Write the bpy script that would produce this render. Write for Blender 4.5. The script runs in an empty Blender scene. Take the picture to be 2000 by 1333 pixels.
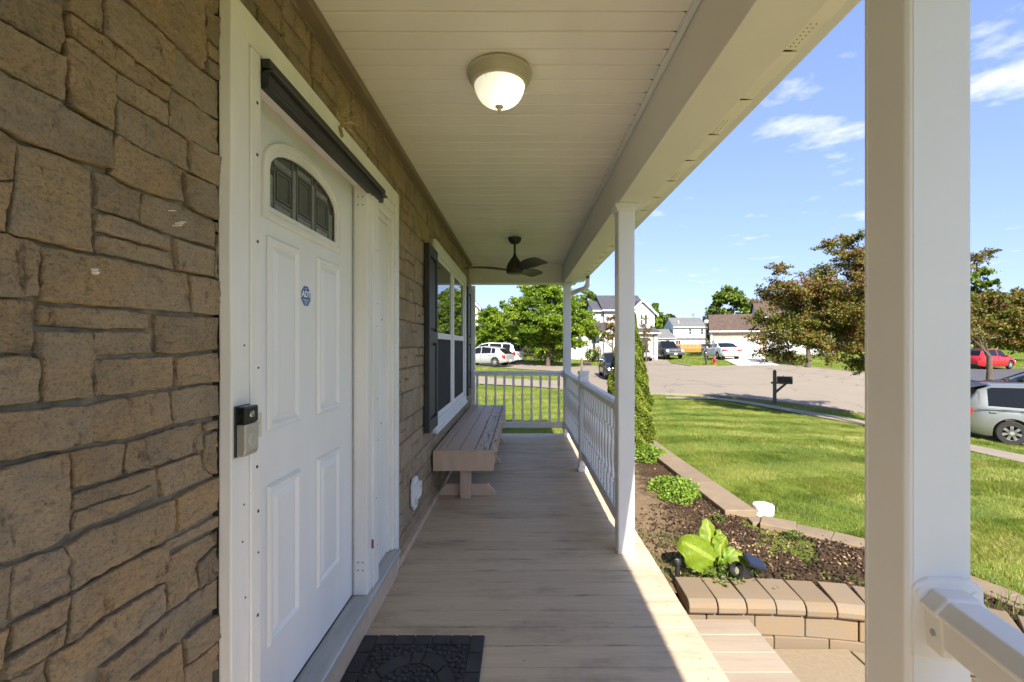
import bpy, bmesh, math, random
import numpy as np
from mathutils import Vector, Matrix, noise as mnoise

# ------------------------------------------------------------------ camera, light, exposure
SC = bpy.context.scene
F = 890.0                      # focal length in pixels of the 2000 px wide photograph
HC = 1.40                      # camera height above the porch floor
cam_d = bpy.data.cameras.new('camera')
cam = bpy.data.objects.new('camera', cam_d)
SC.collection.objects.link(cam)
cam.location = (0, 0, HC)
cam.rotation_euler = (math.radians(90), 0, 0)
cam_d.sensor_width = 36
cam_d.lens = F / 2000 * 36
cam_d.shift_x = -18 / 2000
cam_d.shift_y = 8.5 / 2000
cam_d.clip_start = 0.02
cam_d.clip_end = 2000
SC.camera = cam

SUN = Vector((0.14, -1.2, 1.0)).normalized()      # towards the sun: behind the camera, a little right
EL = math.asin(SUN.z)
AZ = math.atan2(SUN.x, SUN.y)                     # clockwise from +Y
SKY_STRENGTH = 0.098
SUN_STRENGTH = 2.1
EXPOSURE = 2.55
LAMP_POWER = 0.17

world = bpy.data.worlds.new('World')
SC.world = world
world.use_nodes = True
wn = world.node_tree
wn.nodes.clear()
def wnode(t, **k):
    n = wn.nodes.new(t)
    for a, v in k.items():
        setattr(n, a, v)
    return n
wo = wnode('ShaderNodeOutputWorld')
bg = wnode('ShaderNodeBackground')
bg.inputs['Strength'].default_value = SKY_STRENGTH
sky = wnode('ShaderNodeTexSky', sky_type='NISHITA', sun_disc=False, sun_elevation=EL, sun_rotation=AZ,
            altitude=200, air_density=1.0, dust_density=0.6, ozone_density=2.5)
tc = wnode('ShaderNodeTexCoord')
# small fair-weather clouds: noise over a flat cloud deck (direction divided by its height)
sep = wnode('ShaderNodeSeparateXYZ')
wn.links.new(tc.outputs['Generated'], sep.inputs[0])
mz = wnode('ShaderNodeMath', operation='MAXIMUM')
wn.links.new(sep.outputs['Z'], mz.inputs[0]); mz.inputs[1].default_value = 0.03
dx = wnode('ShaderNodeMath', operation='DIVIDE'); dy = wnode('ShaderNodeMath', operation='DIVIDE')
wn.links.new(sep.outputs['X'], dx.inputs[0]); wn.links.new(mz.outputs[0], dx.inputs[1])
wn.links.new(sep.outputs['Y'], dy.inputs[0]); wn.links.new(mz.outputs[0], dy.inputs[1])
cmb = wnode('ShaderNodeCombineXYZ')
wn.links.new(dx.outputs[0], cmb.inputs[0]); wn.links.new(dy.outputs[0], cmb.inputs[1])
cmb.inputs[2].default_value = 3.7
cn = wnode('ShaderNodeTexNoise'); cn.inputs['Scale'].default_value = 2.2; cn.inputs['Detail'].default_value = 9
cn.inputs['Roughness'].default_value = 0.62
wn.links.new(cmb.outputs[0], cn.inputs['Vector'])
cr = wnode('ShaderNodeValToRGB')
cr.color_ramp.elements[0].position = 0.60; cr.color_ramp.elements[0].color = (0, 0, 0, 1)
cr.color_ramp.elements[1].position = 0.78; cr.color_ramp.elements[1].color = (0.85, 0.85, 0.85, 1)
# the few larger clouds of this sky, each at its own place on the cloud deck
csum = cn.outputs['Fac']
for (ux, uy, rad, amt) in ((1.50, 2.12, .38, .145), (1.80, 1.68, .36, .22), (1.30, 2.2, .25, .08), (1.10, 3.3, .35, .12), (1.95, 1.9, .3, .12), (2.6, 3.4, .8, .12), (-1.6, 2.4, .7, .15), (2.4, -.6, .6, .15), (-2.2, -1.2, .8, .15)):
    vs_ = wnode('ShaderNodeVectorMath', operation='DISTANCE'); wn.links.new(cmb.outputs[0], vs_.inputs[0]); vs_.inputs[1].default_value = (ux, uy, 3.7)
    mr_ = wnode('ShaderNodeMapRange'); mr_.inputs['From Min'].default_value = 0; mr_.inputs['From Max'].default_value = rad
    mr_.inputs['To Min'].default_value = amt; mr_.inputs['To Max'].default_value = 0
    wn.links.new(vs_.outputs['Value'], mr_.inputs[0])
    ad_ = wnode('ShaderNodeMath', operation='ADD'); wn.links.new(csum, ad_.inputs[0]); wn.links.new(mr_.outputs[0], ad_.inputs[1])
    csum = ad_.outputs[0]
wn.links.new(csum, cr.inputs[0])
mixc = wnode('ShaderNodeMixRGB')
wn.links.new(cr.outputs[0], mixc.inputs[0])
gam = wnode('ShaderNodeGamma'); gam.inputs[1].default_value = 0.52      # softer step from horizon to zenith, alike all round
tint = wnode('ShaderNodeMixRGB', blend_type='MULTIPLY'); tint.inputs[0].default_value = 1
tint.inputs[2].default_value = (0.60, 0.68, 0.96, 1)
wn.links.new(sky.outputs[0], gam.inputs[0]); wn.links.new(gam.outputs[0], tint.inputs[1])
wn.links.new(tint.outputs[0], mixc.inputs[1]); mixc.inputs[2].default_value = (1.95, 2.05, 2.3, 1)
wn.links.new(mixc.outputs[0], bg.inputs['Color'])
wn.links.new(bg.outputs[0], wo.inputs[0])

sun_d = bpy.data.lights.new('sun', 'SUN')
sun_d.energy = SUN_STRENGTH
sun_d.angle = math.radians(0.53)
sun_d.color = (1.0, 0.93, 0.82)
sun = bpy.data.objects.new('sun', sun_d)
SC.collection.objects.link(sun)
sun.rotation_euler = SUN.to_track_quat('Z', 'Y').to_euler()

SC.view_settings.view_transform = 'Standard'
SC.view_settings.look = 'None'
SC.view_settings.exposure = EXPOSURE
SC.view_settings.gamma = 1
SC.view_settings.use_curve_mapping = False
SC.render.engine = 'CYCLES'
SC.cycles.use_denoising = True
SC.cycles.max_bounces = 10
SC.cycles.diffuse_bounces = 6
SC.cycles.glossy_bounces = 4
SC.cycles.transmission_bounces = 6
SC.cycles.transparent_max_bounces = 12
SC.cycles.sample_clamp_indirect = 6
SC.cycles.caustics_reflective = False
SC.cycles.caustics_refractive = False

# ------------------------------------------------------------------ helpers
R = random.Random(7)
NR = np.random.default_rng(11)

class MB:
    """collects shapes for one mesh"""
    def __init__(self):
        self.v, self.f = [], []
    def add(self, vs, fs):
        b = len(self.v)
        self.v += [tuple(p) for p in vs]
        self.f += [tuple(i + b for i in q) for q in fs]
        return self
    def box(self, x0, x1, y0, y1, z0, z1, M=None):
        vs = [Vector(p) for p in ((x0, y0, z0), (x1, y0, z0), (x1, y1, z0), (x0, y1, z0), (x0, y0, z1), (x1, y0, z1), (x1, y1, z1), (x0, y1, z1))]
        if M is not None:
            vs = [M @ p for p in vs]
        return self.add(vs, [(0, 3, 2, 1), (4, 5, 6, 7), (0, 1, 5, 4), (1, 2, 6, 5), (2, 3, 7, 6), (3, 0, 4, 7)])
    def prism(self, poly, a0, a1, axis='y', M=None):
        """poly in the plane normal to axis: y -> (x,z), x -> (y,z), z -> (x,y)"""
        def P(p, a):
            q = {'y': (p[0], a, p[1]), 'x': (a, p[0], p[1]), 'z': (p[0], p[1], a)}[axis]
            return M @ Vector(q) if M is not None else q
        n = len(poly)
        vs = [P(p, a0) for p in poly] + [P(p, a1) for p in poly]
        fs = [tuple(range(n)), tuple(range(2 * n - 1, n - 1, -1))]
        fs += [(i, (i + 1) % n, n + (i + 1) % n, n + i) for i in range(n)]
        return self.add(vs, fs)
    def lathe(self, prof, n=24, M=None, caps=True):
        """prof: list of (r,z)"""
        vs = []
        for r, z in prof:
            for k in range(n):
                a = 2 * math.pi * k / n
                p = Vector((r * math.cos(a), r * math.sin(a), z))
                vs.append(M @ p if M is not None else p)
        fs = []
        for i in range(len(prof) - 1):
            for k in range(n):
                fs.append((i * n + k, i * n + (k + 1) % n, (i + 1) * n + (k + 1) % n, (i + 1) * n + k))
        if caps:
            fs.append(tuple(range(n - 1, -1, -1)))
            fs.append(tuple((len(prof) - 1) * n + k for k in range(n)))
        return self.add(vs, fs)
    def tube(self, pts, rad, n=8, caps=True):
        pts = [Vector(p) for p in pts]
        rads = rad if isinstance(rad, (list, tuple)) else [rad] * len(pts)
        vs, up = [], None
        for i, p in enumerate(pts):
            d = (pts[min(i + 1, len(pts) - 1)] - pts[max(i - 1, 0)]).normalized()
            if up is None:
                up = Vector((0, 0, 1)) if abs(d.z) < 0.9 else Vector((1, 0, 0))
            s = d.cross(up).normalized()
            up = s.cross(d).normalized()
            for k in range(n):
                a = 2 * math.pi * k / n
                vs.append(p + rads[i] * (math.cos(a) * s + math.sin(a) * up))
        fs = []
        for i in range(len(pts) - 1):
            for k in range(n):
                fs.append((i * n + k, i * n + (k + 1) % n, (i + 1) * n + (k + 1) % n, (i + 1) * n + k))
        if caps:
            fs.append(tuple(range(n - 1, -1, -1)))
            fs.append(tuple((len(pts) - 1) * n + k for k in range(n)))
        return self.add(vs, fs)
    def mesh(self, name, fix=True):
        me = bpy.data.meshes.new(name)
        me.from_pydata(self.v, [], self.f)
        if fix:
            bm = bmesh.new(); bm.from_mesh(me)
            bmesh.ops.recalc_face_normals(bm, faces=bm.faces)
            bm.to_mesh(me); bm.free()
        return me

def T(x=0, y=0, z=0, rz=0, rx=0, ry=0, s=1):
    return Matrix.Translation((x, y, z)) @ Matrix.Rotation(rz, 4, 'Z') @ Matrix.Rotation(ry, 4, 'Y') @ Matrix.Rotation(rx, 4, 'X') @ Matrix.Scale(s, 4)

def link(name, data, m=None, parent=None, loc=None, bevel=0, seg=2, smooth=0):
    o = bpy.data.objects.new(name, data)
    SC.collection.objects.link(o)
    if m is not None and data is not None and hasattr(data, 'materials') and not len(data.materials):
        data.materials.append(m)
    if parent is not None:
        o.parent = parent
    if loc is not None:
        o.location = loc
    if bevel:
        b = o.modifiers.new('bevel', 'BEVEL')
        b.width = bevel; b.segments = seg; b.limit_method = 'ANGLE'; b.angle_limit = math.radians(40)
        b.harden_normals = False
    if smooth and data is not None and hasattr(data, 'polygons'):
        data.polygons.foreach_set('use_smooth', [True] * len(data.polygons))
        data.set_sharp_from_angle(angle=math.radians(smooth))
    return o

def part(name, mb, m, parent, **k):
    return link(name, mb.mesh(name), m, parent, **k)

def thing(name, label, cat, loc=(0, 0, 0), rz=0, group=None, mb=None, m=None, **k):
    o = link(name, mb.mesh(name) if mb else None, m, None, loc, **k)
    o.rotation_euler = (0, 0, rz)
    o['label'] = label; o['category'] = cat
    if group:
        o['group'] = group
    return o

def struct(name, mb=None, m=None, **k):
    o = link(name, mb.mesh(name) if mb else None, m, None, **k)
    o['kind'] = 'structure'
    return o

def copy_tree(o, parent=None):
    c = o.copy(); SC.collection.objects.link(c); c.parent = parent
    for ch in list(o.children):
        copy_tree(ch, c)
    return c

# ------------------------------------------------------------------ materials
def ramp(nt, fac, stops):
    r = nt.nodes.new('ShaderNodeValToRGB')
    el = r.color_ramp.elements
    while len(el) < len(stops):
        el.new(0.5)
    for e, (p, c) in zip(el, stops):
        e.position = p; e.color = (*c, 1)
    nt.links.new(fac, r.inputs[0])
    return r.outputs[0]

def newmat(name):
    m = bpy.data.materials.new(name); m.use_nodes = True
    nt = m.node_tree
    b = nt.nodes['Principled BSDF']
    geo = nt.nodes.new('ShaderNodeNewGeometry')
    return m, nt, b, geo

def noise_tex(nt, geo, scale, stretch=(1, 1, 1), detail=4, rough=0.55, coord=None, offs=None):
    mp = nt.nodes.new('ShaderNodeMapping'); mp.inputs['Scale'].default_value = stretch
    nt.links.new(coord if coord is not None else geo.outputs['Position'], mp.inputs[0])
    if offs is not None:
        nt.links.new(offs, mp.inputs['Location'])
    n = nt.nodes.new('ShaderNodeTexNoise')
    n.inputs['Scale'].default_value = scale; n.inputs['Detail'].default_value = detail; n.inputs['Roughness'].default_value = rough
    nt.links.new(mp.outputs[0], n.inputs['Vector'])
    return n.outputs['Fac']

def mixrgb(nt, fac, a, b, mode='MIX'):
    x = nt.nodes.new('ShaderNodeMixRGB'); x.blend_type = mode
    for i, v in zip((0, 1, 2), (fac, a, b)):
        if isinstance(v, (int, float)):
            x.inputs[i].default_value = v
        elif isinstance(v, (tuple, list)):
            x.inputs[i].default_value = (*v, 1)
        else:
            nt.links.new(v, x.inputs[i])
    return x.outputs[0]

def bumpit(nt, b, h, strength, dist, prev=None):
    bp = nt.nodes.new('ShaderNodeBump')
    bp.inputs['Strength'].default_value = strength; bp.inputs['Distance'].default_value = dist
    nt.links.new(h, bp.inputs['Height'])
    if prev is not None:
        nt.links.new(prev, bp.inputs['Normal'])
    nt.links.new(bp.outputs[0], b.inputs['Normal'])
    return bp.outputs[0]

def sc(c, k):
    return tuple(min(1, x * k) for x in c)

def MAT(name, col, rough=0.6, var=0.12, scale=6, stretch=(1, 1, 1), bump=0.0, bscale=60, bdist=0.002, metal=0, rnd=0.0, col2=None, spec=0.5, detail=4):
    m, nt, b, geo = newmat(name)
    c2 = col2 if col2 else sc(col, 1 + var)
    n = noise_tex(nt, geo, scale, stretch, detail)
    out = ramp(nt, n, [(0.3, sc(col, 1 - var) if not col2 else col), (0.7, c2)])
    if rnd:
        oi = nt.nodes.new('ShaderNodeObjectInfo')
        g = ramp(nt, oi.outputs['Random'], [(0, (1 - rnd,) * 3), (1, (1 + rnd if False else 1.0,) * 3)])
        out = mixrgb(nt, 1.0, out, g, 'MULTIPLY')
    nt.links.new(out, b.inputs['Base Color'])
    b.inputs['Roughness'].default_value = rough
    b.inputs['Metallic'].default_value = metal
    b.inputs['Specular IOR Level'].default_value = spec
    if bump:
        h = noise_tex(nt, geo, bscale, stretch, 5)
        bumpit(nt, b, h, bump, bdist)
    return m

WHITE = MAT('white_vinyl', (0.80, 0.80, 0.785), 0.45, 0.03, 3, bump=0.08, bscale=90, bdist=0.001)
WHITEDOOR = MAT('white_door_paint', (0.82, 0.82, 0.81), 0.4, 0.04, 5, bump=0.12, bscale=40, stretch=(1, 1, 0.15), bdist=0.0015)
CASING = MAT('white_casing_paint', (0.80, 0.785, 0.74), 0.45, 0.09, 7, bump=0.15, bscale=30, stretch=(1, 1, 0.2), bdist=0.002)
BEAM = MAT('white_beam_cladding', (0.78, 0.76, 0.70), 0.5, 0.03, 4, bump=0.05, bscale=50, bdist=0.001)
SOFFIT = MAT('vinyl_soffit', (0.87, 0.83, 0.74), 0.5, 0.03, 5, stretch=(1, 0.3, 1), bump=0.06, bscale=80, bdist=0.001, rnd=0.04)
TRIMTAN = MAT('tan_trim_paint', (0.55, 0.42, 0.30), 0.55, 0.12, 12, bump=0.15, bscale=60, bdist=0.001)
WALLTRIM = MAT('brown_wall_trim', (0.23, 0.175, 0.11), 0.6, 0.12, 8)
MORTAR = MAT('dark_mortar', (0.24, 0.195, 0.135), 0.9, 0.3, 30, bump=0.4, bscale=120, bdist=0.003)
ALU = MAT('grey_aluminium', (0.42, 0.43, 0.41), 0.5, 0.15, 14, stretch=(1, 0.2, 1), metal=0.25)
BLACK = MAT('black_plastic', (0.016, 0.016, 0.018), 0.45, 0.2, 10)
BLACKRUB = MAT('black_rubber', (0.034, 0.034, 0.035), 0.7, 0.35, 14, bump=0.3, bscale=140, bdist=0.002)
SHUTTER = MAT('charcoal_shutter', (0.028, 0.031, 0.034), 0.55, 0.3, 14, stretch=(1, 1, 0.12), bump=0.3, bscale=50, bdist=0.001)
BRONZE = MAT('dark_bronze_fan', (0.035, 0.028, 0.022), 0.5, 0.2, 8)
LAMPMETAL = MAT('tan_lamp_metal', (0.52, 0.48, 0.36), 0.45, 0.06, 8)
SILVER = MAT('brushed_silver', (0.50, 0.48, 0.43), 0.38, 0.05, 20, metal=0.55)
SCREEN = MAT('dark_window_screen', (0.035, 0.036, 0.038), 0.8, 0.15, 8, spec=0.2)
DARKIN = MAT('dark_interior', (0.01, 0.01, 0.01), 0.9, 0.1)
PVC = MAT('white_pvc', (0.8, 0.8, 0.78), 0.4, 0.03, 8)
BLUE = MAT('blue_sticker', (0.02, 0.09, 0.32), 0.35, 0.03)
PRINT = MAT('white_print', (0.78, 0.8, 0.84), 0.4, 0.01)
BROWNWOOD = MAT('bare_brown_wood', (0.17, 0.075, 0.03), 0.7, 0.3, 30)
CREAM = MAT('aged_cream_plastic', (0.62, 0.60, 0.48), 0.45, 0.05)

def glass_mat(name, base, rough, ior):
    m, nt, b, geo = newmat(name)
    b.inputs['Base Color'].default_value = (*base, 1); b.inputs['Roughness'].default_value = rough
    b.inputs['IOR'].default_value = ior
    return m
PANE = glass_mat('window_glass', (0.03, 0.035, 0.04), 0.012, 4.0)
CARGLASS = glass_mat('tinted_car_glass', (0.008, 0.009, 0.010), 0.04, 1.38)
FAN_GLASS = glass_mat('grey_textured_glass', (0.085, 0.095, 0.085), 0.22, 1.5)
HOUSEGLASS = glass_mat('far_window_glass', (0.06, 0.06, 0.065), 0.1, 1.5)

def stone_mat():
    m, nt, b, geo = newmat('brown_cast_stone')
    oi = nt.nodes.new('ShaderNodeObjectInfo')
    off = nt.nodes.new('ShaderNodeVectorMath'); off.operation = 'SCALE'; off.inputs[0].default_value = (7, 3, 5)
    nt.links.new(oi.outputs['Random'], off.inputs['Scale'])
    n1 = noise_tex(nt, geo, 9, (1, 1, 1), 5, 0.6, offs=off.outputs[0])
    c = ramp(nt, n1, [(0.28, (0.35, 0.275, 0.19)), (0.46, (0.42, 0.325, 0.21)), (0.60, (0.49, 0.36, 0.21)), (0.76, (0.41, 0.33, 0.24))])
    n2 = noise_tex(nt, geo, 75, (1, 0.8, 1.7), 7, 0.75)
    c = mixrgb(nt, 1.0, c, ramp(nt, n2, [(0.30, (0.48, 0.46, 0.44)), (0.48, (0.92, 0.92, 0.92)), (0.62, (1, 1, 1)), (0.75, (1.0, 0.97, 0.90))]), 'MULTIPLY')  # darker in the bump's hollows: relief shading put into the colour
    g = ramp(nt, oi.outputs['Random'], [(0, (0.72, 0.71, 0.71)), (0.3, (0.86, 0.84, 0.81)), (0.55, (1, 0.95, 0.88)), (0.8, (0.86, 0.80, 0.72)), (1, (1, 0.97, 0.91))])
    c = mixrgb(nt, 1.0, c, g, 'MULTIPLY')
    # sparse dark pits and hair cracks in the casting, their shade painted as colour
    n3 = noise_tex(nt, geo, 13, (1, 1.6, 0.8), 7, 0.72, offs=off.outputs[0])
    pit = ramp(nt, n3, [(0.33, (0.38, 0.35, 0.33)), (0.41, (1, 1, 1))])
    n4 = noise_tex(nt, geo, 3.6, (1, 1, 1), 3, 0.5, offs=off.outputs[0])
    c = mixrgb(nt, ramp(nt, n4, [(0.42, (0, 0, 0)), (0.62, (0.5, 0.5, 0.5))]), c, (0.385, 0.325, 0.25))
    n5 = noise_tex(nt, geo, 190, (1, 1, 1), 3, 0.6)
    c = mixrgb(nt, 1.0, c, ramp(nt, n5, [(0.32, (0.62, 0.62, 0.62)), (0.5, (1, 1, 1))]), 'MULTIPLY')
    c = mixrgb(nt, 1.0, c, pit, 'MULTIPLY')
    nt.links.new(c, b.inputs['Base Color'])
    b.inputs['Roughness'].default_value = 0.72
    b.inputs['Specular IOR Level'].default_value = 0.35
    h1 = noise_tex(nt, geo, 22, (1, 0.8, 1.6), 8, 0.68, offs=off.outputs[0])
    p = bumpit(nt, b, h1, 0.9, 0.016)
    bumpit(nt, b, n2, 0.8, 0.006, p)
    return m
STONE = stone_mat()

def deck_mat(name, base, wear, dirt_amt):
    m, nt, b, geo = newmat(name)
    oi = nt.nodes.new('ShaderNodeObjectInfo')
    off = nt.nodes.new('ShaderNodeVectorMath'); off.operation = 'SCALE'; off.inputs[0].default_value = (11, 1, 0)
    nt.links.new(oi.outputs['Random'], off.inputs['Scale'])
    grain = noise_tex(nt, geo, 18, (0.12, 1.6, 1), 6, 0.65, offs=off.outputs[0])
    c = ramp(nt, grain, [(0.25, sc(base, 0.86)), (0.55, base), (0.8, sc(base, 1.08))])
    dirt = noise_tex(nt, geo, 3.2, (0.45, 1.3, 1), 8, 0.72)
    c = mixrgb(nt, ramp(nt, dirt, [(0.50, (0, 0, 0)), (0.74, (dirt_amt,) * 3)]), c, (0.17, 0.125, 0.085))
    st = noise_tex(nt, geo, 7, (0.16, 3.5, 1), 7, 0.75, offs=off.outputs[0])
    c = mixrgb(nt, ramp(nt, st, [(0.66, (0, 0, 0)), (0.72, (dirt_amt * 1.1,) * 3)]), c, (0.075, 0.055, 0.04))
    sp = noise_tex(nt, geo, 70, (0.6, 1, 1), 3, 0.6)
    c = mixrgb(nt, ramp(nt, sp, [(0.70, (0, 0, 0)), (0.76, (0.5 * dirt_amt,) * 3)]), c, (0.10, 0.075, 0.05))
    # grime held along the board edges
    tco = nt.nodes.new('ShaderNodeTexCoord'); sx = nt.nodes.new('ShaderNodeSeparateXYZ'); nt.links.new(tco.outputs['Object'], sx.inputs[0])
    ab = nt.nodes.new('ShaderNodeMath'); ab.operation = 'ABSOLUTE'; nt.links.new(sx.outputs['Y'], ab.inputs[0])
    mr = nt.nodes.new('ShaderNodeMapRange'); mr.inputs['From Min'].default_value = .055; mr.inputs['From Max'].default_value = .069
    mr.inputs['To Min'].default_value = 0; mr.inputs['To Max'].default_value = .17
    nt.links.new(ab.outputs[0], mr.inputs[0])
    eg = noise_tex(nt, geo, 5, (0.5, 2, 1), 6, 0.75)
    ae = nt.nodes.new('ShaderNodeMath'); ae.operation = 'ADD'; nt.links.new(eg, ae.inputs[0]); nt.links.new(mr.outputs[0], ae.inputs[1])
    c = mixrgb(nt, ramp(nt, ae.outputs[0], [(0.66, (0, 0, 0)), (0.80, (dirt_amt,) * 3)]), c, (0.12, 0.085, 0.055))
    g = ramp(nt, oi.outputs['Random'], [(0, (0.88, 0.88, 0.87)), (1, (1, 1, 1))])
    c = mixrgb(nt, 1.0, c, g, 'MULTIPLY')
    nt.links.new(c, b.inputs['Base Color'])
    b.inputs['Roughness'].default_value = 0.58
    b.inputs['Specular IOR Level'].default_value = 0.4
    bumpit(nt, b, grain, 0.35, 0.003)
    return m
DECK = deck_mat('tan_painted_deck', (0.59, 0.465, 0.32), 0.3, 0.65)
STEPDECK = deck_mat('tan_painted_step', (0.36, 0.29, 0.215), 0.3, 0.3)

def bench_mat():
    m, nt, b, geo = newmat('peeling_tan_paint')
    n = noise_tex(nt, geo, 26, (2.2, 0.22, 1), 7, 0.7)
    # bare wood shows on the two front boards, where the paint has worn off
    sx = nt.nodes.new('ShaderNodeSeparateXYZ'); nt.links.new(geo.outputs['Position'], sx.inputs[0])
    mr = nt.nodes.new('ShaderNodeMapRange'); mr.inputs['From Min'].default_value = -0.62; mr.inputs['From Max'].default_value = -0.33
    mr.inputs['To Min'].default_value = -0.16; mr.inputs['To Max'].default_value = 0.035
    nt.links.new(sx.outputs['X'], mr.inputs[0])
    ad = nt.nodes.new('ShaderNodeMath'); ad.operation = 'ADD'
    nt.links.new(n, ad.inputs[0]); nt.links.new(mr.outputs[0], ad.inputs[1])
    c = ramp(nt, ad.outputs[0], [(0.30, (0.55, 0.41, 0.29)), (0.52, (0.53, 0.39, 0.28)), (0.565, (0.44, 0.32, 0.24)), (0.60, (0.13, 0.075, 0.05)), (0.75, (0.10, 0.06, 0.045))])
    nt.links.new(c, b.inputs['Base Color']); b.inputs['Roughness'].default_value = 0.5
    bumpit(nt, b, ad.outputs[0], 0.4, 0.003)
    return m
BENCHTOP = bench_mat()
BENCHPAINT = MAT('tan_bench_paint', (0.57, 0.42, 0.30), 0.5, 0.1, 14, stretch=(1, 1, 0.2), bump=0.15, bscale=60, bdist=0.001)

PAVER = MAT('tan_concrete_paver', (0.235, 0.162, 0.088), 0.85, 0.1, 9, bump=0.5, bscale=150, bdist=0.003, rnd=0.18, col2=(0.205, 0.162, 0.115), detail=6)
BORDERSTONE = MAT('tan_border_stone', (0.26, 0.19, 0.118), 0.85, 0.1, 7, bump=0.4, bscale=120, bdist=0.003, rnd=0.12, col2=(0.205, 0.152, 0.10), detail=6)
WALK = MAT('sandy_concrete', (0.27, 0.208, 0.135), 0.85, 0.1, 40, bump=0.25, bscale=200, bdist=0.002, col2=(0.22, 0.172, 0.114), detail=6)
CONC = MAT('pale_concrete', (0.27, 0.22, 0.16), 0.85, 0.1, 1.2, bump=0.1, bscale=40, col2=(0.225, 0.185, 0.135), detail=7)
DRIVE = MAT('bright_concrete', (0.50, 0.455, 0.39), 0.85, 0.06, 1.0, bump=0.1, bscale=40)
DARKDRIVE = MAT('dark_asphalt_drive', (0.07, 0.07, 0.075), 0.85, 0.15, 2)

def road_mat():
    m, nt, b, geo = newmat('worn_tan_asphalt')
    n = noise_tex(nt, geo, 0.35, (1, 1, 1), 8, 0.65)
    c = ramp(nt, n, [(0.3, (0.205, 0.165, 0.112)), (0.7, (0.26, 0.215, 0.15))])
    f = noise_tex(nt, geo, 25, (1, 1, 1), 3, 0.6)
    c = mixrgb(nt, 0.5, c, ramp(nt, f, [(0.3, (0.18, 0.148, 0.112)), (0.7, (0.28, 0.235, 0.18))]))
    # sealed cracks: edges of a large distorted cell pattern
    wv = nt.nodes.new('ShaderNodeTexVoronoi'); wv.feature = 'DISTANCE_TO_EDGE'; wv.inputs['Scale'].default_value = 0.11
    vm = nt.nodes.new('ShaderNodeVectorMath'); vm.operation = 'ADD'
    cc = nt.nodes.new('ShaderNodeTexNoise'); cc.inputs['Scale'].default_value = 0.4; cc.inputs['Detail'].default_value = 5
    nt.links.new(geo.outputs['Position'], cc.inputs['Vector'])
    sm = nt.nodes.new('ShaderNodeVectorMath'); sm.operation = 'SCALE'; sm.inputs['Scale'].default_value = 3.0
    nt.links.new(cc.outputs['Color'], sm.inputs[0])
    nt.links.new(geo.outputs['Position'], vm.inputs[0]); nt.links.new(sm.outputs[0], vm.inputs[1])
    nt.links.new(vm.outputs[0], wv.inputs['Vector'])
    c = mixrgb(nt, ramp(nt, wv.outputs['Distance'], [(0.0025, (0.6,) * 3), (0.007, (0, 0, 0))]), c, (0.10, 0.085, 0.07))
    nt.links.new(c, b.inputs['Base Color']); b.inputs['Roughness'].default_value = 0.9
    bumpit(nt, b, f, 0.3, 0.004)
    return m
ROAD = road_mat()

def ground_mat():
    m, nt, b, geo = newmat('lawn_turf')
    n = noise_tex(nt, geo, 0.5, (1, 1, 1), 8, 0.65)
    c = ramp(nt, n, [(0.3, (0.105, 0.15, 0.02)), (0.55, (0.16, 0.21, 0.026)), (0.75, (0.24, 0.26, 0.04))])
    f = noise_tex(nt, geo, 35, (1, 1, 1), 4, 0.7)
    c = mixrgb(nt, 1.0, c, ramp(nt, f, [(0.3, (0.55, 0.55, 0.5)), (0.65, (1, 1, 1))]), 'MULTIPLY')
    nt.links.new(c, b.inputs['Base Color']); b.inputs['Roughness'].default_value = 0.95
    b.inputs['Specular IOR Level'].default_value = 0.1
    bumpit(nt, b, f, 0.8, 0.03)
    return m
TURF = ground_mat()

def leafy(name, stops, trans=0.35, patch=None, rough=0.5, spec=0.3):
    """foliage: colour of each leaf comes from its own random 'tint', with slow drifts across the plant"""
    m, nt, b, geo = newmat(name)
    at = nt.nodes.new('ShaderNodeAttribute'); at.attribute_name = 'tint'
    fac = at.outputs['Fac']
    if patch:
        n = noise_tex(nt, geo, patch, (1, 1, 1), 4, 0.6)
        mx = nt.nodes.new('ShaderNodeMath'); mx.operation = 'MULTIPLY_ADD'
        nt.links.new(n, mx.inputs[0]); mx.inputs[1].default_value = 1.7; mx.inputs[2].default_value = -0.85
        ad = nt.nodes.new('ShaderNodeMath'); ad.operation = 'ADD'; ad.use_clamp = True
        nt.links.new(mx.outputs[0], ad.inputs[0]); nt.links.new(fac, ad.inputs[1])
        fac = ad.outputs[0]
    c = ramp(nt, fac, stops)
    nt.links.new(c, b.inputs['Base Color'])
    b.inputs['Roughness'].default_value = rough
    b.inputs['Specular IOR Level'].default_value = spec
    tr = nt.nodes.new('ShaderNodeBsdfTranslucent')
    nt.links.new(mixrgb(nt, 1.0, c, (1.0, 1.0, 0.55), 'MULTIPLY'), tr.inputs['Color'])
    ms = nt.nodes.new('ShaderNodeMixShader'); ms.inputs[0].default_value = trans
    nt.links.new(b.outputs[0], ms.inputs[1]); nt.links.new(tr.outputs[0], ms.inputs[2])
    nt.links.new(ms.outputs[0], nt.nodes['Material Output'].inputs[0])
    return m
GRASS = leafy('grass_blades', [(0, (0.09, 0.155, 0.024)), (0.45, (0.19, 0.245, 0.042)), (0.8, (0.32, 0.33, 0.075)), (1, (0.42, 0.39, 0.14))], 0.35, patch=0.9)
LEAF_GREEN = leafy('bright_spring_leaves', [(0, (0.09, 0.17, 0.013)), (0.5, (0.20, 0.30, 0.022)), (1, (0.32, 0.41, 0.04))], 0.45, patch=0.5)
LEAF_MID = leafy('mid_green_leaves', [(0, (0.075, 0.13, 0.018)), (0.5, (0.14, 0.20, 0.028)), (1, (0.22, 0.28, 0.05))], 0.35, patch=0.4)
LEAF_DARK = leafy('dark_green_leaves', [(0, (0.02, 0.045, 0.012)), (0.5, (0.04, 0.075, 0.018)), (1, (0.075, 0.11, 0.03))], 0.3, patch=0.3)
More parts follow.
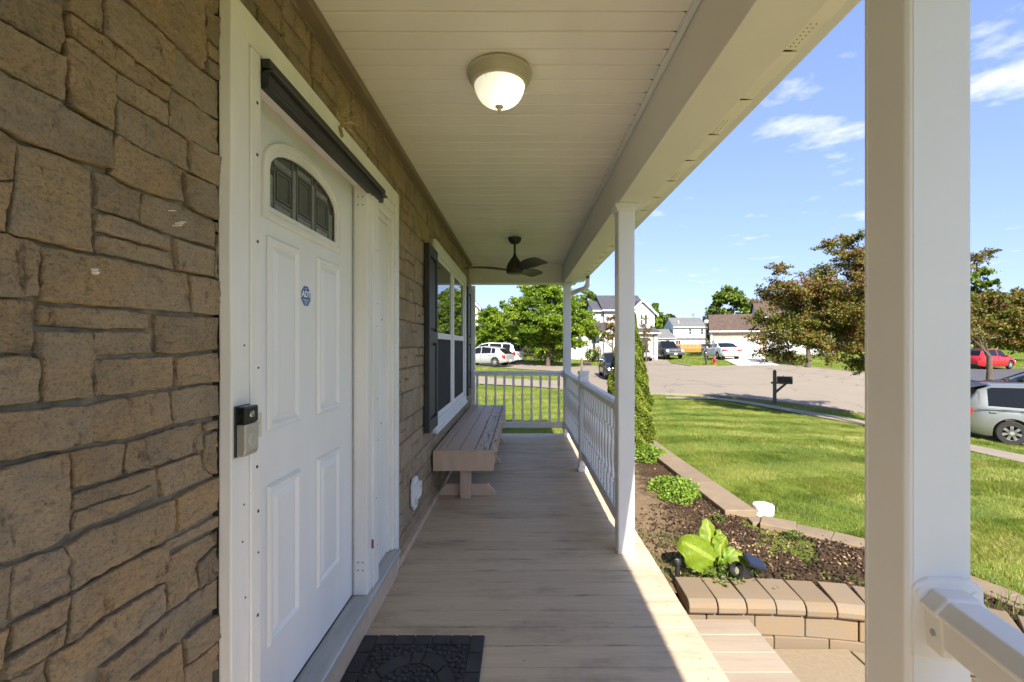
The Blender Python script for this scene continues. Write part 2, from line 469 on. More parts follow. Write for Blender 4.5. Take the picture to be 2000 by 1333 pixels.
LEAF_RED = leafy('bronze_and_green_leaves', [(0, (0.065, 0.10, 0.012)), (0.42, (0.16, 0.18, 0.022)), (0.66, (0.26, 0.19, 0.042)), (0.85, (0.29, 0.14, 0.07)), (1, (0.20, 0.08, 0.055))], 0.35, patch=0.8)
LEAF_THUJA = leafy('arborvitae_sprays', [(0, (0.07, 0.12, 0.01)), (0.5, (0.15, 0.20, 0.016)), (1, (0.26, 0.28, 0.03))], 0.3, patch=3)
LEAF_SEDUM = leafy('fresh_low_leaves', [(0, (0.10, 0.19, 0.02)), (0.5, (0.20, 0.32, 0.035)), (1, (0.32, 0.42, 0.08))], 0.35)
LEAF_LIME = leafy('lime_big_leaves', [(0, (0.14, 0.22, 0.014)), (0.5, (0.23, 0.32, 0.024)), (1, (0.36, 0.43, 0.08))], 0.45, rough=0.45)
LEAF_WEED = leafy('weed_leaves', [(0, (0.06, 0.10, 0.02)), (0.5, (0.11, 0.16, 0.03)), (1, (0.2, 0.23, 0.06))], 0.35)
LEAF_ORANGE = leafy('orange_leaves', [(0, (0.35, 0.16, 0.02)), (1, (0.55, 0.28, 0.03))], 0.35)
BARK = MAT('grey_brown_bark', (0.10, 0.075, 0.055), 0.9, 0.3, 12, stretch=(1, 1, 0.3), bump=0.5, bscale=30, bdist=0.01)
def soil_mat():
    """dark loam under the mulch, dry straw-littered earth along the porch edge"""
    m, nt, b, geo = newmat('garden_soil')
    sx = nt.nodes.new('ShaderNodeSeparateXYZ'); nt.links.new(geo.outputs['Position'], sx.inputs[0])
    mr = nt.nodes.new('ShaderNodeMapRange'); mr.inputs['From Min'].default_value = 0.95; mr.inputs['From Max'].default_value = 1.75
    mr.inputs['To Min'].default_value = 0.32; mr.inputs['To Max'].default_value = -0.28
    nt.links.new(sx.outputs['X'], mr.inputs[0])
    n = noise_tex(nt, geo, 6, (1, 1, 1), 8, 0.7)
    ad = nt.nodes.new('ShaderNodeMath'); ad.operation = 'ADD'; nt.links.new(n, ad.inputs[0]); nt.links.new(mr.outputs[0], ad.inputs[1])
    f = noise_tex(nt, geo, 90, (1, 1, 1), 5, 0.7)
    dark = ramp(nt, f, [(0.3, (0.030, 0.019, 0.011)), (0.7, (0.110, 0.070, 0.040))])
    dry = ramp(nt, f, [(0.3, (0.11, 0.075, 0.045)), (0.55, (0.22, 0.155, 0.09)), (0.75, (0.34, 0.25, 0.155))])
    c = mixrgb(nt, ramp(nt, ad.outputs[0], [(0.42, (0, 0, 0)), (0.62, (1, 1, 1))]), dark, dry)
    nt.links.new(c, b.inputs['Base Color']); b.inputs['Roughness'].default_value = 0.95
    b.inputs['Specular IOR Level'].default_value = 0.1
    bumpit(nt, b, f, 0.9, 0.012)
    return m
SOIL = soil_mat()
CHIP = leafy('bark_mulch', [(0, (0.024, 0.014, 0.008)), (0.5, (0.058, 0.035, 0.019)), (0.8, (0.13, 0.080, 0.045)), (1, (0.33, 0.23, 0.13))], 0.0, patch=2.2, rough=0.9)
# ------------------------------------------------------------------ terrain
CTRL = np.array([
    (2.2, 7, -.14), (2.25, 4.3, -.13), (3.2, 3.2, -.15), (4.0, 2.0, -.25), (1.3, 5.0, -.16), (1.2, 3.2, -.16), (6, 3, -.55), (2.2, 9.5, -.22),
    (0, 7.6, -.38), (-3, 8.5, -.38), (0, 11, -.45), (3, 11, -.38), (-0.2, 5, -.3), (-0.2, 1, -.3),
    (5, 8, -.38), (6, 13, -.60), (9.6, 17.3, -.80), (14, 13.5, -1.46), (10, 9, -.95), (0, 20, -.55), (-1.2, 35.5, -.27), (-1.5, 29, -.40), (15, 36, -.16),
    (14, 44, -.20), (14, 50, -.15), (23.6, 50, .48), (17.8, 39.5, .15), (37, 36, -.6), (14, 25, -.66), (6, 19, -.62), (24, 30, -.55),
    (-10, 30, 0), (40, 60, .4), (0, 55, .3), (80, 40, -.6), (30, 15, -2.0), (25, 5, -2.2), (-30, 60, .5), (60, 100, .8), (-60, 100, .8),
    (0, 120, .9), (120, 120, .8), (15, 2, -1.7), (120, 10, -1.2), (-80, 20, 0), (20, -25, -2.0), (-40, -20, -.3), (60, -30, -2)], float)
def _tps(A, B):
    d2 = ((A[:, None, :] - B[None, :, :]) ** 2).sum(-1)
    return 0.5 * d2 * np.log(d2 + 1e-9)
_n = len(CTRL)
_XY = CTRL[:, :2]
_K = _tps(_XY, _XY) + np.eye(_n) * 0.4
_P = np.hstack([np.ones((_n, 1)), _XY])
_A = np.vstack([np.hstack([_K, _P]), np.hstack([_P.T, np.zeros((3, 3))])])
_W = np.linalg.solve(_A, np.concatenate([CTRL[:, 2], np.zeros(3)]))
WALLC = [(0.80, 2.66), (1.5, 2.645), (1.9, 2.59), (2.3, 2.46), (2.62, 2.27), (2.87, 2.02), (3.03, 1.72), (3.1, 1.35)]   # front foot of the garden wall
WALKPOLY = np.array([(0.80, -4.0)] + [(x, y + 0.16) for x, y in WALLC] + [(3.16, -4.0)])
def inside(poly, x, y):
    x = np.asarray(x, float); y = np.asarray(y, float)
    r = np.zeros(x.shape, bool)
    n = len(poly)
    for i in range(n):
        (x0, y0), (x1, y1) = poly[i], poly[(i + 1) % n]
        if y0 == y1:
            continue
        c = ((y0 > y) != (y1 > y)) & (x < (x1 - x0) * (y - y0) / (y1 - y0) + x0)
        r ^= c
    return r
def ground_np(x, y):
    x = np.asarray(x, float).ravel(); y = np.asarray(y, float).ravel()
    xc = np.clip(x, -80, 120); yc = np.clip(y, -30, 120)
    out = np.empty(len(x))
    for s in range(0, len(x), 20000):
        q = np.stack([xc[s:s + 20000], yc[s:s + 20000]], 1)
        out[s:s + 20000] = _tps(q, _XY) @ _W[:_n] + _W[_n] + q @ _W[_n + 1:]
    out = np.where(inside(WALKPOLY, x, y), np.minimum(out, -0.62), out)
    return out
def G(x, y):
    return float(ground_np([x], [y])[0])
def P(px, py):
    """point of the terrain seen at a pixel of the photograph"""
    d = np.array([(px - 1018) / F, 1.0, -(py - 675) / F])
    t = np.concatenate([np.arange(2, 30, .05), np.arange(30, 140, .2)])
    z = ground_np(d[0] * t, t)
    below = (HC + d[2] * t) < z
    k = int(np.argmax(below)) if below.any() else len(t) - 1
    return (d[0] * t[k], t[k], float(z[k]))

def grid_axis(fine0, fine1, fstep, mid0, mid1, mstep, lo, hi):
    a = list(np.arange(fine0, fine1, fstep))
    b = [v for v in np.arange(mid0, mid1 + .01, mstep) if v < fine0 - fstep / 2 or v >= fine1 + fstep / 2]
    c = list(np.linspace(lo, mid0 - mstep, 14)) + list(np.linspace(mid1 + mstep, hi, 14))
    return np.array(sorted(set(np.round(a + b + c, 4))))
gx = grid_axis(-2, 6, .12, -30, 60, .75, -900, 900)
gy = grid_axis(0.4, 9, .12, -10, 75, .75, -300, 1200)
XX, YY = np.meshgrid(gx, gy)
ZZ = ground_np(XX, YY).reshape(XX.shape)
far = np.clip((np.hypot(XX, YY) - 110) / 500, 0, 1)
ZZ = ZZ * (1 - far) + 0.2 * far
me = bpy.data.meshes.new('ground')
nx, ny = len(gx), len(gy)
idx = np.arange(nx * ny).reshape(ny, nx)
quads = np.stack([idx[:-1, :-1], idx[:-1, 1:], idx[1:, 1:], idx[1:, :-1]], -1).reshape(-1, 4)
me.from_pydata(np.stack([XX, YY, ZZ], -1).reshape(-1, 3).tolist(), [], quads.tolist())
ground = link('ground', me, TURF, smooth=80)
ground['kind'] = 'structure'

def sheet(name, pts, m, lift, step=0.8, kind='structure', thick=0.0):
    bm = bmesh.new()
    bm.faces.new([bm.verts.new((p[0], p[1], 0)) for p in pts])
    bmesh.ops.triangulate(bm, faces=bm.faces)
    for _ in range(9):
        es = [e for e in bm.edges if e.calc_length() > step]
        if not es:
            break
        bmesh.ops.subdivide_edges(bm, edges=es, cuts=1)
        bmesh.ops.triangulate(bm, faces=bm.faces)
    co = np.array([v.co[:] for v in bm.verts])
    z = ground_np(co[:, 0], co[:, 1]) + lift
    for v, zz in zip(bm.verts, z):
        v.co.z = zz
    if thick:
        rim = bmesh.ops.extrude_face_region(bm, geom=bm.faces[:])
        for v in [g for g in rim['geom'] if isinstance(g, bmesh.types.BMVert)]:
            v.co.z -= thick
    bmesh.ops.recalc_face_normals(bm, faces=bm.faces)
    me = bpy.data.meshes.new(name); bm.to_mesh(me); bm.free()
    if not thick and sum(p.normal.z for p in me.polygons) < 0:
        me.flip_normals()
    o = link(name, me, m, smooth=60)
    if kind:
        o['kind'] = kind
    return o

street_px = [(1090, 763), (1180, 771), (1280, 772), (1380, 775), (1440, 779), (1560, 793), (1674, 808), (1780, 829), (1900, 851), (2000, 873), (2150, 905), (2600, 1010),
             (2600, 800), (2300, 778), (2100, 768), (1900, 754), (1780, 740), (1674, 729), (1600, 721), (1519, 714), (1440, 714.5), (1400, 717), (1350, 716.5), (1310, 711), (1250, 711), (1200, 714), (1140, 717), (1090, 719)]
STREET = [P(*q)[:2] for q in street_px]
sheet('street', STREET, ROAD, 0.03)
DRIVE_L = [P(*q)[:2] for q in [(1110, 719), (1110, 763), (1040, 757), (930, 751), (800, 745), (700, 742), (700, 731), (800, 732), (930, 735), (1000, 739), (1060, 735)]]
DRIVE_L = [P(*q)[:2] for q in [(1120, 745), (1120, 764), (1040, 757), (930, 751.5), (760, 744), (600, 740), (600, 731), (760, 733), (930, 737), (1050, 745)]]
sheet('side_street', DRIVE_L, CONC, 0.045)
DRIVE_H = [P(*q)[:2] for q in [(1115, 717), (1115, 728), (1030, 723), (960, 718), (860, 712), (760, 707), (760, 700), (860, 703), (960, 706), (1020, 710), (1065, 716)]]
sheet('driveway', DRIVE_H, CONC, 0.045)
DRIVE_P = [P(*q)[:2] for q in [(1245, 714), (1312, 714), (1300, 700), (1280, 695), (1225, 695), (1225, 702)]]
sheet('driveway', DRIVE_P, CONC, 0.05)
DRIVE_S = [P(*q)[:2] for q in [(1441, 716), (1524, 716), (1496, 703), (1487, 693.5), (1390, 693.5), (1404, 702)]]
sheet('driveway', DRIVE_S, DRIVE, 0.05)
DRIVE_R = [P(*q)[:2] for q in [(1880, 745), (2150, 752), (2150, 728), (1990, 722), (1860, 722), (1840, 735)]]
sheet('driveway', DRIVE_R, DARKDRIVE, 0.05)
WALK_F = [P(*q)[:2] for q in [(1300, 778), (1400, 779), (1460, 786), (1560, 803), (1674, 822.5), (1780, 845), (1897, 872), (2000, 892), (2200, 935), (2200, 957), (2000, 908), (1897, 885), (1780, 855), (1674, 830.5), (1560, 810), (1460, 791), (1400, 782.5), (1300, 781)]]
sheet('sidewalk', WALK_F, CONC, 0.04, 0.6)

def strip(name, pts, w, h, m, lift=0.0):
    """kerb along a line of ground points"""
    mb = MB(); P2 = []
    dense = []
    for a, b in zip(pts[:-1], pts[1:]):
        n = max(1, int(math.dist(a, b) / 1.0))
        dense += [(a[0] + (b[0] - a[0]) * i / n, a[1] + (b[1] - a[1]) * i / n) for i in range(n)]
    dense.append(tuple(pts[-1]))
    for i, p in enumerate(dense):
        q0, q1 = dense[max(i - 1, 0)], dense[min(i + 1, len(dense) - 1)]
        d = Vector((q1[0] - q0[0], q1[1] - q0[1])).normalized()
        nrm = Vector((-d.y, d.x))
        z = G(*p) + lift
        P2.append([(p[0] + nrm.x * s * w, p[1] + nrm.y * s * w, zz) for s, zz in ((-.5, z - .1), (-.5, z + h), (.5, z + h), (.5, z - .1))])
    vs = [v for q in P2 for v in q]
    fs = []
    for i in range(len(P2) - 1):
        for k in range(3):
            a = i * 4 + k
            fs.append((a, a + 1, a + 5, a + 4))
    mb.add(vs, fs)
    o = link(name, mb.mesh(name), m); o['kind'] = 'structure'
    return o
strip('kerb', STREET[1:11], 0.16, 0.085, CONC)
strip('kerb', STREET[13:20], 0.16, 0.085, CONC)
strip('kerb', STREET[21:25], 0.16, 0.085, CONC)

# ------------------------------------------------------------------ porch floor, step, ceiling, beams, roof
floor = struct('porch_floor')
bm_ = MB().box(-0.765, 0.868, -0.0701, 0.0701, -0.028, 0)
board_me = bm_.mesh('board')
NB = 61
for k in range(NB):
    yc = 7.25 - 0.0705 - 0.1424 * k
    o = link('board', board_me, DECK, floor, (R.uniform(-.002, .002), yc, R.uniform(-.0008, .0008)), bevel=0.003, seg=2)
    o.rotation_euler.y = R.uniform(-.0006, .0006)
NAIL = MAT('rusty_nail_head', (0.40, 0.24, 0.07), .8, .3, 60)
nail_me = MB().lathe([(.0055, 0), (.0055, .0009), (.0001, .0012)], 8).mesh('nail_head')
for k in range(28):
    for dx_ in (.79, .02, -.70):
        if dx_ != .79 and k % 2: continue
        n_ = link('nail_head', nail_me, NAIL, floor, (dx_ + R.uniform(-.012, .012), 7.25 - 0.0705 - 0.1424 * (k + 14) + R.uniform(-.04, .04), .0009)); n_.scale = (R.uniform(.7, 1.3), R.uniform(.6, 1), 1)
part('rim_board', MB().box(0.80, 0.835, -1.45, 7.2, -0.30, -0.03), TRIMTAN, floor)
part('rim_board', MB().box(-0.76, 0.80, 7.17, 7.205, -0.30, -0.03), TRIMTAN, floor)
part('joist', MB().box(-0.7, 0.78, -1.45, 7.1, -0.06, -0.032), DARKIN, floor)

step = struct('porch_step')
sb = MB().box(0.872, 1.306, -0.0700, 0.0700, -0.198, -0.17).mesh('board')
for k in range(36):
    link('board', sb, STEPDECK, step, (R.uniform(-.002, .002), 2.615 - 0.069 - 0.1424 * k, R.uniform(-.001, .001)), bevel=0.004)
part('riser', MB().box(0.838, 0.866, -2.6, 2.61, -0.17, -0.031), TRIMTAN, step)
part('riser', MB().box(1.27, 1.295, -2.6, 2.61, -0.36, -0.20), TRIMTAN, step)
part('joist', MB().box(0.88, 1.26, -2.5, 2.58, -0.36, -0.205), DARKIN, step)

ceiling = struct('porch_ceiling')
NSX = 14
pans = []
for v in range(7):
    mb = MB(); vs = []
    prof = [(-0.0545, 0.012), (-0.0545, 0.0), (-0.0515, -0.0035), (0.046, -0.0035), (0.0505, 0.001), (0.0505, 0.012)]
    ph, am = R.uniform(0, 6), R.uniform(.0008, .0035)
    for i in range(NSX + 1):
        x = -0.80 + (0.648 + 0.80) * i / NSX
        s = am * math.sin(ph + x * R.uniform(3.8, 4.2)) + .0012 * math.sin(9 * x + ph * 2)
        vs += [(x, p[0] + s * .8, p[1] + s) for p in prof]
    n = len(prof)
    fs = [(i * n + k, i * n + k + 1, (i + 1) * n + k + 1, (i + 1) * n + k) for i in range(NSX) for k in range(n - 1)]
    mb.add(vs, fs)
    me = mb.mesh('soffit_panel')
    pans.append(me)
for k in range(77):
    link('soffit_panel', pans[R.randrange(7)], SOFFIT, ceiling, (0, 7.0 - 0.055 - 0.110 * k, 2.66), smooth=25)
part('ceiling_board', MB().box(-0.82, 0.66, -1.5, 7.1, 2.674, 2.69), DARKIN, ceiling)
part('edge_trim', MB().box(-0.812, -0.752, -1.5, 7.0, 2.615, 2.655), WALLTRIM, ceiling, bevel=0.004)
part('edge_trim', MB().box(0.622, 0.646, -1.5, 7.0, 2.635, 2.656), WHITE, ceiling, bevel=0.003)

beam = struct('porch_beam')
part('cladding', MB().prism([(0.648, 2.35), (0.847, 2.35), (0.847, 2.70), (0.648, 2.70)], -1.5, 7.2), BEAM, beam, bevel=0.003)
part('cladding', MB().box(-0.80, 0.646, 7.0, 7.2, 2.353, 2.70), BEAM, beam, bevel=0.003)
part('cladding', MB().box(-0.80, 0.646, -1.5, -1.32, 2.353, 2.70), BEAM, beam, bevel=0.003)
part('lit_edge_strip', MB().box(-0.80, 0.646, 6.985, 7.0, 2.353, 2.372), WHITE, beam)  # pale strip standing in for the light along the beam's lower edge
# vented eave soffit behind the gutter: little stepped panels, some perforated
for k in range(57):
    y = 7.3 - 0.155 * k
    dz = 0.009 * (k % 2)
    sp_ = part('eave_panel', MB().box(0.849, 0.953, y - 0.152, y, 2.405 + dz, 2.412 + dz), SOFFIT, beam, bevel=0.002)
    if k % 4 == 1:
        h = MB()
        for a in range(7):
            for c in range(3):
                h.lathe([(0.0021, 0), (0.0021, 0.0015)], 6, T(0.895 + 0.018 * c, y - 0.02 - 0.018 * a, 2.4035 + dz))
        part('perforation', h, BLACK, sp_)

gut = thing('gutter', 'white rain gutter along the porch eave with a downspout elbow', 'gutter', (0, 0, 0))
gp_ = [(0.956, 2.425), (1.005, 2.42), (1.012, 2.45), (1.035, 2.50), (1.035, 2.545), (1.028, 2.545), (1.028, 2.505), (1.004, 2.455), (0.998, 2.427), (0.962, 2.432), (0.962, 2.545), (0.956, 2.545)]
part('trough', MB().prism(gp_, -1.5, 7.33), BEAM, gut, smooth=30)
part('fascia', MB().box(0.935, 0.954, -1.5, 7.33, 2.418, 2.56), BEAM, gut)
part('end_cap', MB().prism([(0.956, 2.425), (1.005, 2.42), (1.035, 2.50), (1.035, 2.545), (0.956, 2.545)], 7.33, 7.335), WHITE, gut)
part('outlet', MB().box(0.965, 1.01, 6.72, 6.80, 2.385, 2.43), BLACK, gut)
def rect_tube(pts, w, d):
    mb = MB(); vs = []
    pts = [Vector(p) for p in pts]
    for i, p in enumerate(pts):
        t = (pts[min(i + 1, len(pts) - 1)] - pts[max(i - 1, 0)]).normalized()
        s = Vector((0.45, 1, 0)).normalized(); s = (s - t * s.dot(t)).normalized()
        u = t.cross(s).normalized()
        vs += [p + s * a * w / 2 + u * c * d / 2 for a, c in ((-1, -1), (1, -1), (1, 1), (-1, 1))]
    n = len(pts)
    fs = [(i * 4 + k, i * 4 + (k + 1) % 4, i * 4 + 4 + (k + 1) % 4, i * 4 + 4 + k) for i in range(n - 1) for k in range(4)]
    return mb.add(vs, fs)
el = [(0.99, 6.76, 2.40), (0.99, 6.765, 2.33)]
for k in range(9):
    a = math.radians(10 * k)
    el.append((0.99 - 0.075 * (1 - math.cos(a)), 6.77 + 0.01 * k, 2.33 - 0.085 * math.sin(a)))
el += [(0.86, 6.95, 2.232), (0.79, 7.09, 2.205)]
for k in range(1, 8):
    a = math.radians(11 * k)
    el.append((0.79 - 0.07 * math.sin(a), 7.09 + 0.05 * math.sin(a), 2.205 - 0.07 * (1 - math.cos(a)) - 0.012 * k))
el += [(0.71, 7.145, 1.9), (0.71, 7.145, -.2)]
part('downspout', rect_tube(el, 0.075, 0.055), WHITE, gut, smooth=30)

roof = struct('porch_roof', MB().prism([(-0.84, 3.02), (1.02, 2.56), (1.02, 2.595), (-0.84, 3.10)], -1.5, 7.40), MAT('grey_shingles', (0.09, 0.085, 0.085), 0.9, 0.2, 10))
house = struct('own_house')
part('wall', MB().box(-8.0, -0.862, -1.5, 7.33, -0.4, 5.6), MAT('own_house_siding', (0.55, 0.53, 0.48), 0.7, 0.05), house)
part('roof', MB().prism([(-8.4, 5.55), (-0.5, 5.55), (-4.4, 7.4)], -1.8, 7.6), MAT('own_house_shingles', (0.09, 0.085, 0.085), 0.9, 0.2, 10), house)

# ------------------------------------------------------------------ stone wall
WX = -0.80
wall = thing('stone_wall', 'brown cast stone wall beside the white front door', 'wall', (WX, 0, 0))
DOORH, WINH = (1.20, 2.857, -0.1, 2.342), (4.12, 6.44, 0.595, 2.372)
# backing of mortar with the two openings left out
bk = MB()
for y0, y1, z0, z1 in ((-1.5, 1.20, -.3, 2.66), (1.20, 2.857, 2.342, 2.66), (2.857, 4.12, -.3, 2.66), (4.12, 6.44, -.3, .595), (4.12, 6.44, 2.372, 2.66), (6.44, 7.33, -.3, 2.66)):
    bk.box(-0.06, -0.013, y0, y1, z0, z1)
part('mortar', bk, MORTAR, wall)

def resample(poly, n):
    pts = [Vector((p[0], p[1])) for p in poly]
    L = [(pts[(i + 1) % len(pts)] - pts[i]).length for i in range(len(pts))]
    tot = sum(L); out = []
    # keep the corners, add points on long sides
    for i, p in enumerate(pts):
        q = pts[(i + 1) % len(pts)]
        m = max(1, round(L[i] / tot * n))
        out += [p.lerp(q, k / m) for k in range(m)]
    return out

def stone_mesh(poly, npts, rings, amp, proud, seed):
    """poly in (y,z), facing +x; returns mesh around its own centroid, and the centroid"""
    pts = resample(poly, npts)
    c = sum(pts, Vector((0, 0))) / len(pts)
    a = 0.0
    for i in range(len(pts)):
        a += pts[i].x * pts[(i + 1) % len(pts)].y - pts[(i + 1) % len(pts)].x * pts[i].y
    if a < 0:
        pts.reverse()
    size = min(max(p.x for p in pts) - min(p.x for p in pts), max(p.y for p in pts) - min(p.y for p in pts))
    def nz(p, k, s):
        return mnoise.noise(Vector((p.x * s + seed * 3.1, p.y * s - seed, k)))
    vs, fs = [], []
    n = len(pts)
    lv = [(-0.03, 0.0)] + [(None, t) for t in rings]
    for li, (bx, t) in enumerate(lv):
        for p in pts:
            d = c - p
            wob = Vector((nz(p, 5.0, 45), nz(p, 9.0, 45))) * min(0.0035, size * .03) if t < .5 else Vector((0, 0))
            q = p + wob + (d.normalized() * min(0.006, size * .1) if li == 2 else (d * t if li > 2 else Vector((0, 0))))
            if bx is not None:
                x = bx
            else:
                x = proud + amp * (nz(q, 1.0, 9) + .6 * nz(q, 2.0, 24)) - (0.007 if li == 1 else 0.0015 if li == 2 else 0)
            vs.append((x, q.x - c.x, q.y - c.y))
    vs.append((proud + amp * nz(c, 1.0, 9), 0, 0))
    for li in range(len(lv) - 1):
        for k in range(n):
            fs.append((li * n + k, li * n + (k + 1) % n, (li + 1) * n + (k + 1) % n, (li + 1) * n + k))
    b = (len(lv) - 1) * n
    fs += [(b + k, b + (k + 1) % n, len(vs) - 1) for k in range(n)]
    me = bpy.data.meshes.new('stone')
    me.from_pydata(vs, [], fs)
    return me, c

from mathutils.geometry import delaunay_2d_cdt
def rough_stone(poly, step, proud, seed):
    """split-faced stone: its face is a fine uneven net, its edges chipped"""
    n = max(12, int(sum((Vector(poly[i]) - Vector(poly[i - 1])).length for i in range(len(poly))) / step))
    pts = resample(poly, n)
    ar = sum(pts[i].x * pts[(i + 1) % len(pts)].y - pts[(i + 1) % len(pts)].x * pts[i].y for i in range(len(pts)))
    if ar < 0: pts.reverse()
    c = sum(pts, Vector((0, 0))) / len(pts)
    def nz(x, y, k, s): return mnoise.noise(Vector((x * s + seed * 3.1, y * s - seed * 1.7, k)))
    edge = [p + Vector((nz(p.x, p.y, 5, 60), nz(p.x, p.y, 9, 60))) * .0030 for p in pts]
    m = len(edge)
    ins = []
    for i in range(m):
        t = (edge[(i + 1) % m] - edge[i - 1]).normalized()
        ins.append(edge[i] + Vector((-t.y, t.x)) * (.0020 + .0016 * nz(edge[i].x, edge[i].y, 2, 80)))
    inner = list(ins)
    ys = [p.x for p in ins]; zs = [p.y for p in ins]
    rr = random.Random(int(seed * 100))
    px = np.arange(min(ys), max(ys), step); pz = np.arange(min(zs), max(zs), step)
    GX, GZ = np.meshgrid(px, pz)
    GX = GX + np.array([[rr.uniform(-.3, .3) * step for _ in px] for _ in pz]); GZ = GZ + np.array([[rr.uniform(-.3, .3) * step for _ in px] for _ in pz])
    sh = [c + (p - c) * (1 - .5 * step / max(.02, (p - c).length)) for p in ins]
    ok = inside([(p.x, p.y) for p in sh], GX, GZ)
    inner += [Vector((a, b)) for a, b in zip(GX[ok], GZ[ok])]
    vco, _, faces, _, _, _ = delaunay_2d_cdt(inner, [(i, (i + 1) % m) for i in range(m)], [], 1, 1e-5)
    tilt = Vector((rr.uniform(-.03, .03), rr.uniform(-.03, .03)))
    def H(p):
        d = p - c
        x, y = p.x, p.y
        strata = nz(x * .35, y, 3, 70)
        h = .0050 * nz(x, y, 1, 11) + .0032 * nz(x, y, 4, 27) + .0022 * strata + .0016 * nz(x, y, 6, 75)
        rid = abs(nz(x * .8, y, 8, 16))
        h -= .0055 * max(0, .10 - rid) / .10 * (nz(x, y, 11, 8) > .08)
        return proud + h + tilt.dot(d)
    vs = [(-.03, p.x - c.x, p.y - c.y) for p in edge]
    vs += [(H(p) - .0022 - .003 * abs(nz(p.x, p.y, 12, 50)), p.x - c.x, p.y - c.y) for p in edge]
    b0 = len(vs)
    vs += [(H(p), p.x - c.x, p.y - c.y) for p in vco]
    fs = [(k, (k + 1) % m, m + (k + 1) % m, m + k) for k in range(m)]
    fs += [(m + k, m + (k + 1) % m, b0 + (k + 1) % m, b0 + k) for k in range(m)]
    fs += [tuple(b0 + i for i in f) for f in faces]
    me = bpy.data.meshes.new('stone'); me.from_pydata(vs, [], fs)
    return me, c
A, B_, C_, D_ = (0, 3.921), (330, 3.921), (660, 3.921), (990, 3.887)
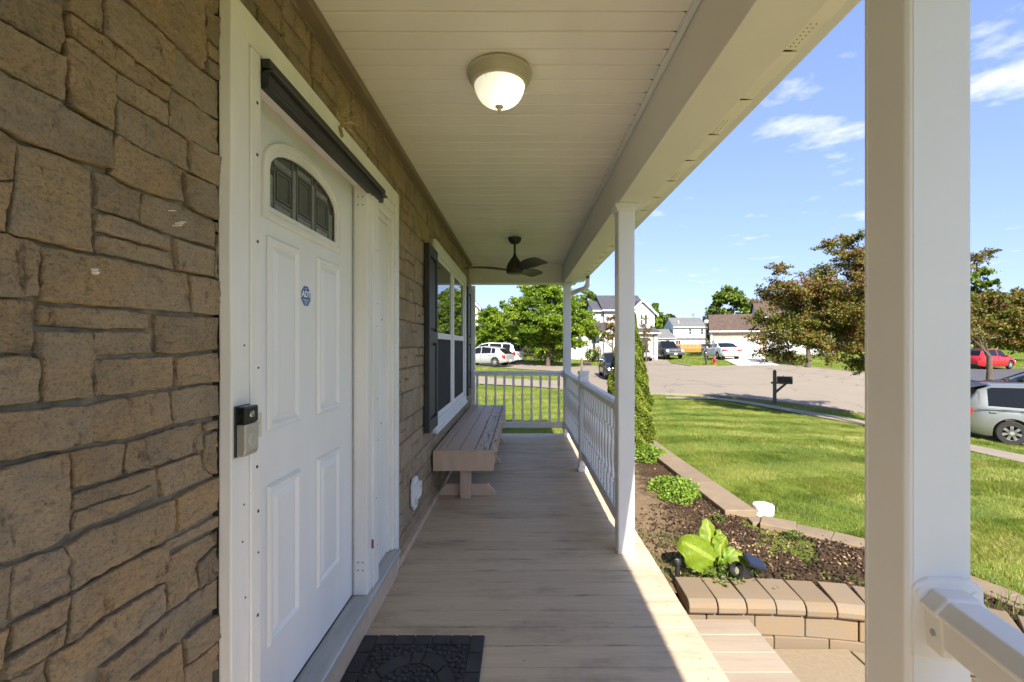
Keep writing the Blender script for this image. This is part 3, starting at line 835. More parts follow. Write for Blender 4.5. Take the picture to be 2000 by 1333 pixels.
TRACED = [
 (A, [(-60,-300),(390,0),(490,50),(495,300),(455,408),(0,132),(-60,98)]),
 (A, [(-60,128),(0,162),(455,428),(492,432),(497,768),(465,768),(0,530),(-60,500)]),
 (A, [(532,102),(780,272),(1000,450),(1305,667),(1285,775),(1215,745),(960,578),(780,452),(540,270)]),
 (A, [(505,302),(545,298),(780,468),(870,545),(873,720),(862,800),(860,1000),(545,820),(545,760),(520,560)]),
 (A, [(882,550),(960,592),(1215,757),(1280,792),(1285,952),(1150,878),(1000,788),(884,715)]),
 (A, [(907,752),(1000,804),(1150,894),(1285,972),(1450,1082),(1452,1320),(1300,1238),(1110,1143),(1040,1103),(905,1018),(914,900)]),
 (A, [(-60,522),(0,560),(465,788),(505,834),(700,938),(855,1014),(860,1060),(856,1290),(600,1228),(350,1133),(180,1068),(0,986),(-60,956)]),
 (B_, [(-60,-316),(0,-286),(122,-207),(108,-60),(97,86),(0,86),(-60,84)]),
 (B_, [(-60,98),(92,98),(72,230),(52,320),(50,482),(0,482),(-60,476)]),
 (B_, [(145,-196),(350,-136),(600,-46),(700,12),(702,310),(702,640),(600,618),(450,578),(200,528),(68,486),(78,330),(120,100),(142,-60)]),
 (B_, [(874,-235),(907,-258),(1040,-176),(1110,-131),(1300,-51),(1440,27),(1404,33),(1412,248),(1280,222),(1100,162),(1000,122),(852,38),(858,-100)]),
 (B_, [(1467,-206),(1600,-126),(1764,-36),(1766,188),(1650,118),(1464,33)]),
 (A, [(1314,692),(1420,744),(1768,1004),(1768,1242),(1600,1162),(1460,1077),(1294,963),(1314,830),(1304,760)]),
 (A, [(534,-150),(793,-60),(793,252),(690,186),(534,78)]),
 (A, [(802,-150),(930,-6),(1060,99),(1195,224),(1338,349),(1333,640),(1310,648),(1000,436),(808,268)]),
 (A, [(1347,354),(1450,444),(1555,549),(1778,724),(1770,982),(1600,876),(1322,658)]),
 (A, [(964,-10),(1225,-150),(1543,-30),(1552,60),(1567,290),(1557,533),(1450,421),(1330,326),(1212,211),(1084,88)]),
 (A, [(1554,20),(1635,114),(1783,254),(1783,466),(1690,396),(1577,281),(1592,150)]),
 (A, [(1577,304),(1690,414),(1793,504),(1783,591),(1700,516),(1582,422)]),
 (A, [(1582,443),(1700,534),(1783,609),(1773,701),(1680,626),(1582,542)]),
 (A, [(1562,-100),(1780,60),(1784,236),(1642,108),(1554,0)]),
 (B_, [(1424,28),(1470,49),(1650,129),(1763,219),(1763,428),(1600,366),(1444,288)]),
 (B_, [(737,24),(850,53),(1000,139),(1108,187),(1086,300),(1084,408),(950,368),(757,303),(767,150)]),
 (B_, [(1118,192),(1280,239),(1440,309),(1640,409),(1638,598),(1440,546),(1240,476),(1092,412),(1094,300)]),
 (B_, [(747,348),(860,354),(1080,444),(1298,534),(1313,622),(1100,571),(1000,541),(860,501),(747,482)]),
 (B_, [(752,513),(900,534),(1060,584),(1298,642),(1322,767),(1100,716),(900,666),(747,647)]),
 (B_, [(1334,534),(1440,574),(1638,628),(1633,828),(1440,791),(1374,772),(1359,640)]),
 (B_, [(1657,413),(1758,448),(1753,512),(1662,482)]),
 (B_, [(1678,513),(1753,533),(1748,862),(1642,832),(1652,680)]),
 (B_, [(-60,494),(50,498),(200,544),(308,593),(298,800),(287,982),(100,982),(0,982),(-60,977)]),
 (B_, [(327,603),(450,609),(680,659),(750,669),(900,694),(1100,744),(1320,784),(1438,808),(1452,900),(1466,1102),(1100,1071),(900,1056),(650,1041),(322,1007),(322,900)]),
 (B_, [(1458,819),(1640,849),(1748,879),(1748,1127),(1600,1117),(1478,1102),(1483,1000)]),
 (C_, [(-60,-300),(267,-286),(286,-240),(286,-60),(278,0),(248,122),(0,127),(-60,127)]),
 (B_, [(327,1054),(650,1064),(900,1079),(1148,1113),(1162,1228),(960,1221),(800,1226),(322,1202)]),
 (C_, [(297,-46),(698,-46),(709,60),(703,200),(697,452),(500,482),(332,497),(337,370),(312,200)]),
 (C_, [(725,-46),(1163,-42),(1167,112),(1000,121),(723,137)]),
 (C_, [(1202,-171),(1400,-161),(1738,-146),(1743,87),(1560,101),(1340,121),(1208,111),(1217,0)]),
 (C_, [(-60,149),(238,144),(288,168),(297,300),(286,478),(150,501),(0,521),(-60,526)]),
 (C_, [(743,168),(1000,159),(1337,143),(1347,377),(1000,426),(753,447),(758,330)]),
 (C_, [(1368,153),(1560,128),(1728,113),(1748,327),(1560,346),(1373,371)]),
 (C_, [(-60,574),(250,554),(687,513),(692,600),(687,802),(400,866),(0,946),(-60,961)]),
 (C_, [(708,513),(900,469),(1288,413),(1307,560),(1322,662),(1100,731),(900,786),(703,801)]),
 (C_, [(1314,408),(1560,364),(1748,353),(1743,572),(1600,601),(1347,662),(1323,500)]),
 (C_, [(-60,1014),(0,1004),(350,914),(508,878),(522,1000),(517,1160),(532,1190),(528,1333),(524,1500),(333,1618),(100,1700),(0,1736),(-60,1752)]),
 (C_, [(548,878),(700,839),(960,804),(972,822),(947,940),(947,1053),(800,1097),(573,1157),(583,1000)]),
 (C_, [(988,808),(1150,754),(1350,689),(1548,653),(1552,858),(1350,931),(1100,1006),(963,1047),(973,930)]),
 (C_, [(1577,653),(1733,613),(1733,677),(1582,712)]),
 (C_, [(1593,743),(1733,698),(1733,1017),(1640,1046),(1563,998),(1578,850)]),
 (C_, [(1213,1003),(1350,949),(1538,888),(1548,1000),(1633,1057),(1500,1116),(1345,1181),(1252,1212),(1248,1100),(1222,1050)]),
 (C_, [(568,1198),(700,1159),(950,1074),(1178,1003),(1183,1107),(1000,1186),(850,1226),(600,1316),(567,1318)]),
 (C_, [(602,1338),(870,1244),(1000,1204),(1188,1124),(1198,1222),(1000,1316),(900,1366),(700,1436),(577,1494)]),
 (D_, [(112,444),(330,359),(490,314),(548,400),(538,638),(300,766),(112,866),(88,700)]),
 (D_, [(503,303),(700,174),(880,114),(1100,24),(1318,-56),(1332,60),(1318,188),(1240,271),(950,401),(700,541),(548,636),(562,430)]),
 (D_, [(1342,-66),(1480,-146),(1698,-241),(1698,-2),(1560,87),(1353,187),(1362,60)]),
 (D_, [(1283,268),(1400,214),(1698,49),(1698,127),(1500,231),(1388,306),(1288,366)]),
 (D_, [(1293,388),(1500,264),(1703,154),(1703,257),(1620,307),(1505,416),(1497,500),(1497,618),(1400,716),(1283,786),(1288,650),(1268,500)]),
 (D_, [(1523,423),(1630,324),(1703,279),(1703,487),(1610,576),(1523,617)]),
 (D_, [(-60,484),(0,464),(83,444),(73,700),(58,858),(0,896),(-60,926)]),
 (D_, [(113,898),(300,794),(528,678),(513,800),(508,868),(300,996),(93,1116),(108,1000)]),
 (D_, [(553,673),(700,574),(950,429),(1248,284),(1268,380),(1252,558),(1100,636),(900,756),(720,896),(563,1026),(533,1048),(548,850)]),
 (D_, [(93,1149),(300,1024),(498,894),(498,1053),(380,1126),(200,1246),(63,1316),(63,1180)]),
 (D_, [(-60,964),(0,949),(58,923),(43,1138),(0,1246),(-60,1296)]),
 (D_, [(403,1143),(560,1054),(820,844),(1253,583),(1262,788),(1200,856),(950,1056),(750,1206),(600,1306),(413,1396),(393,1250)]),
 (D_, [(62,1344),(360,1154),(378,1290),(398,1398),(200,1496),(0,1556),(12,1400)]),
 (D_, [(793,1223),(960,1094),(1280,824),(1500,654),(1698,519),(1698,738),(1500,876),(1380,1006),(1000,1286),(783,1396)]),
 (D_, [(1413,1003),(1560,884),(1688,794),(1688,967),(1550,1106),(1423,1196),(1423,1080)]),
 (D_, [(1423,1223),(1560,1124),(1688,994),(1688,1198),(1500,1330),(1403,1416)]),
 (D_, [(1023,1313),(1375,1034),(1388,1220),(1388,1416),(1003,1556)]),
]
NSTONE = 0
def put_stone(poly, npts, rings, amp, seed):
    global NSTONE
    me, c = stone_mesh(poly, npts, rings, amp, R.uniform(-.004, .006), seed)
    o = link('stone', me, STONE, wall, (0, c.x, c.y), smooth=50)
    NSTONE += 1
for si, ((y0, s), poly) in enumerate(TRACED):
    q = []
    for x, y in poly:
        px, py = x / s, y0 + y / s
        Yw = F * (-WX) / (1018 - px)
        q.append((min(Yw, 1.204), HC + (675 - py) * Yw / F))
    me, c = rough_stone(q, .0075, R.uniform(-.003, .006), si + 1.7)
    link('stone', me, STONE, wall, (0, c.x, c.y), smooth=32)
    NSTONE += 1

def crop(rc, h):
    y0, y1, z0, z1 = rc
    if y1 <= h[0] or y0 >= h[1] or z1 <= h[2] or z0 >= h[3]:
        return rc
    opts = [(y0, min(y1, h[0]), z0, z1), (max(y0, h[1]), y1, z0, z1), (y0, y1, z0, min(z1, h[2])), (y0, y1, max(z0, h[3]), z1)]
    opts = [o for o in opts if o[1] - o[0] > .022 and o[3] - o[2] > .022]
    return max(opts, key=lambda o: (o[1] - o[0]) * (o[3] - o[2])) if opts else None
rects = []
z = -0.02
row = 0
while z < 2.62:
    h = R.choice((.145, .165, .185))
    y = -1.4 - R.uniform(0, .2)
    while y < 7.33:
        w = R.uniform(.15, .33)
        k = R.random()
        if k < .42:
            rects.append((y, y + w, z, z + h))
        elif k < .8:
            t = R.uniform(.35, .65) * h
            w1 = w * R.uniform(.4, .6)
            rects.append((y, y + w, z, z + t))
            if R.random() < .5:
                rects += [(y, y + w1, z + t, z + h), (y + w1, y + w, z + t, z + h)]
            else:
                rects.append((y, y + w, z + t, z + h))
        else:
            w1 = w * R.uniform(.3, .5); t = R.uniform(.4, .6) * h
            rects.append((y, y + w1, z, z + h))
            rects += [(y + w1, y + w, z, z + t), (y + w1, y + w, z + t, z + h)]
        y += w
    z += h
keep = []
for rc in rects:
    for h in (DOORH, WINH):
        rc = crop(rc, h) if rc else None
    if not rc:
        continue
    y0, y1, z0, z1 = rc
    z1 = min(z1, 2.625); y1 = min(y1, 7.325)
    if z1 - z0 < .02 or y1 - y0 < .02:
        continue
    if y0 < 1.2:
        def inreg(Y, Z):
            if Y < .1: return False
            px, py = 1018 + F * WX / Y, 675 - F * (Z - HC) / Y
            return -14 < px < 455 and -34 < py < 1372
        if any(inreg(a, b) for a in (y0, y1, (y0 + y1) / 2) for b in (z0, z1, (z0 + z1) / 2)):
            continue
    keep.append((y0, y1, z0, z1))
def vis(rc):
    y0, y1, z0, z1 = rc
    if y0 < .7:
        return 0
    py = lambda Y, Z: 675 - F * (Z - HC) / Y
    if py(y0, z1) < -5 and py(y1, z1) < 0 and py(y1, z0) < 0:
        return 0
    if py(y0, z0) > 1340 and py(y1, z1) > 1333:
        return 0
    return (1 / y0 - 1 / y1) * F * .8 * (z1 - z0) * F / ((y0 + y1) / 2)
keep.sort(key=vis, reverse=True)
rest = MB()
for i, (y0, y1, z0, z1) in enumerate(keep):
    g = 0.0035
    j = lambda: R.uniform(-.004, .004)
    poly = [(y0 + g + j(), z0 + g + j()), ((y0 + y1) / 2, z0 + g + j()), (y1 - g + j(), z0 + g + j()), (y1 - g + j(), z1 - g + j()), ((y0 + y1) / 2, z1 - g + j()), (y0 + g + j(), z1 - g + j())]
    poly = [(p[0], min(p[1], 2.63)) for p in poly]
    if NSTONE < 299 and vis((y0, y1, z0, z1)) > 0:
        near = y0 < 3.4
        put_stone(poly, 18 if near else 10, (0, .01, .3, .65) if near else (0, .01, .5), 0.0045, i * .37)
    else:
        me, c = stone_mesh(poly, 8, (0, .01, .5), 0.004, R.uniform(-.004, .006), i * .37)
        rest.add([(v.co.x, v.co.y + c.x, v.co.z + c.y) for v in me.vertices], [tuple(p.vertices) for p in me.polygons])
        bpy.data.meshes.remove(me)
ro = link('stone_facing', rest.mesh('stone_facing', False), STONE, wall, smooth=50)
ro['kind'] = 'stuff'
for (px, py, r_) in ((190, 533, .0032), (188, 527, .002), (355, 437, .0022), (360, 434, .0016), (352, 441, .0014), (340, 412, .0012)):
    Yw = F * 0.79 / (1018 - px)
    part('paint_fleck', MB().lathe([(r_, -.012), (r_ * 1.1, .010), (r_ * .5, .014), (.0001, .014)], 7, T(.0, Yw, HC + (675 - py) * Yw / F, ry=math.pi / 2)), PVC, wall)
part('corner_trim', MB().box(-0.06, 0.055, 7.335, 7.42, -.25, 2.36), WHITE, wall, bevel=0.004)
part('base_trim', MB().box(-0.02, 0.04, 2.862, 7.33, 0.001, 0.05), TRIMTAN, wall, bevel=0.004)
# ------------------------------------------------------------------ front door
door = thing('front_door', 'white panelled front door with arched glass, casing and grey sill', 'door', (-0.84, 1.795, 0.155))
# local: x out of the wall, y along it, z up from the sill
def dY(y): return y - 1.795
def dZ(z): return z - 0.155
def dX(x): return x + 0.84
NAR = 14
def arch(y0, y1, zb, zs, rise, n=NAR):
    """window outline: flat foot, upright sides, arched head (y,z)"""
    c = (y0 + y1) / 2; a = (y1 - y0) / 2
    p = [(y0, zb), (y1, zb)]
    for k in range(n + 1):
        t = math.pi * k / n
        p.append((c + a * math.cos(t), zs + rise * (math.sin(t) ** 0.9)))
    return p
def ring(mb, outer, inner, x0, x1):
    n = len(outer)
    vs = [(x0, *p) for p in outer] + [(x1, *p) for p in outer] + [(x1, *p) for p in inner] + [(x0, *p) for p in inner]
    fs = []
    for i in range(n):
        j = (i + 1) % n
        fs += [(i, j, n + j, n + i), (n + i, n + j, 2 * n + j, 2 * n + i), (2 * n + i, 2 * n + j, 3 * n + j, 3 * n + i)]
    return mb.add(vs, fs)
def loc(poly): return [(dY(a), dZ(b)) for a, b in poly]
fan_in = loc(arch(1.515, 2.052, 1.862, 1.985, 0.10))
fan_mid = loc(arch(1.495, 2.072, 1.842, 1.985, 0.122))
fan_out = loc(arch(1.470, 2.097, 1.817, 1.985, 0.150))
# the slab: a front face with the fanlight hole (faces between a rectangle-like outer loop and the arch)
Y0, Y1, ZB, ZT = dY(1.335), dY(2.266), 0.008, dZ(2.195)
sl = MB()
n = len(fan_out)
cy = dY(1.7835)
outer = []
for (a, b) in fan_out:
    outer.append((a, b))
rect_loop = []
for k, (a, b) in enumerate(fan_out):
    if k == 0: rect_loop.append((Y0, ZB))
    elif k == 1: rect_loop.append((Y1, ZB))
    else:
        t = (k - 2) / NAR
        if t < .15: rect_loop.append((Y1, fan_out[2][1] + (ZT - fan_out[2][1]) * (t / .15)))
        elif t > .85: rect_loop.append((Y0, ZT + (fan_out[2][1] - ZT) * ((t - .85) / .15)))
        else: rect_loop.append((Y1 + (Y0 - Y1) * (t - .15) / .7, ZT))
ring(sl, rect_loop, fan_out, -0.04, 0.0)
slab = part('slab', sl, WHITEDOOR, door)
fr = MB()
ring(fr, fan_out, fan_mid, -0.002, 0.012)
part('fanlight_frame', fr, CASING, door, bevel=0.004)
fr = MB(); ring(fr, fan_mid, fan_in, -0.002, 0.006)
part('fanlight_bead', fr, CASING, door, bevel=0.002)
gl = MB(); gl.prism(fan_in, -0.02, -0.012, 'x')
fg = part('fanlight_glass', gl, FAN_GLASS, door)
LEADM = MAT('lead_came', (0.20, 0.20, 0.19), 0.45, 0.1, 20, metal=0.5)
FROST = MAT('pebbled_glass', (0.25, 0.265, 0.24), 0.3, 0.4, 90, bump=0.9, bscale=220, bdist=0.004)
lead = MB()
def came(y0, z0, y1, z1, w=0.008):
    a, b = Vector((dY(y0), dZ(z0))), Vector((dY(y1), dZ(z1)))
    d = (b - a).normalized(); nn = Vector((-d.y, d.x)) * w / 2
    lead.prism([a + nn, a - nn, b - nn, b + nn], -0.012, -0.007, 'x')
frost = MB()
for (ya, yb) in ((1.515, 1.565), (1.69, 1.725), (1.845, 1.88), (2.005, 2.052)):
    zt = 2.075 if 1.6 < ya < 1.95 else 2.0
    came(ya, 1.862, ya, zt); came(yb, 1.862, yb, zt)
    frost.box(-0.0118, -0.0105, dY(ya) + .005, dY(yb) - .005, dZ(1.87), dZ(zt - .02))
for (ya, yb) in ((1.565, 1.69), (1.725, 1.845), (1.88, 2.005)):
    zt = 2.02 if ya < 1.6 or ya > 1.85 else 2.045
    came(ya, 1.895, yb, 1.895); came(ya, zt, yb, zt)
    frost.box(-0.0118, -0.0105, dY(ya) + .004, dY(yb) - .004, dZ(1.868), dZ(1.890))
    frost.box(-0.0118, -0.0105, dY(ya) + .004, dY(yb) - .004, dZ(zt + .006), dZ(zt + .025))
    came(ya + .018, 1.91, ya + .018, zt - .015, .004); came(yb - .018, 1.91, yb - .018, zt - .015, .004)
    came(ya + .018, 1.91, yb - .018, 1.91, .004); came(ya + .018, zt - .015, yb - .018, zt - .015, .004)
part('came', lead, LEADM, fg)
part('pebbled_band', frost, FROST, fg)
for (ya, yb, za, zb) in ((1.50, 1.72, 1.115, 1.765), (1.865, 2.095, 1.115, 1.765), (1.50, 1.72, 0.40, 0.935), (1.865, 2.095, 0.40, 0.935)):
    def rc(i): return loc([(ya + i, za + i), (yb - i, za + i), (yb - i, zb - i), (ya + i, zb - i)])
    q = MB()
    loops = [(rc(0), 0.0012), (rc(.008), 0.012), (rc(.020), 0.012), (rc(.031), 0.0012), (rc(.055), 0.010)]
    vs, fs = [], []
    for lp, x in loops:
        vs += [(x, *p) for p in lp]
    for i in range(len(loops) - 1):
        fs += [(i * 4 + k, i * 4 + (k + 1) % 4, i * 4 + 4 + (k + 1) % 4, i * 4 + 4 + k) for k in range(4)]
    fs.append((16, 17, 18, 19))
    q.add(vs, fs)
    part('panel', q, WHITEDOOR, door, bevel=0.0015)
# frame: left casing with a wavy caulked edge, head casing, jambs, blanked side panel, right casing
lc = MB(); L0 = []
for k in range(25):
    zz = 0.02 + (2.342 - 0.02) * k / 24
    L0.append((dY(1.205 + 0.006 * mnoise.noise(Vector((zz * 3.2, 1.7, 0)))), dZ(zz)))
lc.prism(L0 + [(dY(1.285), dZ(2.25)), (dY(1.285), dZ(0.02))], dX(-0.80), dX(-0.766), 'x')
part('casing', lc, CASING, door, bevel=0.004)
part('casing', MB().box(dX(-0.80), dX(-0.762), dY(1.287), dY(1.334), dZ(0.156), dZ(2.245)), CASING, door, bevel=0.003)
hc = MB().prism(loc([(1.2055, 2.342), (1.2865, 2.251), (2.785, 2.251), (2.855, 2.342)]), dX(-0.80), dX(-0.766), 'x')
part('head_casing', hc, CASING, door, bevel=0.004)
part('head_casing', MB().box(dX(-0.80), dX(-0.772), dY(1.30), dY(2.78), dZ(2.20), dZ(2.2495)), CASING, door, bevel=0.003)
part('jamb', MB().box(dX(-0.88), dX(-0.802), dY(1.30), dY(1.334), 0, dZ(2.2)), CASING, door)
part('jamb', MB().box(dX(-0.88), dX(-0.80), dY(1.334), dY(2.267), dZ(2.197), dZ(2.2495)), CASING, door)
hj = part('jamb', MB().box(dX(-0.88), dX(-0.766), dY(2.268), dY(2.335), 0.001, dZ(2.2)), CASING, door, bevel=0.003)
part('jamb', MB().box(dX(-0.80), dX(-0.758), dY(2.337), dY(2.425), 0.001, dZ(2.2)), CASING, door, bevel=0.003)
part('jamb', MB().box(dX(-0.795), dX(-0.768), dY(2.425), dY(2.445), 0.001, dZ(2.19)), CASING, door, bevel=0.003)
part('weatherstrip', MB().box(dX(-0.838), dX(-0.832), dY(2.262), dY(2.268), 0.004, dZ(2.19)), ALU, door)
part('side_panel', MB().box(dX(-0.88), dX(-0.812), dY(2.426), dY(2.79), 0.0005, dZ(2.235)), CASING, door)
for i, (ya, yb, x) in enumerate(((2.735, 2.758, -.795), (2.758, 2.789, -.776))):
    part('moulding', MB().box(dX(-0.86), dX(x), dY(ya), dY(yb), 0.002, dZ(2.205)), CASING, door, bevel=0.006, seg=3)
part('moulding', MB().box(dX(-0.81), dX(-.79), dY(2.446), dY(2.734), dZ(2.12), dZ(2.15)), CASING, door, bevel=0.006, seg=3)
part('moulding', MB().box(dX(-0.81), dX(-.775), dY(2.446), dY(2.734), dZ(2.152), dZ(2.199)), CASING, door, bevel=0.006, seg=3)
part('casing', MB().prism(loc([(2.792, 0.004), (2.855, 0.004), (2.855, 2.3415), (2.788, 2.25)]), dX(-0.80), dX(-0.764), 'x'), CASING, door, bevel=0.005)
part('drip_strip', MB().box(dX(-0.775), dX(-0.768), dY(2.848), dY(2.857), dZ(0.004), dZ(2.34)), CASING, door)
sill = MB().prism([(dX(-0.88), -0.03), (dX(-0.742), -0.03), (dX(-0.736), -0.024), (dX(-0.736), -0.006), (dX(-0.742), 0.0), (dX(-0.88), 0.0)], dY(1.2), dY(2.788))
sl_ = part('sill', sill, ALU, door)
rd = MB()
for k in range(9):
    x = -0.81 + k * 0.0075
    rd.prism([(dX(x - .0022), 0.0002), (dX(x + .0022), 0.0002), (dX(x), 0.0026)], dY(1.335), dY(2.26))
part('tread_ridge', rd, ALU, sl_)
part('riser_board', MB().box(dX(-0.80), dX(-0.750), dY(1.2), dY(2.788), dZ(0.001), -0.031), TRIMTAN, door, bevel=0.003)
part('sweep_gap', MB().box(dX(-0.842), dX(-0.8385), dY(1.335), dY(2.266), 0.0, 0.008), BLACK, door)
# storm door header: a dark extruded track left behind
hd = MB().box(dX(-0.766), dX(-0.742), dY(1.337), dY(2.46), dZ(2.168), dZ(2.205))
hdr = part('header_track', hd, BLACK, door, bevel=0.003)
part('track_rail', MB().box(dX(-0.766), dX(-0.731), dY(1.345), dY(2.50), dZ(2.207), dZ(2.213)), MAT('dark_aluminium', (0.09, 0.095, 0.09), 0.4, .1, metal=.5), hdr)
part('track_rail', MB().box(dX(-0.766), dX(-0.738), dY(1.337), dY(2.48), dZ(2.215), dZ(2.243)), BLACK, hdr, bevel=0.003)
part('track_rail', MB().box(dX(-0.764), dX(-0.741), dY(1.337), dY(2.26), dZ(2.154), dZ(2.166)), BLACK, hdr)
part('wood_plug', MB().box(dX(-0.80), dX(-0.7565), dY(2.334), dY(2.337), dZ(0.36), dZ(0.405)), BROWNWOOD, door)
holes = MB()
def hole_x(y, z, x, r=0.005):
    holes.lathe([(r, 0), (r, 0.0012)], 7, T(dX(x), dY(y), dZ(z), ry=math.pi / 2))
for z in (2.1, 1.95, 1.7, 1.335, 1.05, .92, .80, .62): hole_x(1.318 + R.uniform(-.004, .004), z, -0.7622, R.choice((.0035, .005)))
for z in (1.4, .96, .86, .7): hole_x(1.25 + R.uniform(-.02, .02), z, -0.7662, .003)
for z in (1.9, 1.62, 1.5, 1.12, .9, .6, .35): hole_x(2.40 + R.uniform(-.012, .012), z, -0.7582, .0035)
for z in (1.55, 1.1, .95, .72): hole_x(2.56 + R.uniform(-.05, .1), z, -0.8122, .006)
for z in (2.0, 1.25): hole_x(2.08, z, -0.8402, .004)
for a in (-.012, .012):
    for c in (-.02, .02):
        for zz in (2.12, .30):
            holes.lathe([(.0035, 0), (.0035, .0012)], 7, T(dX(-0.80) + a, dY(2.268), dZ(zz + c), rx=math.pi / 2))
part('screw_hole', holes, MAT('rusty_hole', (0.05, 0.035, 0.025), 0.9, .2), door)

# sticker, doorbells, outlet, dried grass
stk = thing('security_sticker', 'blue eight-sided security sticker on the white door', 'sticker', (-0.8398, 1.776, 1.592))
oc = [(0.040 * math.cos(math.pi / 8 + k * math.pi / 4), 0.041 * math.sin(math.pi / 8 + k * math.pi / 4)) for k in range(8)]
part('border', MB().prism([(a * 1.08, b * 1.08) for a, b in oc], 0, .0006, 'x'), PRINT, stk)
part('face', MB().prism(oc, .0006, .0012, 'x'), BLUE, stk)
def text(name, body, size, m, parent, loc, rot, shear=0.0, ext=0.0003, align='CENTER', offset=0.0):
    cu = bpy.data.curves.new(name, 'FONT'); cu.body = body; cu.size = size; cu.align_x = align; cu.align_y = 'CENTER'
    cu.extrude = ext; cu.shear = shear; cu.offset = offset
    tmp = bpy.data.objects.new(name, cu); SC.collection.objects.link(tmp)
    dg = bpy.context.evaluated_depsgraph_get()
    me = bpy.data.meshes.new_from_object(tmp.evaluated_get(dg))
    bpy.data.objects.remove(tmp); bpy.data.curves.remove(cu)
    o = link(name, me, m, parent, loc); o.rotation_euler = rot
    return o
RX = (math.pi / 2, 0, math.pi / 2)
text('lettering', 'ADT', 0.034, PRINT, stk, (.0015, 0, .006), RX, shear=.12, offset=.0012)
text('lettering', 'Always There', 0.009, PRINT, stk, (.0015, 0, -.015), RX)
for k in range(3):
    part('print_line', MB().box(.0012, .0016, -.014 + .002 * k, .014 - .002 * k, -.023 - .0045 * k, -.0215 - .0045 * k), PRINT, stk)
part('print_line', MB().box(.0012, .0016, -.010, .010, .027, .029), PRINT, stk)

bell = thing('video_doorbell', 'silver and black video doorbell on the left door casing', 'doorbell', (-0.766, 1.246, 1.165))
part('back_plate', MB().box(0, .006, -.033, .033, -.066, .072), BLACK, bell, bevel=.003)
part('camera_cover', MB().box(.006, .030, -.031, .031, .024, .070), MAT('glossy_black', (.008, .008, .009), .08, .1), bell, bevel=.004, seg=3)
fpl = part('face_plate', MB().prism([(.006, -.064), (.026, -.064), (.031, -.050), (.031, .0225), (.006, .0225)], -.031, .031), SILVER, bell, bevel=.004, seg=3)
part('button', MB().lathe([(.0145, 0), (.0145, .0015), (.012, .003), (0.001, .003)], 24, T(.031, 0, -.022, ry=math.pi / 2)), SILVER, bell, smooth=30)
part('button_ring', MB().lathe([(.0165, 0), (.0165, .0008)], 24, T(.031, 0, -.022, ry=math.pi / 2)), MAT('pale_ring', (.6, .6, .57), .3, .02), bell)
part('lens', MB().lathe([(.010, 0), (.009, .003), (.001, .004)], 18, T(.030, 0, .047, ry=math.pi / 2)), PANE, bell, smooth=40)
ob = thing('old_doorbell', 'small cream push button beside the video doorbell', 'doorbell', (-0.762, 1.309, 1.17))
part('plate', MB().box(0, .008, -.018, .018, -.035, .035), CREAM, ob, bevel=.003)
part('button', MB().lathe([(.009, 0), (.009, .004), (.001, .005)], 14, T(.008, 0, 0, ry=math.pi / 2)), CREAM, ob, smooth=40)

out = thing('outlet_box', 'white wall outlet with a flip cover low on the stone wall', 'outlet', (-0.797, 3.36, 0.315))
def oct_(a, b, c): return [(-a + c, -b), (a - c, -b), (a, -b + c), (a, b - c), (a - c, b), (-a + c, b), (-a, b - c), (-a, -b + c)]
part('back_plate', MB().prism(oct_(.085, .115, .045), 0, .022, 'x'), PVC, out, bevel=.004)
part('cover', MB().prism([(-.052, -.03), (.03, -.03), (.05, .0), (.05, .075), (-.052, .075)], .0225, .055, 'x', T()), PVC, out, bevel=.004)
part('socket', MB().box(.0225, .032, -.035, .03, -.085, -.031), CREAM, out, bevel=.003)
part('slot', MB().box(.0555, .0562, -.03, .02, .045, .049), BLACK, out)

tuft = thing('dry_grass_tuft', 'dry straw tuft stuck on top of the door casing', 'straw', (-0.772, 1.93, 2.345))
STRAW = MAT('dry_straw', (0.55, 0.42, 0.22), .8, .3, 40)
st = MB()
for k in range(34):
    a = R.uniform(-.3, 1.9); ln = R.uniform(.05, .15)
    d = Vector((R.uniform(.05, .5), math.cos(a) * .9, math.sin(a) * .7 + .1)).normalized()
    p0 = Vector((R.uniform(-.01, .012), R.uniform(-.03, .03), R.uniform(-.002, .006)))
    st.tube([p0, p0 + d * ln * .5 + Vector((0, 0, .006)), p0 + d * ln + Vector((0, .01, -.008))], [.0020, .0015, .0008], 4)
part('straw', st, STRAW, tuft)
cl = MB()
for k in range(26):
    cl.box(-.008, .008, -.005, .005, -.004, .004, T(R.uniform(-.01, .012), R.uniform(-.06, .16), R.uniform(0, .01), R.uniform(0, 3), R.uniform(0, 3)))
[cl.lathe([(.001, -.014), (.012, -.008), (.014, 0), (.010, .008), (.001, .012)], 7, T(.006, R.uniform(-.03, .02), -.05 * k / 5, R.uniform(0, 3), .4, .3, R.uniform(.5, 1))) for k in range(6)]
part('dried_mud', cl, MAT('dried_mud', (0.36, 0.27, 0.19), .95, .3, 60, bump=.6), tuft)

# ------------------------------------------------------------------ window and shutters
win = thing('porch_window', 'double white window with dark lower screens between two shutters', 'window', (-0.80, 5.28, 1.484))
wy = lambda y: y - 5.28
wz = lambda z: z - 1.484
cas = MB()
ring(cas, [(wy(4.125), wz(.60)), (wy(6.435), wz(.60)), (wy(6.435), wz(2.367)), (wy(4.125), wz(2.367))], [(wy(4.235), wz(.71)), (wy(6.325), wz(.71)), (wy(6.325), wz(2.262)), (wy(4.235), wz(2.262))], -0.05, 0.026)
part('casing', cas, WHITE, win, bevel=.004)
fm = MB()
for (a, b) in ((4.237, 5.225), (5.335, 6.323)):
    ring(fm, [(wy(a), wz(.712)), (wy(b), wz(.712)), (wy(b), wz(2.26)), (wy(a), wz(2.26))], [(wy(a + .06), wz(.76)), (wy(b - .06), wz(.76)), (wy(b - .06), wz(2.215)), (wy(a + .06), wz(2.215))], -0.06, 0.006)
part('frame', fm, WHITE, win, bevel=.003)
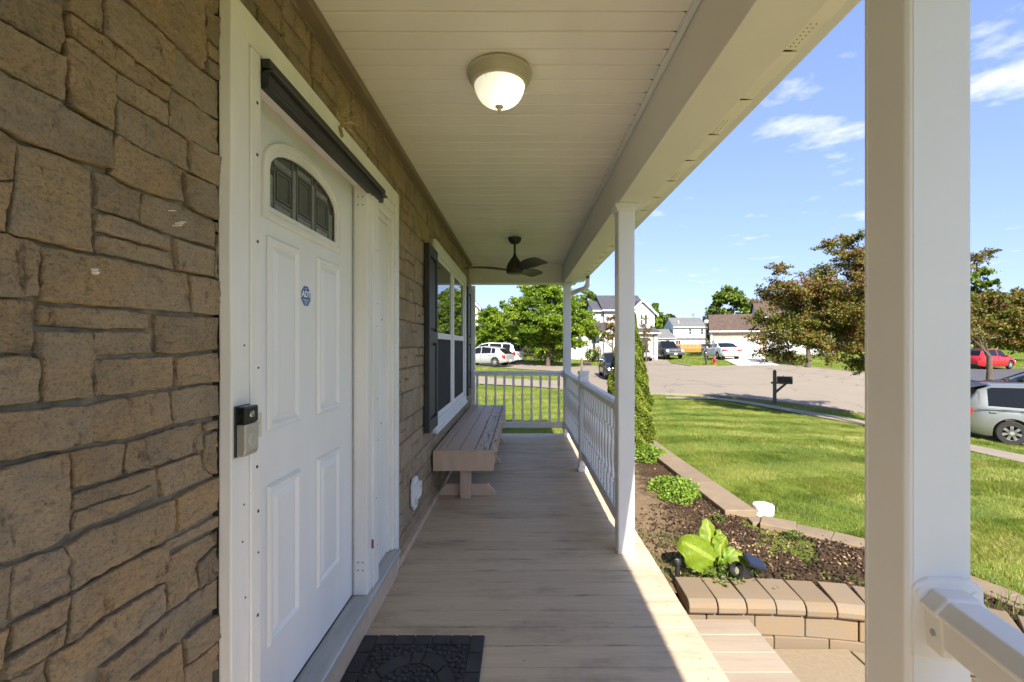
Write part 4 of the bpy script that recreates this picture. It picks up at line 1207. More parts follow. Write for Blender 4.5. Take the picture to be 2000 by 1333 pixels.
part('mullion', MB().box(-.06, .018, wy(5.227), wy(5.333), wz(.712), wz(2.26)), WHITE, win, bevel=.004)
for (a, b) in ((4.297, 5.165), (5.395, 6.263)):
    part('meeting_rail', MB().box(-.05, .006, wy(a), wy(b), wz(1.462), wz(1.522)), WHITE, win, bevel=.003)
    part('upper_pane', MB().box(-.006, -.002, wy(a), wy(b), wz(1.522), wz(2.215)), PANE, win)
    part('lower_screen', MB().box(-.005, -.002, wy(a), wy(b), wz(.76), wz(1.462)), SCREEN, win)
    sc_ = part('sash_stile', MB().box(-.05, -.006, wy(a), wy(a + .03), wz(.76), wz(1.462)).box(-.05, -.006, wy(b - .03), wy(b), wz(.76), wz(1.462)).box(-.05, -.006, wy(a + .03), wy(b - .03), wz(.76), wz(.795)), WHITE, win)
part('back', MB().box(-.4, -.062, wy(4.15), wy(6.41), wz(.62), wz(2.35)), DARKIN, win)
part('sill', MB().box(.0265, .045, wy(4.12), wy(6.44), wz(.598), wz(.63)), WHITE, win, bevel=.003)

def shutter(yc, w, label):
    s = thing('shutter', label, 'shutter', (-0.795, yc, 0.68), group='charcoal window shutters')
    h = 1.56; fr = MB(); hw = w / 2
    zs = [(0.0, .10), (.74, .84), (h - .09, h)]
    for a, b in zs: fr.box(0, .045, -hw + .055, hw - .055, a, b)
    fr.box(0, .045, -hw, -hw + .0545, 0, h); fr.box(0, .045, hw - .0545, hw, 0, h)
    part('frame', fr, SHUTTER, s, bevel=.004)
    for a, b in ((.10, .74), (.84, h - .09)):
        part('panel', MB().box(.0, .022, -hw + .054, hw - .054, a, b), SHUTTER, s)
        q = MB().prism([(-hw + .075, a + .02), (hw - .075, a + .02), (hw - .075, b - .02), (-hw + .075, b - .02)], .022, .036, 'x')
        part('raised_panel', q, SHUTTER, s, bevel=.009, seg=1)
    return s
shutter(3.915, .38, 'dark charcoal shutter on the near side of the porch window')
shutter(6.655, .38, 'dark charcoal shutter on the far side of the porch window')

# ------------------------------------------------------------------ ceiling lamp and fan
lamp = thing('ceiling_lamp', 'round ribbed glass ceiling lamp with tan metal rim, lit', 'lamp', (-0.10, 2.10, 2.655))
part('canopy', MB().lathe([(.142, 0), (.150, -.004), (.150, -.010), (.143, -.014), (.139, -.034), (.130, -.043), (.127, -.056), (.119, -.062), (.112, -.062)], 48), LAMPMETAL, lamp, smooth=35)
gm, nt, b, geo = newmat('frosted_ribbed_glass')
tr = nt.nodes.new('ShaderNodeBsdfTranslucent'); tr.inputs['Color'].default_value = (.9, .9, .84, 1)
gls = nt.nodes.new('ShaderNodeBsdfGlossy'); gls.inputs['Roughness'].default_value = .18; gls.inputs['Color'].default_value = (.9, .9, .88, 1)
df = nt.nodes.new('ShaderNodeBsdfDiffuse'); df.inputs['Color'].default_value = (.8, .8, .74, 1)
m1 = nt.nodes.new('ShaderNodeMixShader'); m1.inputs[0].default_value = .42
m2 = nt.nodes.new('ShaderNodeMixShader'); m2.inputs[0].default_value = .10
nt.links.new(df.outputs[0], m1.inputs[1]); nt.links.new(tr.outputs[0], m1.inputs[2])
nt.links.new(m1.outputs[0], m2.inputs[1]); nt.links.new(gls.outputs[0], m2.inputs[2])
nt.links.new(m2.outputs[0], nt.nodes['Material Output'].inputs[0])
gs = MB(); NRIB = 112; vs = []; fs = []
prof = [(.116, -.056), (.114, -.068), (.109, -.085), (.101, -.104), (.088, -.122), (.070, -.137), (.048, -.148), (.022, -.154), (.006, -.155)]
for i, (r, z) in enumerate(prof):
    for k in range(NRIB):
        a = 2 * math.pi * k / NRIB
        rr = r * (1 + (.013 if k % 2 else -.013) * (1 if i < 7 else 0))
        vs.append((rr * math.cos(a), rr * math.sin(a), z))
for i in range(len(prof) - 1):
    fs += [(i * NRIB + k, i * NRIB + (k + 1) % NRIB, (i + 1) * NRIB + (k + 1) % NRIB, (i + 1) * NRIB + k) for k in range(NRIB)]
gs.add(vs, fs)
part('glass_shade', gs, gm, lamp)
part('finial', MB().lathe([(.004, -.150), (.019, -.153), (.019, -.157), (.012, -.163), (.008, -.167), (.009, -.175), (.006, -.183), (.001, -.186)], 20), LAMPMETAL, lamp, smooth=40)
bd = bpy.data.lights.new('bulb', 'POINT'); bd.energy = LAMP_POWER; bd.color = (1, .97, .91); bd.shadow_soft_size = .022
bo = bpy.data.objects.new('bulb', bd); SC.collection.objects.link(bo); bo.parent = lamp; bo.location = (.052, -.015, -.108)

fan = thing('ceiling_fan', 'dark bronze three-blade ceiling fan on a short rod', 'fan', (-0.075, 5.27, 2.655))
part('mounting_plate', MB().box(-.10, .10, -.06, .06, -.012, 0), WHITE, fan)
part('canopy', MB().lathe([(.078, -.012), (.078, -.020), (.07, -.05), (.045, -.078), (.018, -.086)], 32), BRONZE, fan, smooth=40)
part('rod', MB().lathe([(.013, -.08), (.013, -.235)], 14), BRONZE, fan, smooth=40)
part('motor', MB().lathe([(.016, -.20), (.022, -.225), (.05, -.262), (.078, -.305), (.094, -.345), (.100, -.375), (.100, -.412), (.085, -.428), (.03, -.432), (.001, -.432)], 40), BRONZE, fan, smooth=40)
def blade(a):
    mb = MB(); vs = []
    n = 16
    for i in range(n + 1):
        t = i / n
        r = .085 + .50 * t
        w = (.035 + .055 * min(1, t * 2.2)) * (1 if t < .93 else 1 - .35 * ((t - .93) / .07) ** 2)
        tilt = -.35 + .12 * t
        z = -.385 + .028 * math.sin(t * 2.4)
        for s, dz in ((-1, 0), (1, 0), (1, .006), (-1, .006)):
            vs.append((r, s * w * math.cos(tilt) - .02 * t, z + s * w * math.sin(tilt) + dz))
    fs = [(0, 1, 2, 3), (n * 4, n * 4 + 3, n * 4 + 2, n * 4 + 1)]
    fs += [(i * 4 + k, i * 4 + (k + 1) % 4, i * 4 + 4 + (k + 1) % 4, i * 4 + 4 + k) for i in range(n) for k in range(4)]
    mb.add(vs, fs)
    o = part('blade', mb, BRONZE, fan, smooth=40); o.rotation_euler.z = a
blade(math.radians(183)); blade(math.radians(303)); blade(math.radians(63))

# ------------------------------------------------------------------ posts and railings
PW = 0.113
def post(y0, label, depth=PW):
    p = thing('porch_post', label, 'post', (0.648, y0, 0.0), group='white porch posts')
    e = 0.006
    sq = [(e, 0), (PW - e, 0), (PW, e), (PW, depth - e), (PW - e, depth), (e, depth), (0, depth - e), (0, e)]
    part('shaft', MB().prism(sq, 0.001, 2.31, 'z'), WHITE, p, bevel=.002)
    # thin seam bead beside the corners of the vinyl sleeve
    bead = MB()
    bead.box(.0105, .0145, -.0012, .0005, .002, 2.30)
    bead.box(-.0012, .0005, depth - .0145, depth - .0105, .002, 2.30)
    part('sleeve_seam', bead, WHITE, p)
    cap = MB()
    for i, (o0, z0, z1) in enumerate(((.004, 2.298, 2.306), (.009, 2.306, 2.316), (.018, 2.316, 2.330), (.024, 2.330, 2.349))):
        cap.box(-o0, PW + o0, -o0, depth + o0, z0, z1)
    part('capital', cap, WHITE, p, bevel=.002)
    return p
near = post(0.766, 'nearest white porch post, wide in front, with a rail bracket', 0.10)
part('speck', MB().lathe([(.0016, 0), (.0016, .0008)], 6, T(.050, -.0002, .88, rx=math.pi / 2)), BLACK, near)
part('speck', MB().lathe([(.002, 0), (.002, .0008)], 6, T(.022, -.0002, .795, rx=math.pi / 2)), BLACK, near)
post(3.05, 'middle white porch post standing between the steps and the spindle railing')
post(6.95, 'far white porch post at the corner under the downspout elbow')
nw = thing('railing_post', 'short white post in the middle of the side railing', 'post', (0.695, 5.09, 0))
part('shaft', MB().box(-.05, .05, -.05, .05, .001, 1.07), WHITE, nw, bevel=.003)
part('cap', MB().box(-.056, .056, -.056, .056, 1.071, 1.115), WHITE, nw, bevel=.006)
part('base_skirt', MB().box(-.062, .062, -.062, .062, .001, .055), WHITE, nw, bevel=.005)

bal = MB()
for z0, z1 in ((.0, .16), (.55, .70)):
    bal.box(-.018, .018, -.018, .018, z0, z1)
prof = [(.018, .16), (.0125, .168), (.018, .176), (.018, .19), (.011, .20), (.0125, .23), (.017, .29), (.0185, .34), (.016, .40), (.012, .46), (.0105, .50), (.017, .515), (.017, .525), (.0125, .535), (.018, .55)]
bal.lathe(prof, 10, caps=False)
bal_me = bal.mesh('baluster')
bal_me.polygons.foreach_set('use_smooth', [True] * len(bal_me.polygons)); bal_me.set_sharp_from_angle(angle=math.radians(40))
def railing(label, a, b, nb, group='white spindle railings'):
    a, b = Vector(a), Vector(b)
    L = (b - a).length
    r = thing('porch_railing', label, 'railing', (a.x, a.y, 0), math.atan2(b.y - a.y, b.x - a.x), group)
    tp = [(-.034, .935), (.034, .935), (.036, .972), (.046, .976), (.046, .988), (.024, 1.005), (-.024, 1.005), (-.046, .988), (-.046, .976), (-.036, .972)]
    m90 = Matrix.Rotation(math.pi / 2, 4, 'Z')
    part('top_rail', MB().prism([(p[0], p[1]) for p in tp], -L, 0, 'y', Matrix.Rotation(-math.pi / 2, 4, 'Z') @ T() @ Matrix.Rotation(math.pi, 4, 'Z')), WHITE, r, bevel=.003)
    part('bottom_rail', MB().box(0, L, -.024, .024, .135, .225), WHITE, r, bevel=.004)
    for k in range(nb):
        link('baluster', bal_me, WHITE, r, (L * (k + .5) / nb, 0, .23))
    for x in (0.0, L):
        s = 1 if x == 0 else -1
        part('bracket', MB().box(min(x, x + s * .03), max(x, x + s * .03), -.052, .052, .915, 1.012), WHITE, r, bevel=.006)
        part('bracket', MB().box(min(x, x + s * .025), max(x, x + s * .025), -.032, .032, .115, .235), WHITE, r, bevel=.005)
    return r
railing('white spindle railing across the far end of the porch', (-.745, 7.005), (.646, 7.005), 10)
railing('white spindle railing from the short post to the far corner post', (.70, 5.142), (.70, 6.949), 13)
railing('white spindle railing from the middle post to the short post', (.70, 3.164), (.70, 5.04), 14)

# the close rail with its bracket, running towards the camera
nr = thing('near_railing', 'smooth white handrail bracketed to the nearest post', 'railing', (0.709, 0.765, 0), math.radians(-90 - 9))
tp = [(-.030, .915), (.030, .915), (.032, .963), (.0385, .966), (.0385, .972), (.022, .992), (-.022, .992), (-.0385, .972), (-.0385, .966), (-.032, .963)]
def rail_prism(poly, x0, x1): return MB().prism([(-p[0], p[1]) for p in poly], x0, x1, 'x')
part('top_rail', rail_prism(tp, .040, 1.6), WHITE, nr, bevel=.003, seg=3)
sk = [(p[0] * 1.10, .954 + (p[1] - .954) * 1.12) for p in tp]
sk[0] = (-.032, .900); sk[1] = (.032, .900)
br = part('bracket', rail_prism(sk, .009, .046), WHITE, nr, bevel=.004, seg=3)
fl = [(-.052, .875), (.052, .875), (.053, .995), (.050, 1.003), (.028, 1.012), (-.028, 1.012), (-.050, 1.003), (-.053, .995)]
part('flange', rail_prism(fl, -.006, .011), WHITE, br, bevel=.005, seg=3)
for s in (-1, 1):
    part('screw_cover', MB().lathe([(.0085, 0), (.0085, .0012), (.0075, .0018), (.001, .0018)], 20, T(.011, s * .040, .987, ry=math.pi / 2)), WHITE, br, smooth=30)
part('screw', MB().lathe([(.0055, 0), (.0055, .002), (.001, .001)], 14, T(.028, -.0335, .932, rx=math.pi / 2)), ALU, br)
part('bottom_rail', MB().box(.01, 1.6, -.024, .024, .10, .18), WHITE, nr, bevel=.004)
for k in range(9):
    link('baluster', bal_me, WHITE, nr, (.10 + .135 * k, 0, .20))

# ------------------------------------------------------------------ bench
bench = thing('porch_bench', 'long tan painted bench with peeling seat boards under the window', 'bench', (-0.51, 5.56, 0))
by0, by1 = -1.53, 1.53
for x0, x1 in ((-.232, -.178), (-.172, -.045), (-.038, .095), (.102, .222)):
    part('seat_board', MB().box(x0, x1, by0 + .022, by1 - .022, .445, .475), BENCHTOP, bench, bevel=.004)
part('apron', MB().box(-.262, -.238, by0 + .022, by1 - .022, .30, .474), BENCHPAINT, bench, bevel=.004)
part('apron', MB().box(.2285, .2635, by0 + .022, by1 - .022, .30, .474), BENCHTOP, bench, bevel=.004)
part('end_board', MB().box(-.268, .268, by0 - .018, by0 + .020, .292, .472), BENCHPAINT, bench, bevel=.004)
part('end_board', MB().box(-.268, .268, by1 - .020, by1 + .018, .292, .472), BENCHPAINT, bench, bevel=.004)
part('stretcher', MB().box(-.02, .02, by0 + .15, by1 - .15, .20, .29), BENCHPAINT, bench, bevel=.003)
for yy in (by0 + .12, -.27, by1 - .7):
    part('leg', MB().box(-.048, .048, yy, yy + .09, .002, .44), BENCHPAINT, bench, bevel=.004)
    part('foot', MB().prism([(-.26, .001), (.268, .001), (.268, .03), (.20, .112), (-.19, .112), (-.26, .03)], yy + .092, yy + .132), BENCHPAINT, bench, bevel=.004)

# ------------------------------------------------------------------ door mat
mat_ = thing('door_mat', 'black rubber mat moulded as cobbles and arched stones', 'mat', (-0.462, 1.745, 0.0))
HX, HY = .288, .44
part('base', MB().box(-HX, HX, -HY, HY, .001, .007), BLACKRUB, mat_, bevel=.002)
def blk(poly, h=.0135, name='border_block'):
    part(name, MB().prism(poly, .0072, h, 'z'), BLACKRUB, mat_, bevel=.003, seg=2)
bw = .068
xs = np.linspace(-HX + bw, HX - bw, 6)
for a, b in zip(xs[:-1], xs[1:]):
    for s in (1, -1):
        ya, yb = sorted((s * (HY - .002), s * (HY - bw)))
        blk([(a + .003, ya), (b - .003, ya), (b - .003, yb), (a + .003, yb)])
ys = np.linspace(-HY, HY, 8)
for a, b in zip(ys[:-1], ys[1:]):
    for s in (1, -1):
        xa, xb = sorted((s * (HX - .002), s * (HX - bw + .004)))
        blk([(xa, a + .003), (xb, a + .003), (xb, b - .003), (xa, b - .003)])
ang = [90 + 9, 90 + 52, 90 + 95, 90 + 138, 270 - 9, 270 + 9, 270 + 52, 270 + 95, 270 + 138, 450 - 9, 450 + 9]
ex0, ey0, ex1, ey1 = .150, .245, .205, .318
for a0, a1 in zip(ang[:-1], ang[1:]):
    pts = []
    g = math.radians(1.2)
    t0, t1 = math.radians(a0) + g, math.radians(a1) - g
    for k in range(6):
        t = t0 + (t1 - t0) * k / 5; pts.append((ex1 * math.cos(t), ey1 * math.sin(t)))
    for k in range(6):
        t = t1 + (t0 - t1) * k / 5; pts.append((ex0 * math.cos(t), ey0 * math.sin(t)))
    blk(pts, .0145, 'arch_block')
peb = MB()
def pebble(x, y, a, b, rot):
    vs = []
    M = T(x, y, .007, rot)
    for r, z in ((1, 0), (.9, .0065), (.5, .0095)):
        for k in range(8):
            t = 2 * math.pi * k / 8
            vs.append(M @ Vector((a * r * math.cos(t), b * r * math.sin(t), z)))
    fs = [(i * 8 + k, i * 8 + (k + 1) % 8, i * 8 + 8 + (k + 1) % 8, i * 8 + 8 + k) for i in range(2) for k in range(8)] + [tuple(range(16, 24))]
    peb.add(vs, fs)
spots = []
RP = random.Random(3)
for _ in range(9000):
    x, y = RP.uniform(-HX + bw, HX - bw), RP.uniform(-HY + bw, HY - bw)
    e1 = math.hypot(x / (ex1 + .012), y / (ey1 + .012)); e0 = math.hypot(x / (ex0 - .012), y / (ey0 - .012))
    if (e0 > 1 and e1 < 1): continue
    r = RP.choice((.0085, .011, .0135))
    if abs(x) > HX - bw - r or abs(y) > HY - bw - r: continue
    if all((x - q[0]) ** 2 + (y - q[1]) ** 2 > ((r + q[2]) * 1.0) ** 2 for q in spots):
        spots.append((x, y, r))
for x, y, r in spots:
    pebble(x, y, r * 1.2, r * .92, RP.uniform(-.6, .6))
po = part('cobble', peb, BLACKRUB, mat_, smooth=50); po['kind'] = 'stuff'
# ------------------------------------------------------------------ garden bed, wall, borders, walk
def np_mesh(name, V, Fa, tint=None, m=None, smooth=False):
    """mesh from arrays; Fa (n,3) or (n,4); tint one value per face"""
    me = bpy.data.meshes.new(name)
    V = np.asarray(V, np.float32); Fa = np.asarray(Fa, np.int32)
    k = Fa.shape[1]
    me.vertices.add(len(V)); me.vertices.foreach_set('co', V.ravel())
    me.loops.add(Fa.size); me.loops.foreach_set('vertex_index', Fa.ravel())
    me.polygons.add(len(Fa))
    me.polygons.foreach_set('loop_start', np.arange(0, Fa.size, k, dtype=np.int32))
    me.polygons.foreach_set('loop_total', np.full(len(Fa), k, np.int32))
    if smooth:
        me.polygons.foreach_set('use_smooth', np.ones(len(Fa), bool))
    me.update(calc_edges=True)
    if tint is not None:
        at = me.attributes.new('tint', 'FLOAT', 'FACE')
        at.data.foreach_set('value', np.asarray(tint, np.float32))
    if m:
        me.materials.append(m)
    return me

def leaves(centres, size, rng, up=0.5, aspect=0.55, curl=0.25, tint=None, normal=None):
    """leaf blades (two triangles folded along the rib) at the given points"""
    n = len(centres)
    nrm = rng.normal(size=(n, 3))
    if normal is not None:
        nrm = nrm * 0.7 + normal
    nrm[:, 2] += up * 1.5
    nrm /= np.linalg.norm(nrm, axis=1, keepdims=True)
    t = rng.normal(size=(n, 3)); t[:, 2] -= 0.25
    t -= nrm * (t * nrm).sum(1, keepdims=True)
    t /= np.linalg.norm(t, axis=1, keepdims=True) + 1e-9
    s = np.cross(nrm, t)
    L = (size * rng.uniform(.65, 1.25, n))[:, None]
    W = L * aspect
    c = np.asarray(centres)
    p0 = c - t * L * .5
    p1 = c + s * W * .5 + nrm * L * curl * .35 - t * L * .04
    p2 = c + t * L * .5 - nrm * L * curl * .4
    p3 = c - s * W * .5 + nrm * L * curl * .35 - t * L * .04
    V = np.stack([p0, p1, p2, p3], 1).reshape(-1, 3)
    b = np.arange(n)[:, None] * 4
    Fa = np.concatenate([b + np.array([[0, 1, 2]]), b + np.array([[0, 2, 3]])], 1).reshape(-1, 3)
    ti = rng.uniform(0, 1, n) if tint is None else tint
    return V, Fa, np.repeat(ti, 2)

BORD_OUT = [(2.06, 7.35), (2.08, 5.2), (2.10, 4.06)]
CURVE_O = [(2.10, 3.98), (2.35, 3.80), (2.62, 3.57), (2.83, 3.32), (2.98, 3.03), (3.07, 2.72), (3.12, 2.38), (3.14, 2.0), (3.14, 1.6)]
BED = [(0.80, 2.75), (0.80, 7.35), (1.85, 7.35), (1.87, 4.1), (2.2, 3.78), (2.5, 3.5), (2.72, 3.25), (2.86, 2.98), (2.95, 2.7), (3.0, 2.3), (3.0, 2.02)] + [(x - .02, y + .18) for x, y in WALLC[::-1]][2:]
def soil_z(x, y):
    return -0.125 + 0.02 * mnoise.noise(Vector((x * 2.2, y * 2.2, 1.0))) + 0.012 * mnoise.noise(Vector((x * 9, y * 9, 4.0))) - 0.03 * max(0, (2.9 - y)) * max(0, x - 2.2)
bx = np.arange(0.78, 3.06, .035); by_ = np.arange(1.9, 7.40, .035)
BX, BY = np.meshgrid(bx, by_)
ins = inside(BED, BX, BY)
vid = -np.ones(BX.shape, int); Vs = []
cells = ins[:-1, :-1] | ins[1:, :-1] | ins[:-1, 1:] | ins[1:, 1:]
need = np.zeros(BX.shape, bool)
need[:-1, :-1] |= cells; need[1:, :-1] |= cells; need[:-1, 1:] |= cells; need[1:, 1:] |= cells
for (i, j) in zip(*np.nonzero(need)):
    vid[i, j] = len(Vs); Vs.append((BX[i, j], BY[i, j], soil_z(BX[i, j], BY[i, j]) + R.uniform(-.005, .005)))
Fs = [(vid[i, j], vid[i, j + 1], vid[i + 1, j + 1], vid[i + 1, j]) for (i, j) in zip(*np.nonzero(cells))]
so = link('garden_soil', np_mesh('garden_soil', Vs, Fs, None, SOIL, True)); so['kind'] = 'structure'

# bark chips and clods lying on the soil, thickest in the middle of the bed
rng = np.random.default_rng(5)
N = 26000
cx = rng.uniform(.85, 3.0, N); cy_ = rng.uniform(2.0, 7.3, N)
near_w = np.clip((5.2 - cy_) / 1.2, 0.15, 1) * np.clip((cx - 1.0 + .25 * np.sin(cy_ * 2.3)) / .5, .12, 1)
k = inside(BED, cx, cy_) & (rng.uniform(0, 1, N) < near_w)
cx, cy_ = cx[k], cy_[k]; n = len(cx)
cz = np.array([soil_z(a, b) for a, b in zip(cx, cy_)]) + rng.uniform(-.004, .016, n)
V = []; Fa = []; ti = []
base = np.array([(-1, -1, -1), (1, -1, -1), (1, 1, -1), (-1, 1, -1), (-1, -1, 1), (1, -1, 1), (1, 1, 1), (-1, 1, 1)], float)
fq = np.array([(4, 5, 6, 7), (0, 1, 5, 4), (1, 2, 6, 5), (2, 3, 7, 6), (3, 0, 4, 7)])
for i in range(n):
    s = np.array([rng.uniform(.003, .014), rng.uniform(.002, .0065), rng.uniform(.0012, .005)])
    M = np.array(Matrix.Rotation(rng.uniform(0, 6.3), 3, 'Z') @ Matrix.Rotation(rng.normal() * .5, 3, 'Y') @ Matrix.Rotation(rng.normal() * .5, 3, 'X'))
    V.append((base * s * rng.uniform(.8, 1.2, (8, 1))) @ M.T + (cx[i], cy_[i], cz[i])); Fa.append(fq + 8 * i); ti += [rng.uniform(0, 1) ** 1.4] * 5
ch = link('bark_mulch', np_mesh('bark_mulch', np.concatenate(V), np.concatenate(Fa), ti, CHIP)); ch['kind'] = 'stuff'
ch['label'] = 'loose dark bark mulch lying over the garden bed'

# low stone wall: rounded caps on two courses of blocks, along the curve of the bed
gw = thing('garden_wall', 'low curved wall of rounded tan caps on concrete blocks edging the bed', 'garden wall', (0, 0, 0))
def along(pts, step):
    """stations (x, y, angle) along a polyline"""
    out = []; pts = [Vector(p) for p in pts]
    seg = [(b - a).length for a, b in zip(pts[:-1], pts[1:])]
    tot = sum(seg); s = 0.0
    while s < tot:
        q = s + step / 2
        acc = 0
        for a, b, l in zip(pts[:-1], pts[1:], seg):
            if q <= acc + l or (b - pts[-1]).length < 1e-9:
                t = (q - acc) / l
                p = a.lerp(b, t); d = (b - a)
                out.append((p.x, p.y, math.atan2(d.y, d.x)))
                break
            acc += l
        s += step
    return out
def smooth_poly(pts, n=4):
    out = []
    P_ = [Vector(p) for p in pts]
    for i in range(len(P_) - 1):
        p0, p1, p2, p3 = P_[max(i - 1, 0)], P_[i], P_[i + 1], P_[min(i + 2, len(P_) - 1)]
        for k in range(n):
            t = k / n
            out.append(0.5 * ((2 * p1) + (p2 - p0) * t + (2 * p0 - 5 * p1 + 4 * p2 - p3) * t * t + (3 * p1 - p0 - 3 * p2 + p3) * t ** 3))
    out.append(P_[-1])
    return [(p.x, p.y) for p in out]
WC = smooth_poly(WALLC)
capw = .166
cp = [(-.030, -.150), (-.040, -.135), (-.042, -.110), (-.030, -.085), (-.008, -.072), (.04, -.070), (.235, -.070), (.235, -.150)]
caps = [MB().prism(cp, -capw / 2 + .0025, capw / 2 - .0025, 'x').mesh('cap_stone') for _ in range(1)]
for i, (x, y, a) in enumerate(along(WC, capw)):
    if x < .90: continue
    o = link('cap_stone', caps[0], PAVER, gw, (x, y, R.uniform(-.004, .003)), bevel=.006, seg=2)
    o.rotation_euler = (R.uniform(-.008, .008), R.uniform(-.008, .008), a + R.uniform(-.02, .02))
    o.scale.x = R.uniform(.985, 1.0)
bl = MB().box(-.138, .138, .0, .16, -.288, -.152).mesh('block')
for i, (x, y, a) in enumerate(along(WC, .281)):
    o = link('block', bl, PAVER, gw, (x, y, R.uniform(-.001, .001)), bevel=.007, seg=2)
    o.rotation_euler.z = a + R.uniform(-.01, .01)
bl2 = MB().box(-.15, .15, -.006, .16, -.40, -.291).mesh('block')
for i, (x, y, a) in enumerate(along(WC, .305)):
    o = link('block', bl2, PAVER, gw, (x + .06, y, R.uniform(-.002, .001)), bevel=.006, seg=2)
    o.rotation_euler.z = a + R.uniform(-.012, .012)

# border on the lawn side: one straight run of long stones, then a curved run of short pavers
bo1 = thing('straight_border', 'straight run of long tan edging stones between bed and lawn', 'edging', (0, 0, 0))
st = along(BORD_OUT[::-1], .82)
for i, (x, y, a) in enumerate(st):
    o = part('edging_stone', MB().box(-.409, .409, -.0, .285, -.20, 0), BORDERSTONE, bo1, loc=(x, y, -.07 + R.uniform(-.003, .003)), bevel=.008)
    o.rotation_euler.z = a
bo2 = thing('curved_border', 'curved run of short tan pavers between dark mulch and lawn', 'edging', (0, 0, 0))
pv = MB().box(-.128, .128, -.20, .0, -.17, 0).mesh('paver')
for i, (x, y, a) in enumerate(along(smooth_poly(CURVE_O), .262)):
    o = link('paver', pv, BORDERSTONE, bo2, (x, y, -.085 - .006 * i + R.uniform(-.006, .004)), bevel=.008)
    o.rotation_euler = (R.uniform(-.02, .02), R.uniform(-.02, .02), a + R.uniform(-.04, .04))
broken = part('broken_piece', MB().prism([(-.09, -.05), (.03, -.06), (.10, -.02), (.06, .05), (-.04, .06)], -.14, -.01, 'z'), BORDERSTONE, bo2, loc=(2.03, 3.93, -.09), bevel=.008)
broken.rotation_euler.z = .3

walk = struct('front_walk')
for k in range(4):
    y1 = 2.60 - 1.42 * k
    part('slab', MB().box(1.24, 1.858, y1 - 1.41, y1, -.44, -.328), WALK, walk, bevel=.008)
    part('slab', MB().box(1.868, 3.10, y1 - 1.41, min(y1, 1.9 if k == 0 else y1), -.44, -.328), WALK, walk, bevel=.008)
part('slab', MB().prism([(1.868, 1.91), (2.8, 1.91), (2.58, 2.22), (2.28, 2.42), (1.868, 2.585)], -.44, -.328, 'z'), WALK, walk, bevel=.006)
part('walk_bed', MB().box(1.2, 3.12, -3.6, 2.5, -.5, -.36), SOIL, walk)

# ------------------------------------------------------------------ plants in the bed
rng = np.random.default_rng(21)
def foliage(name, parent, C, size, m, rng, **k):
    V, Fa, ti = leaves(C, size, rng, **k)
    return link(name, np_mesh(name, V, Fa, ti, m), None, parent)

def mound(label, x, y, rx, ry, h, n, size, m, cat='plant', name='mound_plant', stems=10):
    z = soil_z(x, y)
    t = thing(name, label, cat, (x, y, z))
    a = rng.uniform(0, 2 * math.pi, n); r = np.sqrt(rng.uniform(0, 1, n))
    lump = 1 + .18 * np.sin(a * 3 + 1) + .1 * np.sin(a * 7)
    X, Y = rx * r * np.cos(a) * lump, ry * r * np.sin(a) * lump
    Z = h * (1 - r ** 2.2) * rng.uniform(.55, 1.05, n) + rng.uniform(.0, .02, n)
    foliage('foliage', t, np.stack([X, Y, Z], 1), size, m, rng, up=.75, aspect=.8, curl=.3)
    s = MB()
    for k in range(stems):
        aa = R.uniform(0, 6.28); rr = R.uniform(.1, .75)
        s.tube([(0.2 * rx * rr * math.cos(aa), .2 * ry * rr * math.sin(aa), -.01), (rx * rr * math.cos(aa), ry * rr * math.sin(aa), h * .6)], [.004, .002], 5)
    part('stem', s, LEAF_WEED, t)
    return t
mound('dense bright green mound of small leaves beside the straight edging', 1.60, 4.72, .27, .33, .15, 2600, .030, LEAF_SEDUM)
mound('small fresh green bush at the foot of the arborvitae', 1.70, 6.15, .26, .22, .19, 1500, .034, LEAF_SEDUM, 'shrub', 'small_shrub')
for (x, y, r_, h_, n_, lab) in ((1.02, 4.55, .11, .07, 240, 'small green weed near the porch edge by the middle post'),
                                (1.18, 5.75, .10, .05, 150, 'thin low weed on bare soil before the arborvitae'),
                                (1.72, 3.98, .06, .05, 60, 'tiny pale weed in the dark mulch below the edging end'),
                                (2.16, 3.62, .08, .05, 110, 'tiny weed beside the first curved paver')):
    mound(lab, x, y, r_, r_ * .9, h_, n_, .028, LEAF_WEED, 'weed', 'weed', 3)

def blades(C, hgt, rng, wid, lean=.5, tint=None):
    n = len(C)
    a = rng.uniform(0, 2 * math.pi, n)
    d = np.stack([np.cos(a), np.sin(a), np.zeros(n)], 1)
    s = np.stack([-np.sin(a), np.cos(a), np.zeros(n)], 1)
    H = (hgt * rng.uniform(.55, 1.25, n))[:, None]
    L = (rng.uniform(.1, 1, n) ** 1.2 * lean)[:, None] * H
    W = (wid * rng.uniform(.7, 1.3, n))[:, None]
    up = np.array([[0, 0, 1.0]])
    p0 = C - s * W * .5; p1 = C + s * W * .5
    p2 = C + up * H + d * L
    V = np.stack([p0, p1, p2], 1).reshape(-1, 3)
    Fa = np.arange(n * 3).reshape(-1, 3)
    ti = rng.uniform(0, 1, n) if tint is None else tint
    return V, Fa, ti

